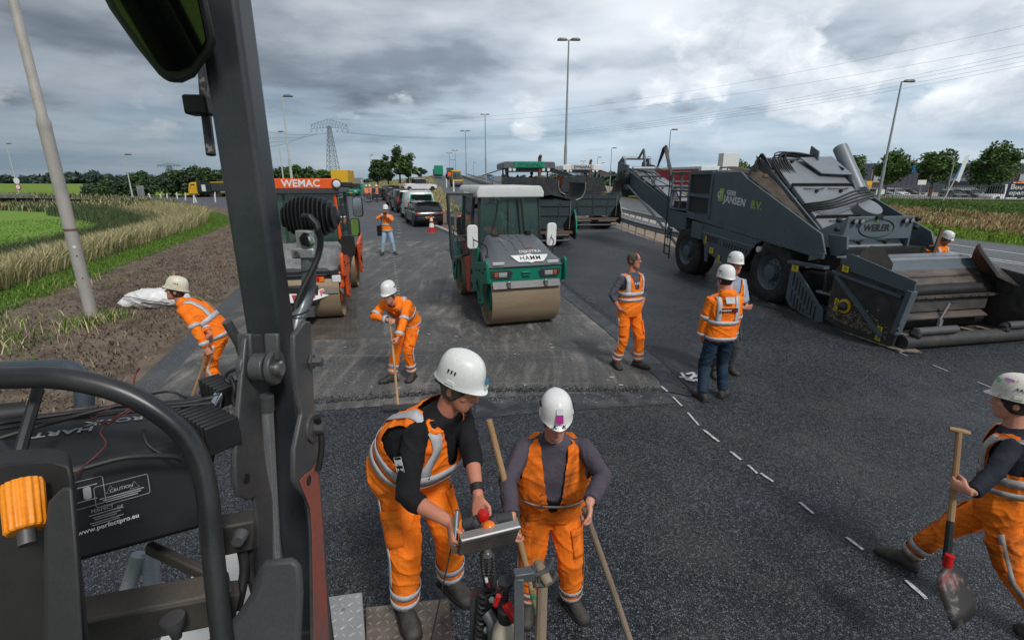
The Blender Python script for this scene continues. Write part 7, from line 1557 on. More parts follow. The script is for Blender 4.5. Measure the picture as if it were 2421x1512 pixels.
def hand_chains(mb, w, d, pn, s, curl, k=1.0, thumb=0.5, spread=.1):
 """palm, four fingers and a thumb; pn = palm normal, s = +1 right hand"""
 d = unit(d); pn = V(pn); pn = (pn - d * pn.dot(d)).normalized(); lat = d.cross(pn) * s
 rings = []
 for t, hw, hd in ((-.02, .026, .022), (.012, .032, .019), (.05, .041, .016), (.085, .042, .014), (.094, .036, .010)):
  rings.append([w + d * t * k + lat * math.cos(a) * hw * k + pn * math.sin(a) * hd * k for a in [2 * pi * q / 10 for q in range(10)]])
 mb.loft(rings)
 for i, (o, L, r) in enumerate(((.030, .072, .0092), (.0105, .080, .0096), (-.010, .074, .0092), (-.029, .058, .0082))):
  p = w + d * .084 * k + lat * o * k; pts = [p - d * .02 * k, p]; dirv = (d + lat * (o * spread * 6)).normalized(); ang = 0
  for q, f in enumerate((.45, .31, .26)):
   ang += curl * (0.75, 1.0, .75)[q] * (1 + .06 * i); pts.append(pts[-1] + (dirv * math.cos(ang) + pn * math.sin(ang)) * L * f * k)
  mb.tube(pts, [r * 1.1 * k, r * 1.12 * k, r * k, r * .92 * k, r * .72 * k], 8)
 p = w + d * .022 * k + lat * .026 * k; t1 = unit(d * .65 + lat * .62 + pn * (.25 + .4 * thumb)); t2 = unit(d * .85 + lat * (.25 - .5 * thumb) + pn * (.35 + .7 * thumb))
 mb.tube([p - t1 * .012 * k, p + t1 * .040 * k, p + t1 * .040 * k + t2 * .030 * k, p + t1 * .04 * k + t2 * .055 * k], [.014 * k, .0125 * k, .0108 * k, .008 * k], 8)
def rm(name, mb, voxel, m, parent, smooth=3, wrinkle=0.0, wscale=9.0, cut=None, label=None):
 """queue a garment or body: united by a voxel remesh, smoothed, creased, then trimmed by cut(point)"""
 me = mb.mesh(name); o = bpy.data.objects.new(name, me); COL.objects.link(o); o.parent = parent
 md = o.modifiers.new('r', 'REMESH'); md.mode = 'VOXEL'; md.voxel_size = voxel; md.adaptivity = 0
 sm = o.modifiers.new('s', 'SMOOTH'); sm.iterations = smooth; sm.factor = .5
 PENDING.append((o, m, wrinkle, wscale, cut))
 if label: o['label'] = label
 return o
def finish_people():
 dg = bpy.context.evaluated_depsgraph_get(); done = []
 for o, m, wr, ws, cut in PENDING:
  me = bpy.data.meshes.new_from_object(o.evaluated_get(dg)); done.append(me)
 for (o, m, wr, ws, cut), me in zip(PENDING, done):
  o.modifiers.clear(); o.data = me; me.name = o.name; me.materials.clear(); me.materials.append(m)
  if wr:
   n = len(me.vertices); co = np.empty(n * 3); me.vertices.foreach_get('co', co); co = co.reshape(-1, 3)
   no = np.empty(n * 3); me.vertex_normals.foreach_get('vector', no); no = no.reshape(-1, 3)
   q = co * ws
   def fold(p, ax):
    w1 = np.sin(p[:, 0] * 1.3 + 2.1 * np.sin(p[:, 2] * .6 + ax)) + np.sin(p[:, 1] * 1.7 + 1.8 * np.sin(p[:, 2] * .8 + 2 * ax))
    return np.sin(p[:, 2] * 1.9 + 1.6 * w1 + ax)
   a = fold(q, 0.3); b2 = fold(q * 1.9 + 3, 1.7); rid = (1 - np.abs(a)) ** 2 * .65 + (1 - np.abs(b2)) ** 2 * .35
   co += no * ((rid - .55) * wr)[:, None]; me.vertices.foreach_set('co', co.reshape(-1)); me.update()
  if cut:
   bm = bmesh.new(); bm.from_mesh(me); dl = [f for f in bm.faces if cut(f.calc_center_median())]
   bmesh.ops.delete(bm, geom=dl, context='FACES')
   for _ in range(5):
    dl = [f for f in bm.faces if sum(e.is_boundary for e in f.edges) >= 2]
    if not dl: break
    bmesh.ops.delete(bm, geom=dl, context='FACES')
   for _ in range(18): bmesh.ops.smooth_vert(bm, verts=[v for v in bm.verts if v.is_boundary], factor=.5, use_axis_x=True, use_axis_y=True, use_axis_z=True)
   bm.to_mesh(me); bm.free()
  me.polygons.foreach_set('use_smooth', [True] * len(me.polygons))
 PENDING.clear()
def strip(name, pts_l, pts_r, m, par, closed=False, th=.003):
 """tape: two edges, given outward offset already"""
 b = MB(); n = len(pts_l); vs = [p for pr in zip(pts_l, pts_r) for p in pr]
 k = n if closed else n - 1
 b.add(vs, [(2 * i, 2 * i + 1, 2 * ((i + 1) % n) + 1, 2 * ((i + 1) % n)) for i in range(k)])
 o = b.build(name, m, par, smooth=180); md = o.modifiers.new('s', 'SOLIDIFY'); md.thickness = th; md.offset = 0; return o
def limb_ring(path, radii, u, off, n=18, sq=1.0):
 """ring round a polyline limb at parameter u (0..len-1)"""
 i = max(0, min(int(u), len(path) - 2)); f = u - i; c = path[i].lerp(path[i + 1], f); r = radii[i] + (radii[i + 1] - radii[i]) * f + off
 d = (path[i + 1] - path[i]).normalized()
 e1 = d.cross(V((0.02, 1, 0.03)))
 e1 = e1.normalized() if e1.length > .2 else d.cross(V((1, 0, 0))).normalized(); e2 = d.cross(e1)
 return [c + (e1 * math.cos(2 * pi * k / n) + e2 * math.sin(2 * pi * k / n)) * r for k in range(n)]
def limb_band(par, path, radii, u, wlen, m, off=.006, tilt=0):
 i = max(0, min(int(u), len(path) - 2)); L = (path[i + 1] - path[i]).length; du = wlen / L / 2
 strip('reflective_band', limb_ring(path, radii, u - du, off), limb_ring(path, radii, u + du, off), m, par, True)
def limb_line(par, path, radii, u0, u1, dirv, w, m, off=.006, n=10):
 """stripe along a limb on the side facing dirv"""
 L_, R_ = [], []
 for k in range(n + 1):
  u = u0 + (u1 - u0) * k / n; i = max(0, min(int(u), len(path) - 2)); f = u - i; c = path[i].lerp(path[i + 1], f); r = radii[i] + (radii[i + 1] - radii[i]) * f + off
  d = (path[i + 1] - path[i]).normalized(); e = V(dirv); e = (e - d * e.dot(d)).normalized(); s_ = d.cross(e); a = w / 2 / r
  L_.append(c + (e * math.cos(a) + s_ * math.sin(a)) * r); R_.append(c + (e * math.cos(a) - s_ * math.sin(a)) * r)
 strip('reflective_stripe', L_, R_, m, par)
def limb_line_pt(path, radii, u, dirv, a, off):
 i = max(0, min(int(u), len(path) - 2)); f = u - i; c = path[i].lerp(path[i + 1], f); r = radii[i] + (radii[i + 1] - radii[i]) * f + off
 d = (path[i + 1] - path[i]).normalized(); e = V(dirv); e = (e - d * e.dot(d)).normalized(); return c + (e * math.cos(a) + d.cross(e) * math.sin(a)) * r
def head_geo(mb, c, R3, k):
 """skull, jaw, nose, brow, ears, neck joined by the remesh; R3 columns: right, forward, up"""
 q = lambda x, y, z: c + (R3 @ V((x, y, z))) * k
 prof = [(-.118, .062, .020, .018), (-.108, .056, .038, .034), (-.085, .042, .053, .054), (-.055, .024, .063, .075), (-.02, .010, .070, .090), (.015, .004, .074, .097), (.05, .0, .076, .099), (.085, -.004, .071, .092), (.112, -.008, .053, .070), (.128, -.010, .026, .034)]
 mb.loft([[q(math.cos(a) * hw, y + math.sin(a) * hd, z) for a in [2 * pi * i / 20 for i in range(20)]] for z, y, hw, hd in prof])
 mb.tube([q(0, .092, .030), q(0, .106, .008), q(0, .120, -.012), q(0, .104, -.022)], [.008 * k, .011 * k, .0145 * k, .012 * k], 8)
 mb.ell(q(.012, .103, -.017), (.010 * k, .010 * k, .008 * k), 8, 6); mb.ell(q(-.012, .103, -.017), (.010 * k, .010 * k, .008 * k), 8, 6)
 mb.tube([q(-.048, .072, .036), q(-.026, .090, .040), q(0, .093, .034), q(.026, .090, .040), q(.048, .072, .036)], .0105 * k, 8)
 mb.tube([q(-.024, .082, -.052), q(0, .093, -.049), q(.024, .082, -.052)], .0095 * k, 8); mb.tube([q(-.021, .080, -.062), q(0, .090, -.062), q(.021, .080, -.062)], .010 * k, 8)
 mb.ell(q(0, .074, -.093), (.022 * k, .018 * k, .016 * k), 10, 6)
 for s in (-1, 1):
  mb.ell(q(s * .045, .064, -.012), (.022 * k, .018 * k, .02 * k), 10, 6)
  mb.ell(q(s * .077, -.008, .0), (.010 * k, .021 * k, .031 * k), 10, 8, R3)
def person(name_label, loc_, rz, hgt=1.82, hip=None, lean=0, side_=0, twist=0, head=(0, 0, 0), feet=None, knees=None, hands=None, elbows=None, hd=None, palm=None, curl=(1.1, 1.1),
   top='jacket', topm=None, legm=None, shirtm=None, helmet=True, helm=None, skin=None, girth=1.0, fine=True, group=None, bands=True, refl=None, hair=None, beard=False, hood=False, legband=True, sleeve=1.0, boots=None, vcut=(-.02, .26, .056)):
 """local frame: person faces +Y, right hand at +X, ground at z = 0"""
 t = thing('person', name_label, 'person', loc_, rz, group); k = hgt / 1.80
 skin = skin or M_SKIN; topm = topm or M_ORANGE; legm = legm or topm; refl = refl or M_REFL; shirtm = shirtm or M_NAVY; vcut = vcut; hair = hair or M_HAIR; boots = boots or M_BOOT
 vx = .0065 if fine else .012; vc = .009 if fine else .016
 P0 = V(hip) if hip else V((0, 0, .96 * k))
 rot = lambda v, pitch, yaw, sd=0: Matrix.Rotation(R(yaw), 3, 'Z') @ Matrix.Rotation(R(sd), 3, 'Y') @ Matrix.Rotation(R(-pitch), 3, 'X') @ V(v)
 def fr(p, yw): return rot((1, 0, 0), p, yw, side_), rot((0, 1, 0), p, yw, side_), rot((0, 0, 1), p, yw, side_)
 l0, l1, l2 = lean * .45, lean * .8, lean
 r0, f0, u0 = fr(l0, twist * .1); r1, f1, u1 = fr(l1, twist * .5); r2, f2, u2 = fr(l2, twist)
 g = girth; gb = g ** 1.6
 c_crotch = P0 - u0 * .09 * k; c_hip = P0 + u0 * .02 * k; c_waist = P0 + u0 * .13 * k + f0 * .01 * (gb - 1) * 3 * k; c_belly = c_waist + u1 * .10 * k + f1 * .02 * (gb - 1) * 3 * k
 c_chest = c_belly + u1 * .15 * k; c_arm = c_chest + u2 * .11 * k; c_sh = c_arm + u2 * .075 * k; c_nb = c_sh + u2 * .045 * k + f2 * .005
 rings = [(c_crotch, r0, f0, .150 * k * g, .105 * k * g), (c_hip, r0, f0, .178 * k * g, .122 * k * g), (c_waist, r0, f0, .168 * k * g, .118 * k * gb), (c_belly, r1, f1, .170 * k * g, .120 * k * gb),
    (c_chest, r1, f1, .184 * k * g, .125 * k * g), (c_arm, r2, f2, .190 * k * g ** .5, .112 * k), (c_sh, r2, f2, .150 * k, .080 * k), (c_nb, r2, f2, .070 * k, .066 * k)]
 T = Torso(rings)
 sh = [c_arm + u2 * .030 * k + r2 * s * .185 * k * g ** .3 for s in (-1, 1)]
 hj = [P0 + r0 * s * .095 * k - u0 * .03 * k for s in (-1, 1)]
 feet = feet or [((-.12, 0.0, 0), 8), ((.12, 0.02, 0), -8)]
 knees = knees or [(-.1, 1, 0), (.1, 1, 0)]
 ank = [V(f[0]) + V((0, 0, .085 * k)) for f in feet]; kn = []
 for i in (0, 1): a, b = ik(hj[i], ank[i], .44 * k, .43 * k, knees[i]); kn.append(a); ank[i] = b
 hands = hands or [(-.26, .06, .86 * k), (.26, .06, .86 * k)]; elbows = elbows or [(-.5, -1, 0), (.5, -1, 0)]
 wr, el = [], []
 for i in (0, 1): a, b = ik(sh[i], hands[i], .30 * k, .265 * k, elbows[i]); el.append(a); wr.append(b)
 hd = hd or [None, None]; palm = palm or [None, None]
 hp_, hy, hr = head
 Rh = Matrix.Rotation(R(twist + hy), 3, 'Z') @ Matrix.Rotation(R(hr), 3, 'Y') @ Matrix.Rotation(R(-hp_), 3, 'X')
 nb = c_nb; hc = nb + (u2 * .055 + V((0, 0, .02))) * k + (Rh @ V((0, .022, .095))) * k
 mb = MB(); T.loft(mb, 0, 7, -.022 * k); head_geo(mb, hc, Rh, k)
 mb.tube([c_sh, nb + u2 * .02 * k, hc + (Rh @ V((0, -.022, -.06))) * k, hc + (Rh @ V((0, -.015, -.01))) * k], [.072 * k, .061 * k, .058 * k, .06 * k], 14)
 for i, s in ((0, -1), (1, 1)):
  mb.tube([sh[i] - r2 * s * .05 * k, sh[i], sh[i].lerp(el[i], .5), el[i], el[i].lerp(wr[i], .35), wr[i]], [q * k for q in (.050, .050, .046, .038, .041, .027)], 14)
  mb.tube([hj[i] + V((0, 0, .03)), hj[i].lerp(kn[i], .4), kn[i], kn[i].lerp(ank[i], .35), ank[i]], [q * k for q in (.080, .070, .050, .052, .036)], 14)
  d_ = unit(hd[i]) if hd[i] else (wr[i] - el[i]).normalized(); pn = palm[i] or (-s, 0, 0)
  hand_chains(mb, wr[i] + d_ * .012, d_, pn, s * (1 if True else 1), curl[i], k)
  fy = R(feet[i][1]); fd = V((-math.sin(fy), math.cos(fy), 0)); mb.ell(ank[i] + fd * .05 * k - V((0, 0, .04 * k)), (.035 * k, .035 * k, .03 * k), 8, 6)
 body = rm('body', mb, vx, skin, t, 2 if fine else 1)
 hq = lambda x, y, z: hc + (Rh @ V((x, y, z))) * k
 for s in (-1, 1):
  b = MB(); b.ell(hq(s * .030, .080, .020), .0115 * k, 10, 8); b.build('eye', M_EYE if fine else M_IRIS, t)
  if fine:
   b = MB(); b.ell(hq(s * .030, .0895, .0185), .0052 * k, 8, 6); b.build('iris', M_IRIS, t)
   b = MB(); b.tube([hq(s * .047, .082, .044), hq(s * .030, .098, .050), hq(s * .014, .101, .046)], [.003 * k, .0048 * k, .004 * k], 6); b.build('eyebrow', hair, t)
 if fine:
  b = MB(); b.tube([hq(-.023, .0865, -.056), hq(-.010, .0985, -.054), hq(0, .1005, -.0555), hq(.010, .0985, -.054), hq(.023, .0865, -.056)], [.002 * k, .0045 * k, .004 * k, .0045 * k, .002 * k], 6); b.build('mouth', M_LIP, t)
 b = MB()
 def hairf(u, v):
  a = R(-52 + 284 * u) + (0 if helmet else 0); a = -pi / 2 + (u - .5) * R(265 if helmet else 300)
  z = -.055 + .15 * v if helmet else -.05 + .185 * v
  i_ = np.interp(z, [-.118, -.085, -.055, -.02, .015, .05, .085, .112, .13, .14], [.02, .053, .063, .070, .074, .077, .073, .056, .028, .004]); d_ = np.interp(z, [-.118, -.085, -.055, -.02, .015, .05, .085, .112, .13, .14], [.018, .054, .075, .090, .097, .100, .094, .073, .036, .004])
  lift = .010 + .004 * noise.noise(V((a * 5, z * 60, 3)))
  e = max(0, abs(u - .5) * 2 - .72) / .28; zz = z + e * .045 * (1 - v)
  return hq(math.cos(a) * (i_ + lift), -.002 + math.sin(a) * (d_ + lift), zz)
 b.grid(hairf, 28, 10); o = b.build('hair', hair, t, smooth=180); md = o.modifiers.new('s', 'SOLIDIFY'); md.thickness = .006
 if helmet:
  hm = helm or M_HELMET; b = MB(); rr3 = []
  tiltm = Rh @ Matrix.Rotation(R(4), 3, 'X')
  hh = lambda x, y, z: hc + (tiltm @ V((x, y, z))) * k
  for z, sx, sy, br in ((.040, 1.06, 1.07, 1), (.046, 1.10, 1.11, 1), (.056, 1.06, 1.05, 0), (.092, 1.05, 1.04, 0), (.130, 1.0, 1.0, 0), (.165, .89, .90, 0), (.190, .72, .74, 0), (.207, .48, .50, 0), (.214, .2, .2, 0)):
   ring = []
   for q in range(36):
    a = 2 * pi * q / 36; vis = max(0, math.sin(a)) ** 4 * .032 * br + max(0, -math.sin(a)) ** 6 * .012 * br; dz_ = -.016 * max(0, -math.sin(a)) ** 2 * (1 if z < .06 else 0) - .010 * br * max(0, math.sin(a)) ** 4
    ridge = .006 * math.exp(-(math.cos(a) / .18) ** 2) if .08 < z < .2 else 0
    ring.append(hh(math.cos(a) * .101 * sx, -.003 + math.sin(a) * (.128 * sy + vis), z + dz_ + ridge))
   rr3.append(ring)
  b.loft(rr3); o = b.build('helmet', hm, t, smooth=48)
  sb = o.modifiers.new('sub', 'SUBSURF'); sb.levels = sb.render_levels = 1
  if fine:
   for s in (-1, 1):
    q = MB(); q.plate([hh(s * .108, .02, .062), hh(s * .108, -.03, .062), hh(s * .106, -.025, .082), hh(s * .106, .015, .082)], .006 * k); q.build('side_clip', hm, o)
    for j in range(3): q = MB(); q.beam(hh(s * .1035, -.03 + .02 * j, .122), hh(s * .1005, -.03 + .02 * j, .138), .006, .008); q.build('vent_slot', M_PLASTIC, o)
   q = MB(); q.tube([hh(-.086, -.065, .03), hh(-.06, -.112, .018), hh(0, -.128, .012), hh(.06, -.112, .018), hh(.086, -.065, .03)], .009 * k, 6); q.build('headband', M_PLASTIC, o)
  t['_'] = 0; del t['_']
  t_h = (hh, o)
 else: t_h = (hq, None)
 lr = [q * k * (g ** .4) for q in (.108, .100, .086, .080, .072)]
 paths = []
 for i in (0, 1):
  end = ank[i] + (kn[i] - ank[i]).normalized() * .035
  paths.append([hj[i] + V((0, 0, .02)), hj[i].lerp(kn[i], .45), kn[i], kn[i].lerp(ank[i], .45), end])
 mb = MB()
 for i in (0, 1): mb.tube(paths[i], lr, 16)
 jean = legm in (M_JEANS, M_LJEANS)
 if jean: lr = [q * f for q, f in zip(lr, (.93, .90, .86, .82, .86))]
 TO = .020 * k
 if top in ('overall', 'vest_overall'):
  T.loft(mb, -.0, 6.35, TO + .014)
  for s in (-1, 1): mb.ell(c_sh + r2 * s * .11 * k - u2 * .0, (.04 * k, .075 * k, .03 * k), 10, 6)
  def cut(p, c=c_chest, r=r2, f=f2, u=u2):
   q = p - c; x, y, z = q.dot(r) / k, q.dot(f) / k, q.dot(u) / k
   if z > vcut[0] and y > .0 and abs(x) < min(.012 + vcut[1] * (z - vcut[0]), vcut[2]): return True
   if z > .165 and abs(x) < .078: return True
   if z > .215: return True
   return z > -.03 + .5 * max(0, .21 * g - abs(x)) and abs(x) > (.178 if z < .10 else .172) * g ** .7
  rm('overalls', mb, vc, legm, t, 4, .016 * k, 9 / k, cut)
 else:
  T.loft(mb, 0, 2.3, TO - .006)
  rm('trousers', mb, vc, legm, t, 4, (.010 if jean else .017) * k, 10 / k)
 for i in (0, 1):
  fy = R(feet[i][1]); fd = V((-math.sin(fy), math.cos(fy), 0)); rd = V((fd.y, -fd.x, 0)); base = V((ank[i].x, ank[i].y, V(feet[i][0]).z)) - fd * .01
  b = MB(); rg = []
  for y, hw, h in ((-.085, .022, .06), (-.075, .036, .085), (-.03, .041, .115), (.02, .044, .118), (.07, .047, .092), (.12, .052, .070), (.165, .050, .058), (.195, .040, .048), (.212, .020, .035)):
   rg.append([base + fd * y * k * 1.02 + rd * x * hw * k * 1.14 + V((0, 0, z * h * k * 1.12 + .012)) for x, z in ((-.9, 0), (.9, 0), (1, .35), (.85, .75), (.4, 1), (-.4, 1), (-.85, .75), (-1, .35))])
  b.loft(rg); b.tube([ank[i] - V((0, 0, .03 * k)) - fd * .02 * k, ank[i] + (kn[i] - ank[i]).normalized() * .10 * k], [.052 * k, .058 * k], 14); bt = b.build('boot', boots, t, smooth=60)
  sb = bt.modifiers.new('sub', 'SUBSURF'); sb.levels = sb.render_levels = 1
  q = MB(); q.prism([(-.046, -.09), (.046, -.09), (.05, 0), (.056, .12), (.045, .19), (.02, .215), (-.02, .215), (-.045, .19), (-.056, .12), (-.05, 0)], base + V((0, 0, .001)), rd * k * 1.14, fd * k * 1.02, V((0, 0, .028 * k))); q.build('sole', M_SOLE, bt)
 ar = [q * k * g ** .35 for q in (.080, .076, .070, .066, .062, .054)]; ap = []
 for i, s in ((0, -1), (1, 1)):
  e_ = el[i].lerp(wr[i], sleeve); ap.append([sh[i] - r2 * s * .05 * k - u2 * .01, sh[i] + u2 * .004, sh[i].lerp(el[i], .5), el[i], el[i].lerp(e_, .5), e_])
 if top in ('overall', 'vest_overall', 'vest'):
  a2 = [q * .84 for q in ar]; mb = MB(); T.loft(mb, 1.5, 6.9, .006 * k)
  for i in (0, 1): mb.tube(ap[i], a2, 14)
  mb.tube([c_sh + u2 * .0, nb + u2 * .012 * k], [.085 * k, .073 * k], 14)
  rm('shirt', mb, vc, shirtm, t, 4, .008 * k, 11 / k)
 if top in ('jacket', 'vest'):
  mb = MB(); T.loft(mb, .35 if top == 'jacket' else .9, 6.75, TO + .010)
  if top == 'jacket':
   for i in (0, 1): mb.tube(ap[i], ar, 14)
   mb.tube([c_sh - u2 * .01, nb + u2 * .045 * k + f2 * .005], [.090 * k, .083 * k], 14)
   if hood: mb.ell(nb - f2 * .085 * k - u2 * .01 * k, (.125 * k, .060 * k, .085 * k), 14, 10, Matrix((r2, f2, u2)).transposed())
   def cutj(p, c=nb, f=f2, u=u2):
    q = p - c; return q.dot(u) > .018 * k and q.dot(f) > .02 * k and abs(q.dot(r2)) < .05 * k and not hood
   rm('jacket', mb, vc, topm, t, 4, .014 * k, 10 / k, cutj)
  else:
   def cutv(p, c=c_chest, r=r2, f=f2, u=u2):
    q = p - c; x, y, z = q.dot(r) / k, q.dot(f) / k, q.dot(u) / k
    if z > .0 and y > 0 and abs(x) < min(.02 + .3 * z, .08): return True
    return z > .2 or (z > .165 and abs(x) < .085) or (z > -.04 and abs(x) > .165)
   rm('vest', mb, vc, topm, t, 4, .010 * k, 10 / k, cutv)
 o_ = TO + (.016 if top in ('jacket', 'vest') else .018)
 def ringband(u, w, half=None):
  du = w / .12 / 2; n = 40; a0, a1 = (0, 2 * pi) if half is None else half
  L_ = [T.pt(u - du, a0 + (a1 - a0) * q / n, o_) for q in range(n + (0 if half is None else 1))]; R_ = [T.pt(u + du, a0 + (a1 - a0) * q / n, o_) for q in range(n + (0 if half is None else 1))]
  strip('reflective_band', L_, R_, refl, t, half is None)
 def strap(x, w, ulo_f, ulo_b):
  L_, R_ = [], []
  us = [(u, True) for u in np.linspace(ulo_f, 6.15, 14)] + [(u, False) for u in np.linspace(6.15, ulo_b, 14)]
  for u, frn in us:
   for lst, xx in ((L_, x - w / 2), (R_, x + w / 2)): lst.append(T.pt(u, T.th_for(u, xx * k, frn), o_))
  strip('reflective_strap', L_, R_, refl, t)
 if bands:
  if top == 'jacket':
   ringband(.75, .055 * k); ringband(2.9 if lean < 30 else 3.0, .055 * k)
   for s in (-1, 1): strap(s * .105, .05 * k, 3.0, 3.0)
   for i in (0, 1):
    limb_band(t, ap[i], ar, 2.7, .05 * k, refl); limb_band(t, ap[i], ar, 4.6, .05 * k, refl)
  elif top == 'vest':
   ringband(2.0, .055 * k); ringband(3.3, .05 * k)
   for s in (-1, 1): strap(s * .105, .05 * k, 3.4, 3.4)
  elif bands == 'low': ringband(2.35, .05 * k)
  else:
   ringband(2.6, .052 * k); ringband(3.35, .052 * k)
   for s in (-1, 1): strap(s * .118, .048 * k, 3.4, 3.4)
  if legband and not jean:
   for i in (0, 1):
    limb_band(t, paths[i], lr, 3.35, .05 * k, refl if legm is not M_ORANGE_DD else M_REFL_D, .005); limb_band(t, paths[i], lr, 3.75, .045 * k, refl if legm is not M_ORANGE_DD else M_REFL_D, .005)
    limb_line(t, paths[i], lr, .5, 3.1, r0 * (-1 if i == 0 else 1), .035 * k, refl, .005)
 if fine and not jean:
  for i, s in ((0, -1), (1, 1)):
   def pk(u0, u1, w, of):
    return lambda u, v: limb_line_pt(paths[i], lr, u0 + (u1 - u0) * v, (r0 * s + f0 * .9), (u - .5) * w, of)
   for nm, u0, u1, w, of in (('pocket', .95, 1.75, 1.25, .004), ('pocket_flap', .88, 1.10, 1.32, .008)):
    b = MB(); b.grid(pk(u0, u1, w, of), 8, 6); o = b.build(nm, legm, t, smooth=180); md = o.modifiers.new('s', 'SOLIDIFY'); md.thickness = .007; md.offset = 0
  if top == 'jacket':
   zl, zr = [T.pt(u, pi / 2 + .035, o_ + .002) for u in np.linspace(.3, 5.6, 12)], [T.pt(u, pi / 2 - .035, o_ + .002) for u in np.linspace(.3, 5.6, 12)]
   strip('zip_flap', zl, zr, topm, t, th=.006)
 if hair and beard:
  b = MB(); b.grid(lambda u, v: hq(math.sin((u - .5) * 2.4) * (.05 + .018 * v), .035 + math.cos((u - .5) * 2.4) * (.058 - .004 * v), -.112 + .05 * v), 12, 4); b.build('beard', hair, t, smooth=180)
 return t, dict(T=T, hq=hq, helm=t_h, wr=wr, el=el, paths=paths, lr=lr, ap=ap, ar=ar, c=(c_chest, r2, f2, u2), k=k, o_=o_, refl=refl)
def decal(name, par, c, n, up, w, h, m, r=.02, lift=.003):
 n = unit(n); ex = V(up).cross(n).normalized(); ey = n.cross(ex); b = MB(); b.prism(rrect(w, h, min(r, w / 2.01, h / 2.01)), V(c) + n * lift, ex, ey, n * .0015); return b.build(name, m, par), ex, ey
def shaft(name, label, cat, p, q, r0, r1, m, extra=None):
 """a rake or shovel: handle from p (top) to q (bottom), world space"""
 p, q = V(p), V(q); t = thing(name, label, cat, q); b = MB(); b.tube([p - q, (p - q) * .5 + V((.004, .003, 0)), V((0, 0, 0))], [r0, (r0 + r1) / 2, r1], 10); b.build('handle', m, t); return t, p - q
# ================================================================== THE CREW
def LW(o, rz, p): return Matrix.Rotation(-R(rz), 3, 'Z') @ (V(p) - V(o))
o, rz = V((-.56, 2.60, .40)), 212
hR = LW(o, rz, C(1066, 1235, 2.36)); hL = LW(o, rz, C(1136, 1196, 2.52))
t, d = person('tall man in orange bib overalls and black sleeves bending over the control box', o, rz, 1.85, hip=(0.02, -.12, .95), lean=36, head=(20, 2, 0), twist=30,
 feet=[((-.17, .0, 0), 14), ((.17, .04, 0), -4)], hands=[tuple(hL), tuple(hR)], elbows=[(-.8, -.3, -.5), (.9, -.6, -.3)], hd=[tuple(LW((0, 0, 0), rz, (.08, -.28, -.9))), tuple(LW((0, 0, 0), rz, (.12, -.75, -.35)))],
 palm=[tuple(LW((0, 0, 0), rz, (.1, -.9, .2))), tuple(LW((0, 0, 0), rz, (.95, .1, -.2)))], curl=(.45, 1.25), top='overall', legm=M_ORANGE_D, shirtm=M_BLACKCLOTH, skin=M_SKIN2, girth=1.36, sleeve=.38, helm=M_HELMET)
hh, ho = d['helm']
def on_helm(name, x, z, w, h, m, side=0.0, y=.14):
 a = side; p = hh_(math.sin(a) * .112 * (1 - max(0, z - .1) * 3), math.cos(a) * y, z); q = hh_(math.sin(a) * .2, math.cos(a) * .26, z + .045); c = hh_(0, 0, z); return decal(name, ho_, p, (p - c) + (hh_(0, 0, z + .06) - c) * .9, hh_(0, 0, 1) - hh_(0, 0, 0), w, h, m, r=.004 if 'magenta' in name or 'label' in name else .02, lift=.002)
M_BLUE = mat('blue_sticker', (.0, .27, .52), .5); M_MAG = mat('magenta_sticker', (.42, .02, .24), .5); M_GRNS = mat('green_sticker', (.12, .5, .2), .5)
hh_, ho_ = hh, ho
dd_, ex_, ey_ = on_helm('round_sticker', 0, .105, .030, .030, M_BLUE, -.12, .140)
on_helm('small_label', 0, .070, .040, .018, mat('pale_green_label', (.5, .62, .5), .5), -.12, .146)
w = d['wr'][0]; e = d['el'][0]; b = MB(); b.cyl(w.lerp(e, .08), w.lerp(e, .22), .035, .038, n=16); b.build('wristwatch', M_BLACK, t)
ap = d['ap'][1]; sd = LW((0, 0, 0), rz, (-.75, -.8, .1)); mid = ap[1].lerp(ap[3], .42); pc = mid + sd.normalized() * .070
bdg, ex_, ey_ = decal('sleeve_badge', t, pc, sd, (ap[1] - ap[3]), .075, .085, M_BLACKCLOTH, .012, .006); nrm = unit(sd)
text('SMS', t, M_WHITE, .040, pc + nrm * .009 + ey_ * .008, ex_, ey_, bold=.03); text('Santini', t, M_WHITE, .018, pc + nrm * .009 - ey_ * .026, ex_, ey_)
b = MB(); fr = [pc + nrm * .008 + ex_ * x + ey_ * y for x, y in ((-.034, -.038), (.034, -.038), (.034, .038), (-.034, .038))]; b.tube(fr, .0015, 4, closed=True); b.build('badge_rim', M_WHITE, t)
o, rz = V((.27, 2.93, .023)), 180
top_ = C(1381, 1222, 2.72)
hL = LW(o, rz, C(1393, 1188, 2.72)); hR = LW(o, rz, C(1210, 1222, 2.74))
t, d = person('man in soiled orange bib overalls and violet sweatshirt looking down, holding a shovel handle', o, rz, 1.73, hip=(0, -.03, .91), lean=12, head=(15, 4, 0), vcut=(-.30, .13, .066), feet=[((-.17, .02, 0), 30), ((.15, .04, 0), -8)],
 hands=[tuple(hL), tuple(hR)], elbows=[(-.9, -.5, 0), (.9, -.5, 0)], hd=[(0.05, .25, -.95), (-.1, .4, -.9)], palm=[(1, .25, 0), (-1, .2, 0)], curl=(1.35, .8), top='overall', legm=M_ORANGE_DD, shirtm=M_PURPLE, girth=1.36, bands='low', refl=M_REFL_D, helm=M_HELMET, sleeve=.93, skin=M_SKIN)
hh_, ho_ = d['helm']
_, ex_, ey_ = on_helm('magenta_sticker', 0, .112, .042, .054, M_MAG, 0, .136); on_helm('round_label', 0, .155, .040, .036, mat('faint_label', (.62, .64, .66), .4), 0, .118)
for x in (-.028, .030): text('K', ho_, M_BLACK, .03, hh_(x, .150, .064), (hh_(1, 0, 0) - hh_(0, 0, 0)) * -1, hh_(0, 0, 1) - hh_(0, 0, 0), bold=.04)
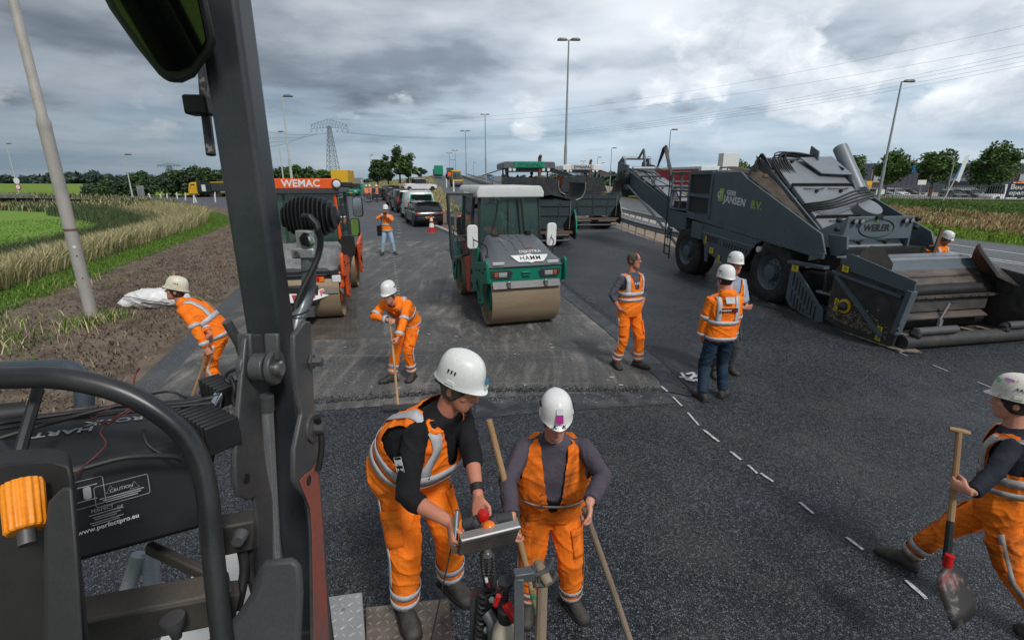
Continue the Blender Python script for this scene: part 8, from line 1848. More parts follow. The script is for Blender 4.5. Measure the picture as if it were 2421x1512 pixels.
for k in range(6):
 T = d['T']; b = MB(); p = T.pt(2.0 + .3 * k, pi / 2 - .22, d['o_'] + .004); b.ell(p, .006, 8, 5); b.build('press_stud', M_STEELD, t)
sh_, v = shaft('shovel', 'wooden shovel handle held by the man in the violet sweatshirt', 'shovel', top_ + V((0, .02, .05)), C(1512, 1580, 2.85), .017, .019, M_WOODG)
b = MB(); b.plate([(-.12, 0, -.05), (.12, 0, -.05), (.13, .05, -.34), (-.13, .05, -.34)], .006); b.build('blade', M_STEELD, sh_)
rk, v = shaft('rake', 'long worn rake handle with green paint standing between the two front men', 'rake', C(1156, 992, 2.90), C(1284, 1500, 2.98), .019, .018, M_WOOD)
b = MB(); b.tube([v * .22, v * .12], [.0195, .0195], 10); b.build('green_paint', mat('flaked_green_paint', (.03, .16, .07), .7, col2=(.25, .17, .08), scale=30, amt=.9), rk)
o = V((3.46, 2.94, .024)); rz = 42
hL = LW(o, rz, C(2290, 1172, 2.98))
t, d = person('young man in dirty orange bib overalls walking with a square shovel at the right edge', o, rz, 1.77, hip=(0, 0, .86), lean=6, head=(4, 4, 0), feet=[((-.10, -.44, .03), 4), ((.10, .42, .0), -2)], knees=[(-.05, 1, .1), (.1, 1, 0)],
 hands=[tuple(hL), (.26, -.05, .92)], elbows=[(-.6, -1, .05), (.5, -1, 0)], hd=[(.25, .95, .05), (0, .2, -1)], palm=[(.95, -.2, 0), (-1, 0, 0)], curl=(1.2, .5), top='overall', legm=M_ORANGE_DD, shirtm=M_NAVY, refl=M_REFL_D, helm=M_HELMET_D, skin=M_SKIN, hair=M_HAIRD, sleeve=.97)
hh_, ho_ = d['helm']; on_helm('green_sticker', 0, .155, .05, .03, M_GRNS, -.35, .115); on_helm('pink_sticker', 0, .175, .06, .02, mat('pink_sticker', (.6, .2, .5), .5), -.9, .09)
pT, pB = C(2268, 1018, 3.10), C(2236, 1345, 3.08)
sh_, v = shaft('shovel', 'square shovel with a red collar carried by the walking young man', 'shovel', pT, pB, .017, .022, M_WOOD)
b = MB(); ax = V((.75, -.2, -.12)).normalized() * .058; b.tube([v - ax, v - ax * .6, v, v + ax * .6, v + ax], [.012, .017, .019, .017, .012], 10); b.build('grip', M_WOOD, sh_)
b = MB(); b.cyl((0, 0, .11), (0, 0, .03), .024, .026, n=12); b.build('red_collar', M_RED, sh_); b = MB(); b.cyl(v * .35, v * .06, .0205, .0235, n=10); b.build('black_sleeve', M_BLACK, sh_)
b = MB(); ex, ey = V((.70, .30, .18)).normalized(), V((.12, -.55, -.85)).normalized(); fl = []
for u, wd, z in ((0, .05, .012), (.04, .095, .02), (.12, .12, .014), (.24, .125, .004), (.30, .122, 0)): fl.append([V((0, 0, .03)) + ey * u + ex * x * wd + ex.cross(ey) * (z - .022 * (1 - x * x)) for x in (-1, -.6, -.2, .2, .6, 1)])
b.grid(lambda u, v_: fl[min(int(round(v_ * 4)), 4)][min(int(round(u * 5)), 5)], 5, 4); bl = b.build('blade', mat('scuffed_blade', (.035, .032, .032), .5, .3, col2=(.30, .04, .035), scale=5, amt=.7, lo=.52, hi=.66, grime=((.35, .32, .28), 6, .52, .8)), sh_, smooth=180); md = bl.modifiers.new('s', 'SOLIDIFY'); md.thickness = .006
o = (G(1457, 872) + G(1500, 860)) / 2; rz = 205
t, d = person('bareheaded man with glasses in orange bib overalls, hands on his hips', o, rz, 1.86, head=(-3, 22, 0), feet=[((-.17, .10, 0), 30), ((.15, -.08, 0), -12)], hands=[(-.215, .03, 1.03), (.215, .03, 1.03)], elbows=[(-1, -.55, .1), (1, -.55, .1)],
 hd=[(.65, .55, -.55), (-.65, .55, -.55)], palm=[(1, -.3, .3), (-1, -.3, .3)], curl=(.5, .5), top='overall', legm=M_ORANGE_D, shirtm=M_GREYCLOTH, helmet=False, skin=M_SKIN2, sleeve=.45, girth=.98)
hq = d['hq']
for s in (-1, 1): b = MB(); b.tube([hq(s * .031 + .022 * math.cos(a), .106, .018 + .018 * math.sin(a)) for a in np.linspace(0, 2 * pi, 15)[:-1]], .0022, 5, closed=True); b.tube([hq(s * .053, .104, .022), hq(s * .078, .0, .018)], .002, 4); b.build('glasses', M_BLACK, t)
T = d['T']; text('ERA', t, M_WHITE, .06, T.pt(4.6, pi / 2, .030), -T.at(4.6)[1] * -1, T.at(4.6)[2].cross(T.at(4.6)[1]) * -1)
o = (G(1655, 945) + G(1713, 940)) / 2; rz = 4
t, d = person('man in dark jeans and hooded orange jacket seen from behind, red dot on his helmet', o, rz, 1.80, head=(4, 10, 0), feet=[((-.17, -.03, 0), 8), ((.17, .05, 0), -50)], hands=[(-.235, .10, .87), (.235, .10, .87)], elbows=[(-1, -.5, 0), (1, -.5, 0)], hd=[(.3, .3, -.9), (-.3, .3, -.9)],
 top='jacket', topm=M_ORANGE, legm=M_JEANS, hood=True, girth=1.04, hair=M_HAIRD)
T = d['T']; c = T.pt(4.25, -pi / 2, .042); dc, ex_, ey_ = decal('back_label', t, c, -T.at(4.25)[2], T.at(4.25)[2].cross(T.at(4.25)[1]) * -1, .23, .055, M_BLACK, .003, .004); nn = -T.at(4.25)[2]
text('oosterhof', t, M_WHITE, .036, c + nn * .0075 - ex_ * .052, ex_, ey_, bold=.02); text('holman', t, M_REDP, .036, c + nn * .0075 + ex_ * .060, ex_, ey_, bold=.01)
hh_, ho_ = d['helm']; b = MB(); b.ell(hh_(.02, -.105, .13), .012, 10, 6); b.build('red_dot', M_RED, ho_)
b = MB(); st = [T.pt(6.4, -pi / 2 + s * .28, .075) for s in (-1, 1)]; sb = [T.pt(5.15, -pi / 2 + s * .16, .072) for s in (-1, 1)]; b.plate([st[0], st[1], sb[1], sb[0]], .004); b.build('reflective_strap', M_REFL, t)
o = (G(1648, 872) + G(1692, 902)) / 2 + V((.26, .1, 0)); rz = 196
t, d = person('older man in white helmet and orange vest, arms folded, facing the man in jeans', o, rz, 1.84, head=(2, -8, 0), feet=[((-.16, .02, 0), 10), ((.17, .08, 0), -25)], hands=[(.10, .25, 1.22), (-.05, .27, 1.16)], elbows=[(-1, .1, -.5), (1, .1, -.5)], hd=[(.9, .2, .1), (-.9, .2, .1)], palm=[(0, -1, 0), (0, -1, 0)], curl=(.4, .4),
 top='vest', topm=M_ORANGE, legm=mat('grey_trousers', (.06, .06, .065), .9), shirtm=M_SHIRT, sleeve=.3, girth=1.1, skin=M_SKIN2, legband=False)
hh_, ho_ = d['helm']; text('V', ho_, M_BLACK, .035, hh_(0, .150, .10), (hh_(-1, 0, 0) - hh_(0, 0, 0)), hh_(0, -.5, 1) - hh_(0, 0, 0), bold=.02)
o = G(952, 899); rz = 158
a_, b_ = C(921, 752, 6.95), C(941, 957, 6.5)
hl, hr = LW(o, rz, a_.lerp(b_, .37) + V((.04, -.01, .02))), LW(o, rz, a_.lerp(b_, .03) + V((-.02, .02, .0)))
t, d = person('worker in full orange suit raking the joint in the middle of the lane', o, rz, 1.80, hip=(0, -.26, .90), lean=58, head=(14, 0, 0), twist=8, feet=[((-.10, -.12, 0), 12), ((.13, .10, 0), -40)], hands=[tuple(hl), tuple(hr)], elbows=[(-.8, -.4, .2), (.8, -.3, .2)],
 palm=[(.9, .2, 0), (-.9, .2, 0)], curl=(1.1, 1.1), top='jacket', topm=M_ORANGE, legm=M_ORANGE_D, girth=.98)
rk, v = shaft('rake', 'asphalt rake held by the worker in the middle of the lane', 'rake', a_, b_, .017, .019, M_WOOD); b = MB(); b.box((0, 0, -.02), (.40, .03, .06)); b.build('rake_head', M_STEELD, rk)
o = G(522, 936); rz = 104
a_, b_ = C(497, 812, 6.6), C(455, 935, 6.75)
hl, hr = LW(o, rz, a_.lerp(b_, .12) + V((0, -.03, .05))), LW(o, rz, a_.lerp(b_, -.1))
t, d = person('bent worker in orange jacket and yellowed helmet raking beside the white sack', o, rz, 1.84, hip=(0, -.12, .95), lean=48, head=(-12, 4, 0), feet=[((-.14, -.1, 0), 8), ((.14, .12, 0), -8)], hands=[tuple(hl), tuple(hr)], elbows=[(-.5, -.8, .1), (.6, -.6, .2)], palm=[(.9, .2, 0), (-.9, .2, 0)], curl=(1.1, 1.1),
 top='jacket', topm=M_ORANGE, legm=M_ORANGE, girth=1.02, helm=mat('yellowed_helmet', (.72, .69, .55), .4, col2=(.6, .52, .36), scale=8), hair=M_HAIRD, skin=M_SKIN2)
T = d['T']; c = T.pt(5.1, -pi / 2 + .15, .045); decal('green_back_badge', t, c, T.pt(5.1, -pi / 2 + .15, .2) - c, T.at(5.1)[2].cross(T.at(5.1)[1]) * -1, .07, .09, mat('green_badge', (.10, .28, .06), .6))
rk, v = shaft('rake', 'pale rake handle held by the worker beside the white sack', 'rake', a_, b_, .017, .02, M_WOOD); b = MB(); b.box((0, 0, -.01), (.36, .03, .05)); b.build('rake_head', M_STEELD, rk)
o = (G(905, 603) + G(933, 600)) / 2; rz = 192
t, d = person('photographer in light jeans and orange jacket with a camera at his eye', o, rz, 1.84, head=(4, 0, 0), feet=[((-.24, 0, 0), 22), ((.24, .02, 0), -18)], hands=[(-.03, .25, 1.56), (.10, .22, 1.62)], elbows=[(-.8, .1, -.7), (.8, .1, -.5)], hd=[(.4, .3, .7), (-.3, .3, .7)], palm=[(.7, -.2, .7), (-1, 0, .3)], curl=(.7, .9),
 top='jacket', topm=M_ORANGE, legm=M_LJEANS, fine=False)
cm = thing('camera', 'black camera with a long lens held by the photographer', 'camera', V(o) + Matrix.Rotation(R(rz), 3, 'Z') @ V((.02, .24, 1.67)), rz); b = MB(); b.box((0, 0, 0), (.15, .07, .10)); b.build('camera_body', M_BLACK, cm, bev=.01); b = MB(); b.lathe([(.045, 0), (.045, .10), (.052, .16), (.045, .165)], (0, .03, -.005), (0, 1, 0), 16); b.build('lens', M_BLACK, cm)
bg = thing('shoulder_bag', 'black shoulder bag hanging at the photographer\'s side', 'bag', V(o) + Matrix.Rotation(R(rz), 3, 'Z') @ V((.30, -.02, .82)), rz); b = MB(); b.loft([[V((x * .09, y * .17, z)) for x, y in rrect(2, 2, .6)] for z in (-.05, .0, .2, .34)]); b.build('bag', M_BLACKCLOTH, bg, bev=.02); b = MB(); b.tube([(-.02, .05, .32), (-.15, .06, .55), (-.32, .05, .78)], .012, 5); b.build('strap', M_BLACKCLOTH, bg)
b = MB(); b.box((.095, .05, .08), (.01, .08, .03)); b.build('yellow_tag', M_YSTICK, bg)
for px, py, rz, lab, lm in ((868, 478, 225, 'left man of the three talking far down the slip road', M_GREYCLOTH), (877, 477, 150, 'middle man of the three talking far down the slip road', M_GREYCLOTH), (893, 478, 100, 'right man of the three, in blue jeans, facing the other two', M_JEANS)):
 person(lab, G(px, py), rz, 1.86, hands=[(-.1, .22, 1.1), (.12, .24, 1.05)], top='jacket', topm=M_ORANGE, legm=lm, fine=False, group='men in orange jackets on the slip road')
t, d = person('man in an orange coat behind the black hopper, only his upper body showing', V((10.05, 11.5, .10)), 190, 1.74, head=(22, 10, 0), lean=8, hands=[(-.30, .15, 1.0), (.32, -.1, 1.05)], top='jacket', topm=M_ORANGE, legm=M_ORANGE_D, skin=M_SKIN2, hair=M_HAIR)
hh_, ho_ = d['helm']; b = MB(); b.ell(hh_(.05, .135, .10), .014, 10, 6); b.build('green_dot', M_GRNS, ho_)
person('man in a green helmet standing behind the open roller door', A(1096, 560, 20.0) * V((1, 1, 0)) + V((0, 0, .16)), 190, 1.80, top='jacket', topm=M_ORANGE, legm=M_ORANGE_D, fine=False, helm=mat('green_helmet', (.02, .35, .12), .4))
def seated(label, par, l, face, helmet, topm, hands, lean=4, legm=M_GREYCLOTH, head=(5, 0, 0), twist=0, hair=M_HAIRD, top='jacket', shirtm=None, fine=False):
 w = par.matrix_basis @ V(l); rz = math.degrees(par.rotation_euler.z) + face
 return person(label, w, rz, 1.78, hip=(0, 0, .12), lean=lean, head=head, twist=twist, feet=[((-.14, .45, -.45), 0), ((.14, .45, -.45), 0)], knees=[(-.1, .3, 1), (.1, .3, 1)], hands=hands, top=top, topm=topm, legm=legm, helmet=helmet, hair=hair, fine=fine, shirtm=shirtm, bands=top != 'vest')
seated('driver of the green roller reaching out of the open cab door', ham, (.18, -.28, 1.80), 18, False, M_NAVY, [(-.28, .42, .42), (.78, .40, .66)], 14, M_ORANGE_D, head=(12, -25, 0), twist=-18, top='vest', shirtm=M_BLACKCLOTH)
seated('operator in a cap and orange vest on the green roofed paver', pv1, (.95, -4.15, 2.40), 8, False, M_ORANGE, [(-.2, .35, .2), (.25, .35, .2)], 12, head=(15, 20, 0), shirtm=M_WHITE, top='vest')
seated('paver crew member in orange turning his back on the green roofed paver', pv1, (-.45, -4.4, 2.35), 170, False, M_ORANGE, [(-.25, .2, .2), (.25, .2, .2)], 25)
seated('operator in orange behind the screen of the white roofed paver', pv2, (-.62, -4.2, 2.35), 0, False, M_ORANGE, [(-.2, .3, .2), (.25, .3, .2)], 6, shirtm=M_WHITE, top='vest')
seated('operator in orange at the far side of the white roofed paver', pv2, (1.15, -3.9, 2.30), 0, False, M_ORANGE, [(-.2, .3, .2), (.25, .3, .2)], 6)
finish_people()
wp = (G(300, 728) + G(440, 724)) / 2
t = thing('white_sack', 'large white plastic sack lying crumpled on the earth', 'sack', (wp.x, wp.y, wp.z + .05), 8)
b = MB(); b.ell((-.05, 0, .17), (.66, .36, .26), 28, 16); b.ell((.42, .05, .12), (.35, .32, .2), 20, 12); b.ell((-.5, .0, .10), (.3, .3, .14), 16, 10); o = rm('bag', b, .025, M_WHITE, t, 3, .05, 6.0);
b = MB(); b.tube(bez([(-.1, -.39, .15), (.2, -.42, .13), (.5, -.36, .06), (.85, -.25, .05), (1.2, -.22, .06)], 6), .018, 6); b.tube(bez([(-.6, -.2, .28), (-.35, -.34, .3), (.1, -.40, .2), (.5, -.38, .14)], 6), .010, 5); b.build('black_cord', M_BLACK, t)
finish_people()
# ================================================================== THE MACHINE WE STAND ON
M_BOOM = mat('boom_grey_paint', (0.026, 0.030, 0.037), .38, col2=(0.06, 0.064, 0.07), scale=3, rvar=.1, grime=((.10, .085, .075), 9, .66, .5))
M_BOOMW = mat('worn_boom_plate', (0.075, 0.08, 0.085), .45, .2, col2=(0.15, 0.125, 0.11), scale=4, amt=.7, rvar=.1)
M_REDW = mat('red_worn_plate', (0.30, 0.085, 0.06), .5, col2=(0.12, 0.11, 0.11), scale=5.0, amt=.95, lo=.42, hi=.60)
M_RADIO = mat('radio_black_case', (0.010, 0.011, 0.0125), .5, col2=(0.02, 0.02, 0.021), scale=9, grime=((.09, .08, .07), 9, .62, .5))
M_FRAME = mat('satin_black_tube', (0.018, 0.021, 0.024), .33, col2=(0.05, 0.045, 0.042), scale=5, amt=.5, rvar=.1)
M_FRAMEB = mat('brownish_frame_steel', (0.035, 0.031, 0.029), .6, col2=(0.085, 0.07, 0.06), scale=5, amt=.7)
M_PRINT = mat('grey_print', (.40, .41, .42), .6)
M_KNOB = mat('orange_knob', (.95, .30, .012), .4, col2=(.85, .24, .01), scale=8)
M_ALU = mat('aluminium_plate', (.50, .49, .48), .38, .6, col2=(.36, .345, .33), scale=6, rvar=.1)
M_BROWNP = mat('tar_stained_plate', (.24, .20, .165), .5, .3, col2=(.11, .09, .075), scale=5, amt=.8)
def BX(px, py, X): d = ray(px, py); t_ = X / d.x; return V((0, 0, CAMH)) + d * t_
YP = 1.2; xe_ = -.4966 * YP; w_, d_ = .095, .078
bm_ = thing('steel_post', 'thick dark grey steel post with hinge plates rising close to the viewer', 'machine post', (xe_ - w_ / 2, YP, .3)); L = lambda p: loc(bm_, p)
b = MB(); b.b2((-w_ / 2, 0, .6), (w_ / 2, d_, 4.3)); o = b.build('post', M_BOOM, bm_, bev=.012); o.modifiers['bevel'].segments = 4
b = MB(); b.plate([L(p) for p in (A(545, 1000, 1.19), A(612, 800, 1.19), A(690, 800, 1.19), A(735, 1000, 1.19), A(748, 1512, 1.19), A(560, 1512, 1.19))], .01) if False else b.b2((-w_ / 2 + .012, -.02, .35), (w_ / 2 + .004, .06, 1.45)); b.build('lower_post', M_FRAMEB, bm_, bev=.006)
def cheek(name, poly, X, t_, m):
 b = MB(); b.plate([L(BX(px, py, X)) for px, py in poly], t_); return b.build(name, m, bm_, bev=.0035)
fe = [(717, 758), (690, 793), (690, 830), (697, 919), (709, 979), (691, 1062), (690, 1130), (698, 1152), (719, 1172), (729, 1200), (734, 1260), (740, 1700)]
be = [(790, 1700), (766, 1300), (757, 1170), (749, 1079), (739, 972), (732, 818), (729, 760)]
rc = cheek('hinge_plate', fe + be, -.515, .013, M_BOOMW)
cheek('red_plate', [(708, 1135), (722, 1172), (733, 1200), (738, 1260), (745, 1700), (788, 1700), (766, 1300), (757, 1170), (749, 1090), (735, 1112), (722, 1120)], -.5065, .002, M_REDW)
cheek('hinge_plate', [(590, 790), (576, 800), (566, 900), (557, 995), (551, 1080), (552, 1140), (560, 1172), (580, 1182), (598, 1175), (604, 1230), (604, 1700), (640, 1700), (640, 790)], -.655, .013, M_BOOMW)
for px, py, X, r in ((728, 1135, -.5078, .013), (582, 1130, -.648, .012)):
 c = L(BX(px, py, X)); b = MB(); b.lathe([(r, 0), (r, .003), (r * .2, .003)], c, (1, 0, 0), 16); b.build('drilled_hole', M_BLACK, bm_)
hc_ = A(622, 868, 1.13)
for x0, x1, r in ((-.047, -.031, .041), (-.023, .012, .036), (.020, .036, .044)):
 b = MB(); b.cyl(L(hc_ + V((x0, 0, 0))), L(hc_ + V((x1, 0, 0))), r, n=32); b.build('hinge_eye' if r > .037 else 'hinge_bush', M_BOOMW, bm_, bev=.004)
 if r > .037: b = MB(); b.beam(L(hc_ + V(((x0 + x1) / 2, 0, .02))), L(hc_ + V(((x0 + x1) / 2, .012, .085))), .013, .035, (1, 0, 0)); b.build('hinge_lug', M_BOOMW, bm_, bev=.004)
b = MB(); b.lathe([(.020, 0), (.020, .010), (.016, .014), (.004, .014)], L(hc_ + V((.034, 0, -.004))), (1, 0, 0), 20); b.build('hinge_pin', M_STEEL, bm_)
r0, r1 = L(A(630, 935, 1.13)), L(A(658, 1420, 1.16)); b = MB(); b.cyl(r0, r0.lerp(r1, .06), .017, n=16); b.build('rod_eye', M_BOOMW, bm_); b = MB(); b.cyl(r0.lerp(r1, .055), r1, .0145, n=24); b.build('piston_rod', mat('polished_rod', (.62, .63, .65), .22, .75, col2=(.5, .5, .52), scale=4), bm_)
for px, py, r in ((737, 855, .014), (742, 1010, .017)):
 c = L(BX(px, py, -.505)); b = MB(); b.lathe([(r * 1.5, 0), (r * 1.5, .004), (r * .9, .005), (r * .9, .026), (r * .5, .028)], c, (1, 0, 0), 8 if py > 900 else 6); b.build('bolt', M_STEELD, bm_)
b = MB(); b.lathe([(.036, 0), (.036, .006), (.01, .006)], L(BX(737, 1010, -.508)), (1, 0, 0), 18); b.build('washer_plate', M_BOOMW, bm_)
b = MB(); b.tube(bez([L(BX(748, 985, -.49)), L(BX(757, 1010, -.49)), L(BX(760, 1060, -.49)), L(BX(752, 1110, -.50))], 6), .008, 8); b.build('hydraulic_hose', M_BLACK, bm_)
b = MB(); b.tube([L(A(536, 760, 1.22)), L(A(566, 812, 1.24)), L(A(578, 850, 1.25))], .0125, 12); b.build('grab_bar', M_BOOMW, bm_)
rg = []
for d in (.98, 1.16):
 rg.append([C(px, py, d) for px, py in ((430, 1640), (492, 1512), (560, 1452), (594, 1400), (612, 1335), (628, 1322), (690, 1316), (714, 1330), (718, 1400), (712, 1512), (706, 1640))])
t = thing('padded_cover', 'dark grey moulded cover at the foot of the steel post', 'machine cover', rg[0][0]); b = MB(); b.hull([loc(t, p) for p in rg[0]], [loc(t, p) for p in rg[1]]); b.build('cover_shell', mat('moulded_grey_plastic', (.05, .053, .058), .6, col2=(.065, .066, .07), scale=5), t, bev=.014)
mo = A(390, 80, 1.12); t = thing('driving_mirror', 'large black framed driving mirror hanging at the top left of the post', 'mirror', mo); Lm = lambda p: loc(t, p)
ol = [(215, -60), (258, 22), (320, 110), (375, 178), (398, 197), (432, 198), (462, 184), (500, 130), (512, 105), (508, 80), (478, -60)]
mn_ = V((-.06, -.93, -.30)).normalized(); mo2 = C(385, 60, 1.0)
def rp_(px, py, k): q = ray(px, py); o_ = V((0, 0, CAMH)); return o_ + q * ((mo2 - mn_ * k - o_).dot(mn_) / q.dot(mn_))
mp_ = lambda s, d: [Lm(rp_(385 + (x - 385) * s, 50 + (y - 50) * s, d)) for x, y in ol]
b = MB(); b.hull(mp_(1.0, .0), mp_(.93, .06)); b.build('mirror_shell', M_PLASTIC, t, bev=.01)
g_ = mp_(.80, -.006); gc = Lm(C(380, 20, 1.128)); b = MB(); b.plate(g_, .004); b.build('mirror_glass', mat('driving_mirror_glass', (.10, .105, .105), .03, 1.0), t)
b = MB(); b.tube([Lm(C(478, 150, 1.20)), Lm(C(486, 260, 1.20)), Lm(C(499, 366, 1.20))], .0115, 10); b.build('mirror_bar', mat('speckled_bar', (.03, .03, .03), .5, col2=(.25, .24, .22), scale=40, amt=.8, lo=.55, hi=.6), t)
b = MB(); b.box(Lm(C(471, 250, 1.19)), (.055, .05, .045), (0, 0, R(8))); cl_ = b.build('clamp', M_BLACK, t, bev=.006); b = MB(); q = Lm(C(449, 250, 1.18)); b.cyl(q, q + V((.012, 0, 0)), .009, n=6); b.build('clamp_bolt', M_PLASTIC, cl_)
lo_ = A(728, 515, 1.42); t = thing('work_lamp', 'round ribbed black work lamp on a bent grey tube', 'work lamp', lo_); Ll = lambda p: loc(t, p); S_ = 1.42 / 1149 * 1.02
b = MB(); b.ell((0, .035, 0), (.080, .038, .060), 32, 14); b.build('lamp_body', M_PLASTIC, t)
for k in range(13):
 x = -.072 + .012 * k; h = .060 * math.sqrt(max(.05, 1 - (x / .082) ** 2)); dp = .030 * math.sqrt(max(.1, 1 - (x / .085) ** 2))
 b = MB(); pf = [(0 + math.cos(a) * dp * -1 - .006, math.sin(a) * h) for a in np.linspace(-pi / 2, pi / 2, 9)]; b.prism([(.02, -h)] + pf + [(.02, h)], (x - .002, .01, .002), (0, 1, 0), (0, 0, 1), (.004, 0, 0)); b.build('cooling_fin', M_PLASTIC, t)
b = MB(); b.tube([Ll(A(718, 512, 1.37)), Ll(A(733, 513, 1.36)), Ll(A(748, 530, 1.355)), Ll(A(757, 560, 1.355))], [.010, .010, .0095, .009], 10); b.build('cable_gland', M_BLACK, t)
cb = bez([Ll(A(*p)) for p in ((752, 540, 1.355), (758, 570, 1.35), (752, 605, 1.345), (735, 645, 1.345), (712, 690, 1.345), (698, 730, 1.35), (694, 775, 1.36))], 14)
b = MB(); b.tube([cb[0]] + [c for q in range(len(cb) - 1) for c in (cb[q], cb[q].lerp(cb[q + 1], .5))], [.0085] + [r for q in range(len(cb) - 1) for r in (.0092, .0076)], 10); b.build('corrugated_cable', M_BLACK, t)
b = MB(); b.box(Ll(A(726, 568, 1.385)), (.052, .030, .058)); b.build('bracket', M_ALU, t, bev=.004); q = Ll(A(726, 566, 1.365)); b = MB(); b.lathe([(.021, 0), (.021, .004), (.012, .005), (.012, .014), (.004, .014)], q, (0, -1, 0), 6); b.build('hex_bolt', M_CHROME, t)
b = MB(); b.box(Ll(A(722, 597, 1.385)), (.066, .040, .030)); b.build('mount_plate', M_GALV, t, bev=.005); q = Ll(A(704, 598, 1.355)); b = MB(); b.cyl(q, q + V((0, -.012, 0)), .008, n=6); b.build('bolt', M_STEEL, t)
b = MB(); b.tube(bez([Ll(A(*p)) for p in ((729, 605, 1.39), (730, 660, 1.39), (728, 690, 1.39), (716, 725, 1.37), (700, 770, 1.33), (690, 850, 1.29))], 6), .020, 16); b.build('tube', M_GALV if False else mat('grey_tube', (.15, .165, .18), .35, .3, col2=(.2, .21, .22), scale=6), t)
for p, q in (((712, 636, 1.36), (748, 640, 1.36)), ((694, 735, 1.34), (725, 745, 1.34))):
 c = (Ll(A(*p)) + Ll(A(*q))) / 2; b = MB(); b.tube([c + V((.024 * math.cos(a), .024 * math.sin(a), .006 * math.cos(a))) for a in np.linspace(0, 2 * pi, 17)[:-1]], .0026, 5, closed=True); b.build('cable_tie', M_BLACK, t)
FL, FR_, BR, BL = C(60, 1126, .90), C(520, 1022, 1.15), C(484, 1248, 1.13), C(110, 1352, .89)
TBL, TBR = C(-60, 990, 1.12), C(470, 935, 1.36)
BBL, BBR = TBL + (BL - FL), TBR + (BR - FR_)
t = thing('site_radio', 'battered black building site radio lying in a tube cage', 'radio', (FL + FR_) / 2); Lr = lambda p: loc(t, p)
b = MB(); b.hull([Lr(p) for p in (FL, FR_, BR, BL)][::-1], [Lr(p) for p in (TBL, TBR, BBR, BBL)][::-1]); b.build('case', M_RADIO, t, bev=.012)
fx = (FR_ - FL).normalized(); fn_ = fx.cross((BL - FL)).normalized(); fn_ = -fn_ if fn_.y > 0 else fn_; fy_ = fn_.cross(fx); fy_ = fy_ if fy_.z > 0 else -fy_
def onf(px, py):
 d = ray(px, py); o_ = V((0, 0, CAMH)); tt = (FL - o_).dot(fn_) / d.dot(fn_); return o_ + d * tt + fn_ * .0015
def ftext(s, px, py, size, m=M_PRINT, **k): text(s, t, m, size, Lr(onf(px, py)), fx, fy_, ext=.0003, **k)
ftext('www.perfectpro.eu', 258, 1238, .0122, M_WHITE, bold=.02); ftext('CAUTION', 287, 1153, .0085); ftext('PERFECT', 242, 1202, .009); ftext('CE', 284, 1197, .009)
def fline(px, py, w): b = MB(); c = Lr(onf(px, py)); b.beam(c - fx * w / 2, c + fx * w / 2, .0004, .0016, fy_); b.build('print_line', M_PRINT, t)
for i in range(5): fline(250 + 3 * (i % 2), 1208 + 6 * i, .052 - .009 * (i % 3))
for i in range(3): fline(289, 1165 + 5 * i, .072 - .01 * i)
for i in range(2): fline(206, 1148 + 34 * i, .03)
for px, py in ((262, 1158), (318, 1147)):
 b = MB(); c = Lr(onf(px, py)); tri = [c + fx * .009 * math.cos(a) + fy_ * .009 * math.sin(a) for a in (pi / 2, pi * 7 / 6, pi * 11 / 6)]; b.tube(tri, .0007, 4, closed=True); b.build('warning_triangle', M_PRINT, t)
for cx, cy, hw, hh2 in ((290, 1158, .044, .020), (206, 1165, .026, .026)):
 b = MB(); c = Lr(onf(cx, cy)); b.tube([c + fx * x + fy_ * y for x, y in rrect(hw * 2, hh2 * 2, .004, 3)], .0006, 4, closed=True); b.build('label_frame', M_PRINT, t)
b = MB(); c = Lr(onf(206, 1165)); b.prism(rrect(.012, .024, .004), c, fx, fy_, fn_ * .0005); b.build('plug_symbol', M_PRINT, t)
tx = (TBL - TBR).normalized(); tn = ((FR_ - FL).cross(TBL - FL)).normalized(); tn = tn if tn.z > 0 else -tn; ty_ = tn.cross(tx)
def ont(px, py): d = ray(px, py); o_ = V((0, 0, CAMH)); return o_ + d * ((FL - o_).dot(tn) / d.dot(tn)) + tn * .002
text('HART', t, M_PRINT, .040, Lr(ont(150, 1022)), tx, ty_, bold=.02, ext=.0004); text('ROCK', t, M_PRINT, .040, Lr(ont(272, 995)), tx, ty_, bold=.02, ext=.0004); text('PERFECT', t, M_PRINT, .018, Lr(ont(312, 975)), tx, ty_, ext=.0004)
def lump(name, pts, r, m, par=t, L_=Lr, n=14, k=8): b = MB(); b.tube(bez([L_(C(*p)) for p in pts], k), r, n); return b.build(name, m, par)
for c0, c1, w in (((498, 910, 1.32), (540, 935, 1.27), .055), ((455, 985, 1.20), (528, 1030, 1.12), .075)):
 p, q = Lr(C(*c0)), Lr(C(*c1)); n_ = 9 if w > .06 else 6
 for k in range(n_): c = p.lerp(q, k / (n_ - 1)); b = MB(); b.box(c, (.007 if w < .06 else .0085, w, w * .95), Matrix.Rotation(math.atan2((q - p).y, (q - p).x), 3, 'Z')); b.build('rubber_rib', M_BLACK, t, bev=.003)
 b = MB(); b.beam(p, q, w * .86, w * .86); b.build('rubber_end', M_BLACK, t)
lump('chrome_handle', [(522, 925, 1.27), (496, 985, 1.18)], .014, M_CHROME)
lump('rubber_end', [(-20, 985, 1.12), (62, 975, 1.16)], .028, M_BLACK)
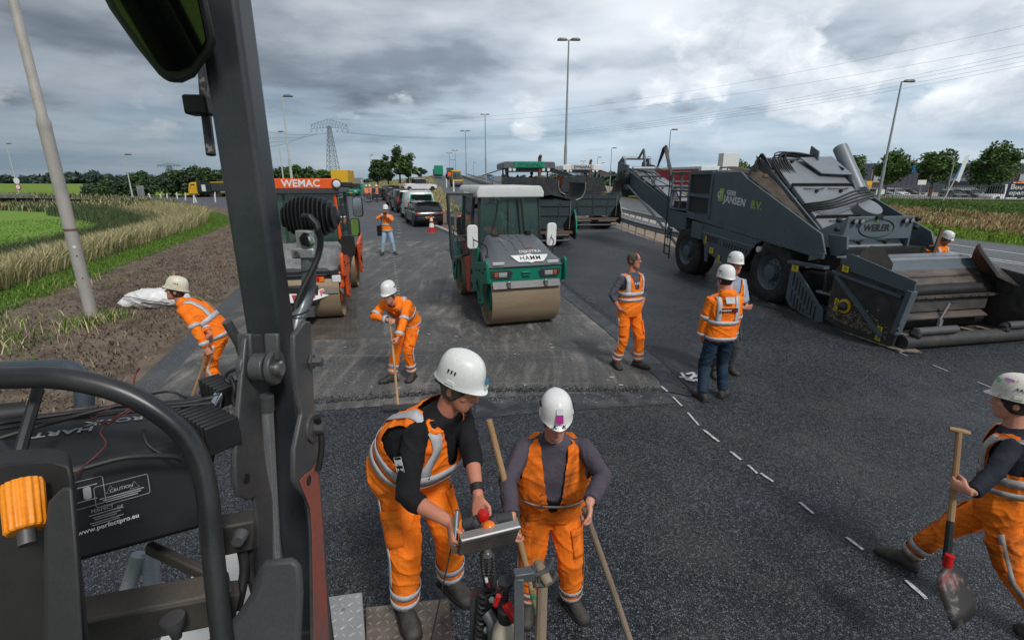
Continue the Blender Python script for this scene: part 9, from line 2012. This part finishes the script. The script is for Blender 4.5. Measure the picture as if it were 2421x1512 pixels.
for pts, m, r in (([(0, 1000, 1.06), (150, 978, 1.12), (300, 958, 1.16), (430, 952, 1.2), (520, 935, 1.24)], M_BLACK, .0055), ([(0, 1012, 1.05), (150, 990, 1.10), (330, 970, 1.14), (500, 952, 1.2)], M_BLACK, .005), ([(0, 1035, 1.02), (100, 1005, 1.06), (260, 962, 1.12), (350, 945, 1.15)], M_BLACK, .005),
     ([(220, 990, 1.06), (270, 960, 1.10), (310, 968, 1.09), (240, 1015, 1.05), (250, 1050, 1.0), (200, 1100, .96), (160, 1135, .92)], mat('dull_red_cable', (.16, .02, .02), .5), .0014), ([(230, 1000, 1.05), (290, 975, 1.09), (320, 955, 1.1), (250, 1000, 1.06), (215, 985, 1.07)], MATS['dull_red_cable'] if 'dull_red_cable' in MATS else M_REDP, .0014),
     ([(340, 1015, 1.04), (350, 1050, 1.03), (400, 1080, 1.04), (430, 1075, 1.05)], M_BLACK, .003), ([(200, 1105, .93), (300, 1080, .97), (400, 1078, 1.02), (430, 1085, 1.04)], M_BLACK, .006), ([(40, 1100, .9), (55, 1040, .92), (90, 920, .97)], M_BLACK, .010),
     ([(316, 910, 1.2), (320, 885, 1.22), (330, 870, 1.22)], mat('dull_red_cable', (.16, .02, .02), .5), .002), ([(340, 935, 1.15), (400, 925, 1.2), (440, 940, 1.2)], M_BLACK, .003),
     ([(560, 872, 1.2), (540, 880, 1.2), (533, 895, 1.2), (545, 905, 1.2), (560, 900, 1.2)], M_BLACK, .004), ([(545, 890, 1.19), (555, 915, 1.18), (552, 940, 1.18), (556, 960, 1.18)], M_BLACK, .005)): lump('cable', pts, r, m, k=6, n=8)
cage = thing('tube_cage', 'bent black tube guard and beams round the site radio', 'machine frame', C(480, 1300, 1.0)); Lc = lambda p: loc(cage, p)
def ctube(name, pts, r, m=M_FRAME): return lump(name, pts, r, m, cage, Lc, 20)
ctube('guard_tube', [(-120, 892, .90), (0, 893, .90), (130, 893, .91), (250, 915, .93), (345, 955, .95), (430, 1020, .97), (472, 1090, .98), (492, 1180, .98), (503, 1300, .98), (525, 1500, .97), (545, 1650, .96)], .0205)
ctube('guard_tube', [(-40, 875, 1.22), (110, 868, 1.22), (165, 872, 1.22), (195, 900, 1.22), (200, 960, 1.22)], .0205, mat('blue_grey_tube', (.05, .065, .08), .35))
def cbeam(name, p, q, w, h, m=M_FRAMEB): b = MB(); b.beam(Lc(C(*p)), Lc(C(*q)), w, h); return b.build(name, m, cage, bev=.005)
cbeam('diagonal_beam', (350, 1292, 1.15), (520, 1372, 1.12), .02, .030); lb_ = cbeam('lower_beam', (180, 1488, .92), (560, 1418, 1.08), .05, .07); cbeam('lower_beam_top', (180, 1446, .92), (545, 1376, 1.08), .07, .012, mat('dusty_steel', (.13, .105, .085), .7, col2=(.07, .06, .05), scale=6))
cbeam('bracket_block', (505, 1268, 1.08), (600, 1250, 1.12), .05, .075); q = Lc(C(570, 1262, 1.07)); b = MB(); b.cyl(q, q + V((.005, -.025, 0)), .016, .012, n=12); b.build('bolt', M_STEELD, cage)
q = Lc(C(412, 1478, .97)); b = MB(); b.lathe([(.022, .02), (.020, 0), (.012, -.012), (.009, -.03), (.005, -.034)], q, (0, 0, 1), 12); b.build('grease_nipple', M_STEELD, cage)
for pts in ([(330, 1310, 1.5), (300, 1400, 1.5), (270, 1500, 1.5)], [(352, 1305, 1.52), (362, 1380, 1.5), (372, 1500, 1.45)]): ctube('strut', pts, .022, mat('grey_strut', (.24, .26, .28), .4, col2=(.18, .2, .22)))
for pts in ([(598, 1290, 1.14), (592, 1340, 1.14), (605, 1400, 1.14)], [(570, 1290, 1.12), (578, 1350, 1.12), (560, 1440, 1.1)]): ctube('hydraulic_hose', pts, .011, M_BLACK)
kp_ = C(57, 1195, .62); t = thing('machine_control', 'orange fluted knob on a black casting at the lower left', 'knob', kp_); Lk = lambda p: loc(t, p); ku = (C(52, 1140, .62) - C(62, 1245, .60)).normalized(); e1 = ku.orthogonal().normalized(); e2 = ku.cross(e1); rg = []
for h, s in ((-.032, .86), (-.030, .96), (.024, 1.0), (.031, .95), (.033, .7)): rg.append([ku * h + (e1 * math.cos(a) + e2 * math.sin(a)) * .0205 * s * (1 + .045 * math.cos(16 * a)) for a in [2 * pi * q / 108 for q in range(108)]])
b = MB(); b.loft(rg); b.build('knob', M_KNOB, t); b = MB(); b.cyl(-ku * .03, -ku * .05, .009, n=14); b.build('stem', M_STEELD, t)
b = MB(); b.hull([Lk(C(px, py, .66)) for px, py in ((-40, 1112), (20, 1092), (120, 1085), (165, 1098), (172, 1130), (180, 1300), (205, 1500), (220, 1660), (-60, 1660))], [Lk(C(px, py, .78)) for px, py in ((-40, 1075), (20, 1062), (120, 1058), (165, 1068), (176, 1130), (190, 1300), (210, 1500), (222, 1660), (-60, 1660))]); b.build('casting', mat('black_casting', (.016, .016, .017), .6, col2=(.03, .027, .025), scale=9), t, bev=.005)
b = MB(); b.hull([Lk(C(px, py, .60)) for px, py in ((104, 1260), (115, 1185), (150, 1150), (172, 1150), (185, 1320), (205, 1660), (104, 1660))], [Lk(C(px, py, .66)) for px, py in ((104, 1260), (115, 1185), (150, 1150), (172, 1150), (185, 1320), (205, 1660), (104, 1660))]); b.build('housing_rib', mat('dark_housing', (.034, .034, .037), .55, col2=(.05, .045, .043), scale=7), t, bev=.006)
def deck(label, px, z, m, name='checker_plate', th=.03):
 P_ = [G(*p, z, 0) for p in px]; t_ = thing(name, label, 'deck plate', (P_[0].x, P_[0].y, z)); L_ = [p - V(t_.location) for p in P_]
 b = MB(); b.plate([p - V((0, 0, th / 2)) for p in L_], th); b.build('plate', m, t_, bev=.004)
 b = MB(); ex, ey = L_[1] - L_[0], L_[3] - L_[0]; nx, ny = int(ex.length / .05), int(ey.length / .05)
 for i in range(nx):
  for j in range(ny):
   u, v = (i + .5) / nx, (j + .5) / ny; c = L_[0].lerp(L_[1], u).lerp(L_[3].lerp(L_[2], u), v) + V((0, 0, .001)); a = .75 if (i + j) % 2 else -.75; dv_ = V((math.cos(a), math.sin(a), 0)) * .019
   b.tube([c - dv_, c, c + dv_], [.001, .0065, .001], 4, caps=False)
 b.build('tread_bar', mat('bright_tread', (.72, .71, .69), .3, .6) if m is M_ALU else mat('pale_tread', (.44, .39, .33), .4, .4), t_, kind='stuff'); return t_  # bars paler than their plate: light on the raised pattern is put into colour
deck('tar stained checker plate under the boots of the tall man', [(864, 1434), (1062, 1412), (1080, 1640), (868, 1640)], .395, M_BROWNP)
dk = deck('bright aluminium checker plate left of the stained one', [(700, 1420), (856, 1398), (872, 1640), (700, 1640)], .50, M_ALU); q = loc(dk, G(812, 1442, .503, 0)); b = MB(); b.lathe([(.011, 0), (.011, .008), (.004, .009)], q, (0, 0, 1), 6); b.build('bolt', M_STEEL, dk)
P_ = [G(*p, .45, 0) for p in ((500, 1308), (610, 1290), (640, 1640), (330, 1640), (425, 1400))]; b = MB(); b.plate([p - P_[0] for p in P_], .02); o = b.build('deck_plate', M_CONC if False else mat('pale_deck', (.52, .51, .49), .5, col2=(.40, .39, .37), scale=5)); o.location = P_[0]; tag(o, 'plain pale deck plate below the frame beams', 'deck plate')
b.b2((-.95, 2.05, .12), (-.42, 2.58, .362)); o = b.build('step_frame', M_BLACK); tag(o, 'black support under the stained checker plate', 'step frame')
cp0 = C(1158, 1262, 2.30); t = thing('control_box', 'steel control box with dark grips on a black column between the front men', 'control box', (cp0.x, cp0.y, .25)); Lx = lambda p: loc(t, p)
q4 = [C(1086, 1262, 2.28), C(1224, 1230, 2.36), C(1230, 1246, 2.28), C(1090, 1280, 2.20)]; lo4 = [C(1082, 1300, 2.30), C(1212, 1266, 2.38), C(1217, 1284, 2.30), C(1084, 1314, 2.24)]
b = MB(); b.hull([Lx(p) for p in q4], [Lx(p) for p in lo4]); b.build('tray', M_FRAMEB, t, bev=.004); b = MB(); b.beam(Lx(q4[3]), Lx(q4[2]), .012, .040, (0, -.6, .8)); b.build('bright_lip', M_ALU, t, bev=.003); up_ = V((0, 0, .004)); b = MB(); b.plate([Lx(p) + up_ for p in q4], .006); b.build('top_plate', M_ALU, t)
for p, q, r in (((1094, 1240), (1122, 1232), .030), ((1116, 1228), (1134, 1240), .036), ((1160, 1222), (1172, 1240), .036), ((1172, 1228), (1212, 1222), .030)):
 b = MB(); b.tube([Lx(C(*p, 2.42)), Lx(C(*q, 2.42))], [r * .9, r], 14); b.build('grip', mat('soft_grey_grip', (.045, .05, .055), .7), t, bev=.008)
b = MB(); b.lathe([(.028, 0), (.030, .03), (.024, .045), (.005, .048)], Lx(C(1143, 1226, 2.40)), (0, 0, 1), 14); b.build('stop_button', M_RED, t); b = MB(); b.ell(Lx(C(1156, 1246, 2.33)), (.034, .034, .032), 16, 10); b.build('beacon_dome', M_AMBER, t)
b = MB(); b.cyl(Lx(C(1150, 1282, 2.30)), Lx(C(1152, 1306, 2.30)), .020, n=12); b.cyl(Lx(C(1152, 1304, 2.3)), Lx(C(1153, 1314, 2.3)), .027, n=6); b.build('socket_nut', M_STEEL, t)
for k, x in enumerate((1140, 1152, 1164)):
 b = MB(); pts = bez([Lx(C(x, 1305, 2.30)), Lx(C(x + 2, 1345, 2.30)), Lx(C(1150 + 3 * k, 1400, 2.28)), Lx(C(1135 + 18 * k, 1450, 2.26)), Lx(C(1128 + 25 * k, 1560, 2.25))], 14); b.tube(pts, [.013 if i % 2 else .0105 for i in range(len(pts))], 8); b.build('corrugated_cable', M_BLACK, t)
for x, y, m in ((1149, 1365, M_WHITE), (1154, 1378, M_REDP), (1178, 1372, M_WHITE), (1178, 1392, M_REDP), (1179, 1412, M_YSTICK)): b = MB(); b.cyl(Lx(C(x, y, 2.24)), Lx(C(x + 2, y + 10, 2.24)), .007, n=8); b.build('cable_marker', m, t)
for k, (x0, sgn) in enumerate(((1128, 1), (1186, -1))):
 pts = [Lx(C(x0 + 14 * (1 - i / 90) * sgn * (1 if k == 0 else 0), 1395 + i * 1.8, 2.22)) + V((.016 * math.cos(i * .9), .016 * math.sin(i * .9), 0)) for i in range(90)]; b = MB(); b.tube(pts, .0065, 6); b.build('coiled_cable', M_BLACK, t)
b = MB(); b.cyl(Lx(C(1155, 1310, 2.32)), Lx(C(1158, 1400, 2.34)), .032, n=16); b.cyl(Lx(C(1158, 1395, 2.34)), Lx(C(1158, 1402, 2.34)), .045, n=16); b.build('stem', M_FRAMEB, t)
b = MB(); b.hull([Lx(C(px, py, 2.25)) for px, py in ((1112, 1412), (1178, 1398), (1186, 1640), (1105, 1640))], [Lx(C(px, py, 2.45)) for px, py in ((1116, 1388), (1176, 1378), (1184, 1640), (1110, 1640))]); b.build('column', M_FRAME, t, bev=.008)
for px, py in ((1144, 1418), (1163, 1415), (1147, 1486)): q = Lx(C(px, py, 2.24)); b = MB(); b.lathe([(.015, 0), (.015, .010), (.004, .012)], q, (0, -1, .5), 6); b.build('bolt', M_RUST if False else M_STEEL, t)
b = MB(); b.tube([Lx(C(1150, 1448, 2.22)), Lx(C(1165, 1470, 2.20)), Lx(C(1172, 1560, 2.18))], .030, 12); b.build('cast_pipe', M_STEELD, t)
sb_ = C(1196, 1510, 2.15); t = thing('spray_bottle', 'beige spray bottle with a red trigger behind the square tube', 'spray bottle', sb_); Lb = lambda p: loc(t, p)
b = MB(); b.lathe([(.05, -.25), (.062, -.22), (.064, .0), (.055, .06), (.035, .10), (.030, .12)], (0, 0, 0), (0, 0, 1), 20); b.build('bottle', mat('beige_bottle', (.55, .48, .36), .6, col2=(.35, .29, .22), scale=9, amt=.8), t)
b = MB(); b.lathe([(.034, .11), (.036, .17), (.02, .19)], (0, 0, 0), (0, 0, 1), 16); b.build('cap', M_BLACK, t); b = MB(); b.lathe([(.012, .18), (.014, .27), (.034, .31), (.034, .32), (.01, .315)], (0, 0, 0), (0, 0, 1), 16); b.build('pump_plunger', M_BLACK, t)
b = MB(); b.beam((.0, -.02, .22), (.045, -.05, .16), .03, .025); b.cyl((-.045, .0, .19), (-.03, .0, .24), .012, n=10); b.build('trigger', M_RED, t)
th_ = C(1228, 1500, 2.0); t = thing('tool_holder', 'grey square tube with a forked plate holding a spade handle', 'tool holder', th_); Lt = lambda p: loc(t, p)
M_TH = mat('grey_square_tube', (.085, .09, .098), .45, .2, col2=(.13, .12, .115), scale=6)
b = MB(); b.beam(Lt(C(1226, 1640, 2.0)), Lt(C(1227, 1362, 2.0)), .042, .042, (0, 1, 0)); b.build('upright', M_TH, t, bev=.005); b = MB(); b.beam(Lt(C(1214, 1361, 2.0)), Lt(C(1262, 1354, 2.02)), .044, .044); b.build('arm', M_TH, t, bev=.005)
b = MB(); b.plate([Lt(C(1258, 1332, 2.02)), Lt(C(1266, 1345, 2.02)), Lt(C(1270, 1384, 2.02)), Lt(C(1262, 1390, 2.02)), Lt(C(1259, 1375, 2.04))], .008); b.build('end_plate', M_TH, t)
for pts in ([(1266, 1358), (1295, 1345), (1308, 1318)], [(1266, 1382), (1300, 1378), (1316, 1355)]): b = MB(); b.tube(bez([Lt(C(*p, 2.02)) for p in pts], 5), .0095, 8); b.build('fork_prong', M_STEELD, t)
tp0, tp1 = C(1283, 1352, 2.04), C(1270, 1640, 2.14); sp_, v = shaft('spade', 'worn spade with a wooden T handle hanging in the tool holder', 'spade', tp0, tp1, .024, .026, M_WOODG); ax = (C(1296, 1374, 2.0) - C(1271, 1328, 2.06)).normalized() * .052; b = MB(); b.tube([v - ax, v - ax * .85, v, v + ax * .85, v + ax], [.016, .0215, .0235, .0215, .017], 14); b.build('grip', M_WOODG, sp_)
t = thing('probe_rod', 'bright steel tube with a thin black rod held in the tall man\'s right hand', 'probe', C(1065, 1290, 2.33)); Lp = lambda p: loc(t, p)
b = MB(); b.cyl(Lp(C(1081, 1205, 2.30)), Lp(C(1076, 1288, 2.28)), .0125, n=16); b.build('steel_tube', M_CHROME, t); b = MB(); b.tube([Lp(C(1068, 1288, 2.30)), Lp(C(1015, 1530, 2.2))], .0035, 6); b.build('rod', M_BLACK, t)
b = MB(); b.box(Lp(C(1080, 1296, 2.27)), (.05, .03, .03)); b.build('probe_foot', M_RUST, t)
t = thing('unseen_seat', 'black operator seat and rails added out of view for the driving mirror to reflect', 'seat', (-1.98, .10, 1.42), 40)  # unseen seat, added so the mirror reflects dark shapes
b = MB(); b.box((0, 0, 1.0), (.5, .5, .12)); b.build('seat', M_BLACK, t, bev=.05); b = MB(); b.box((0, -.28, 1.45), (.46, .12, .8)); b.build('backrest', M_BLACK, t, bev=.05); b = MB(); b.cyl((0, 0, -1.2), (0, 0, .95), .12); b.build('pedestal', M_BLACK, t)
b = MB(); b.tube([(-.5, -.5, -1.2), (-.5, -.5, 2.4), (-.5, .6, 2.4)], .03, 8); b.build('rail', M_FRAME, t); b = MB(); b.tube([(.1, .5, .6), (.1, .35, 1.35), (.32, .3, 1.4)], .02, 8); b.build('lever', M_YELLOW, t)
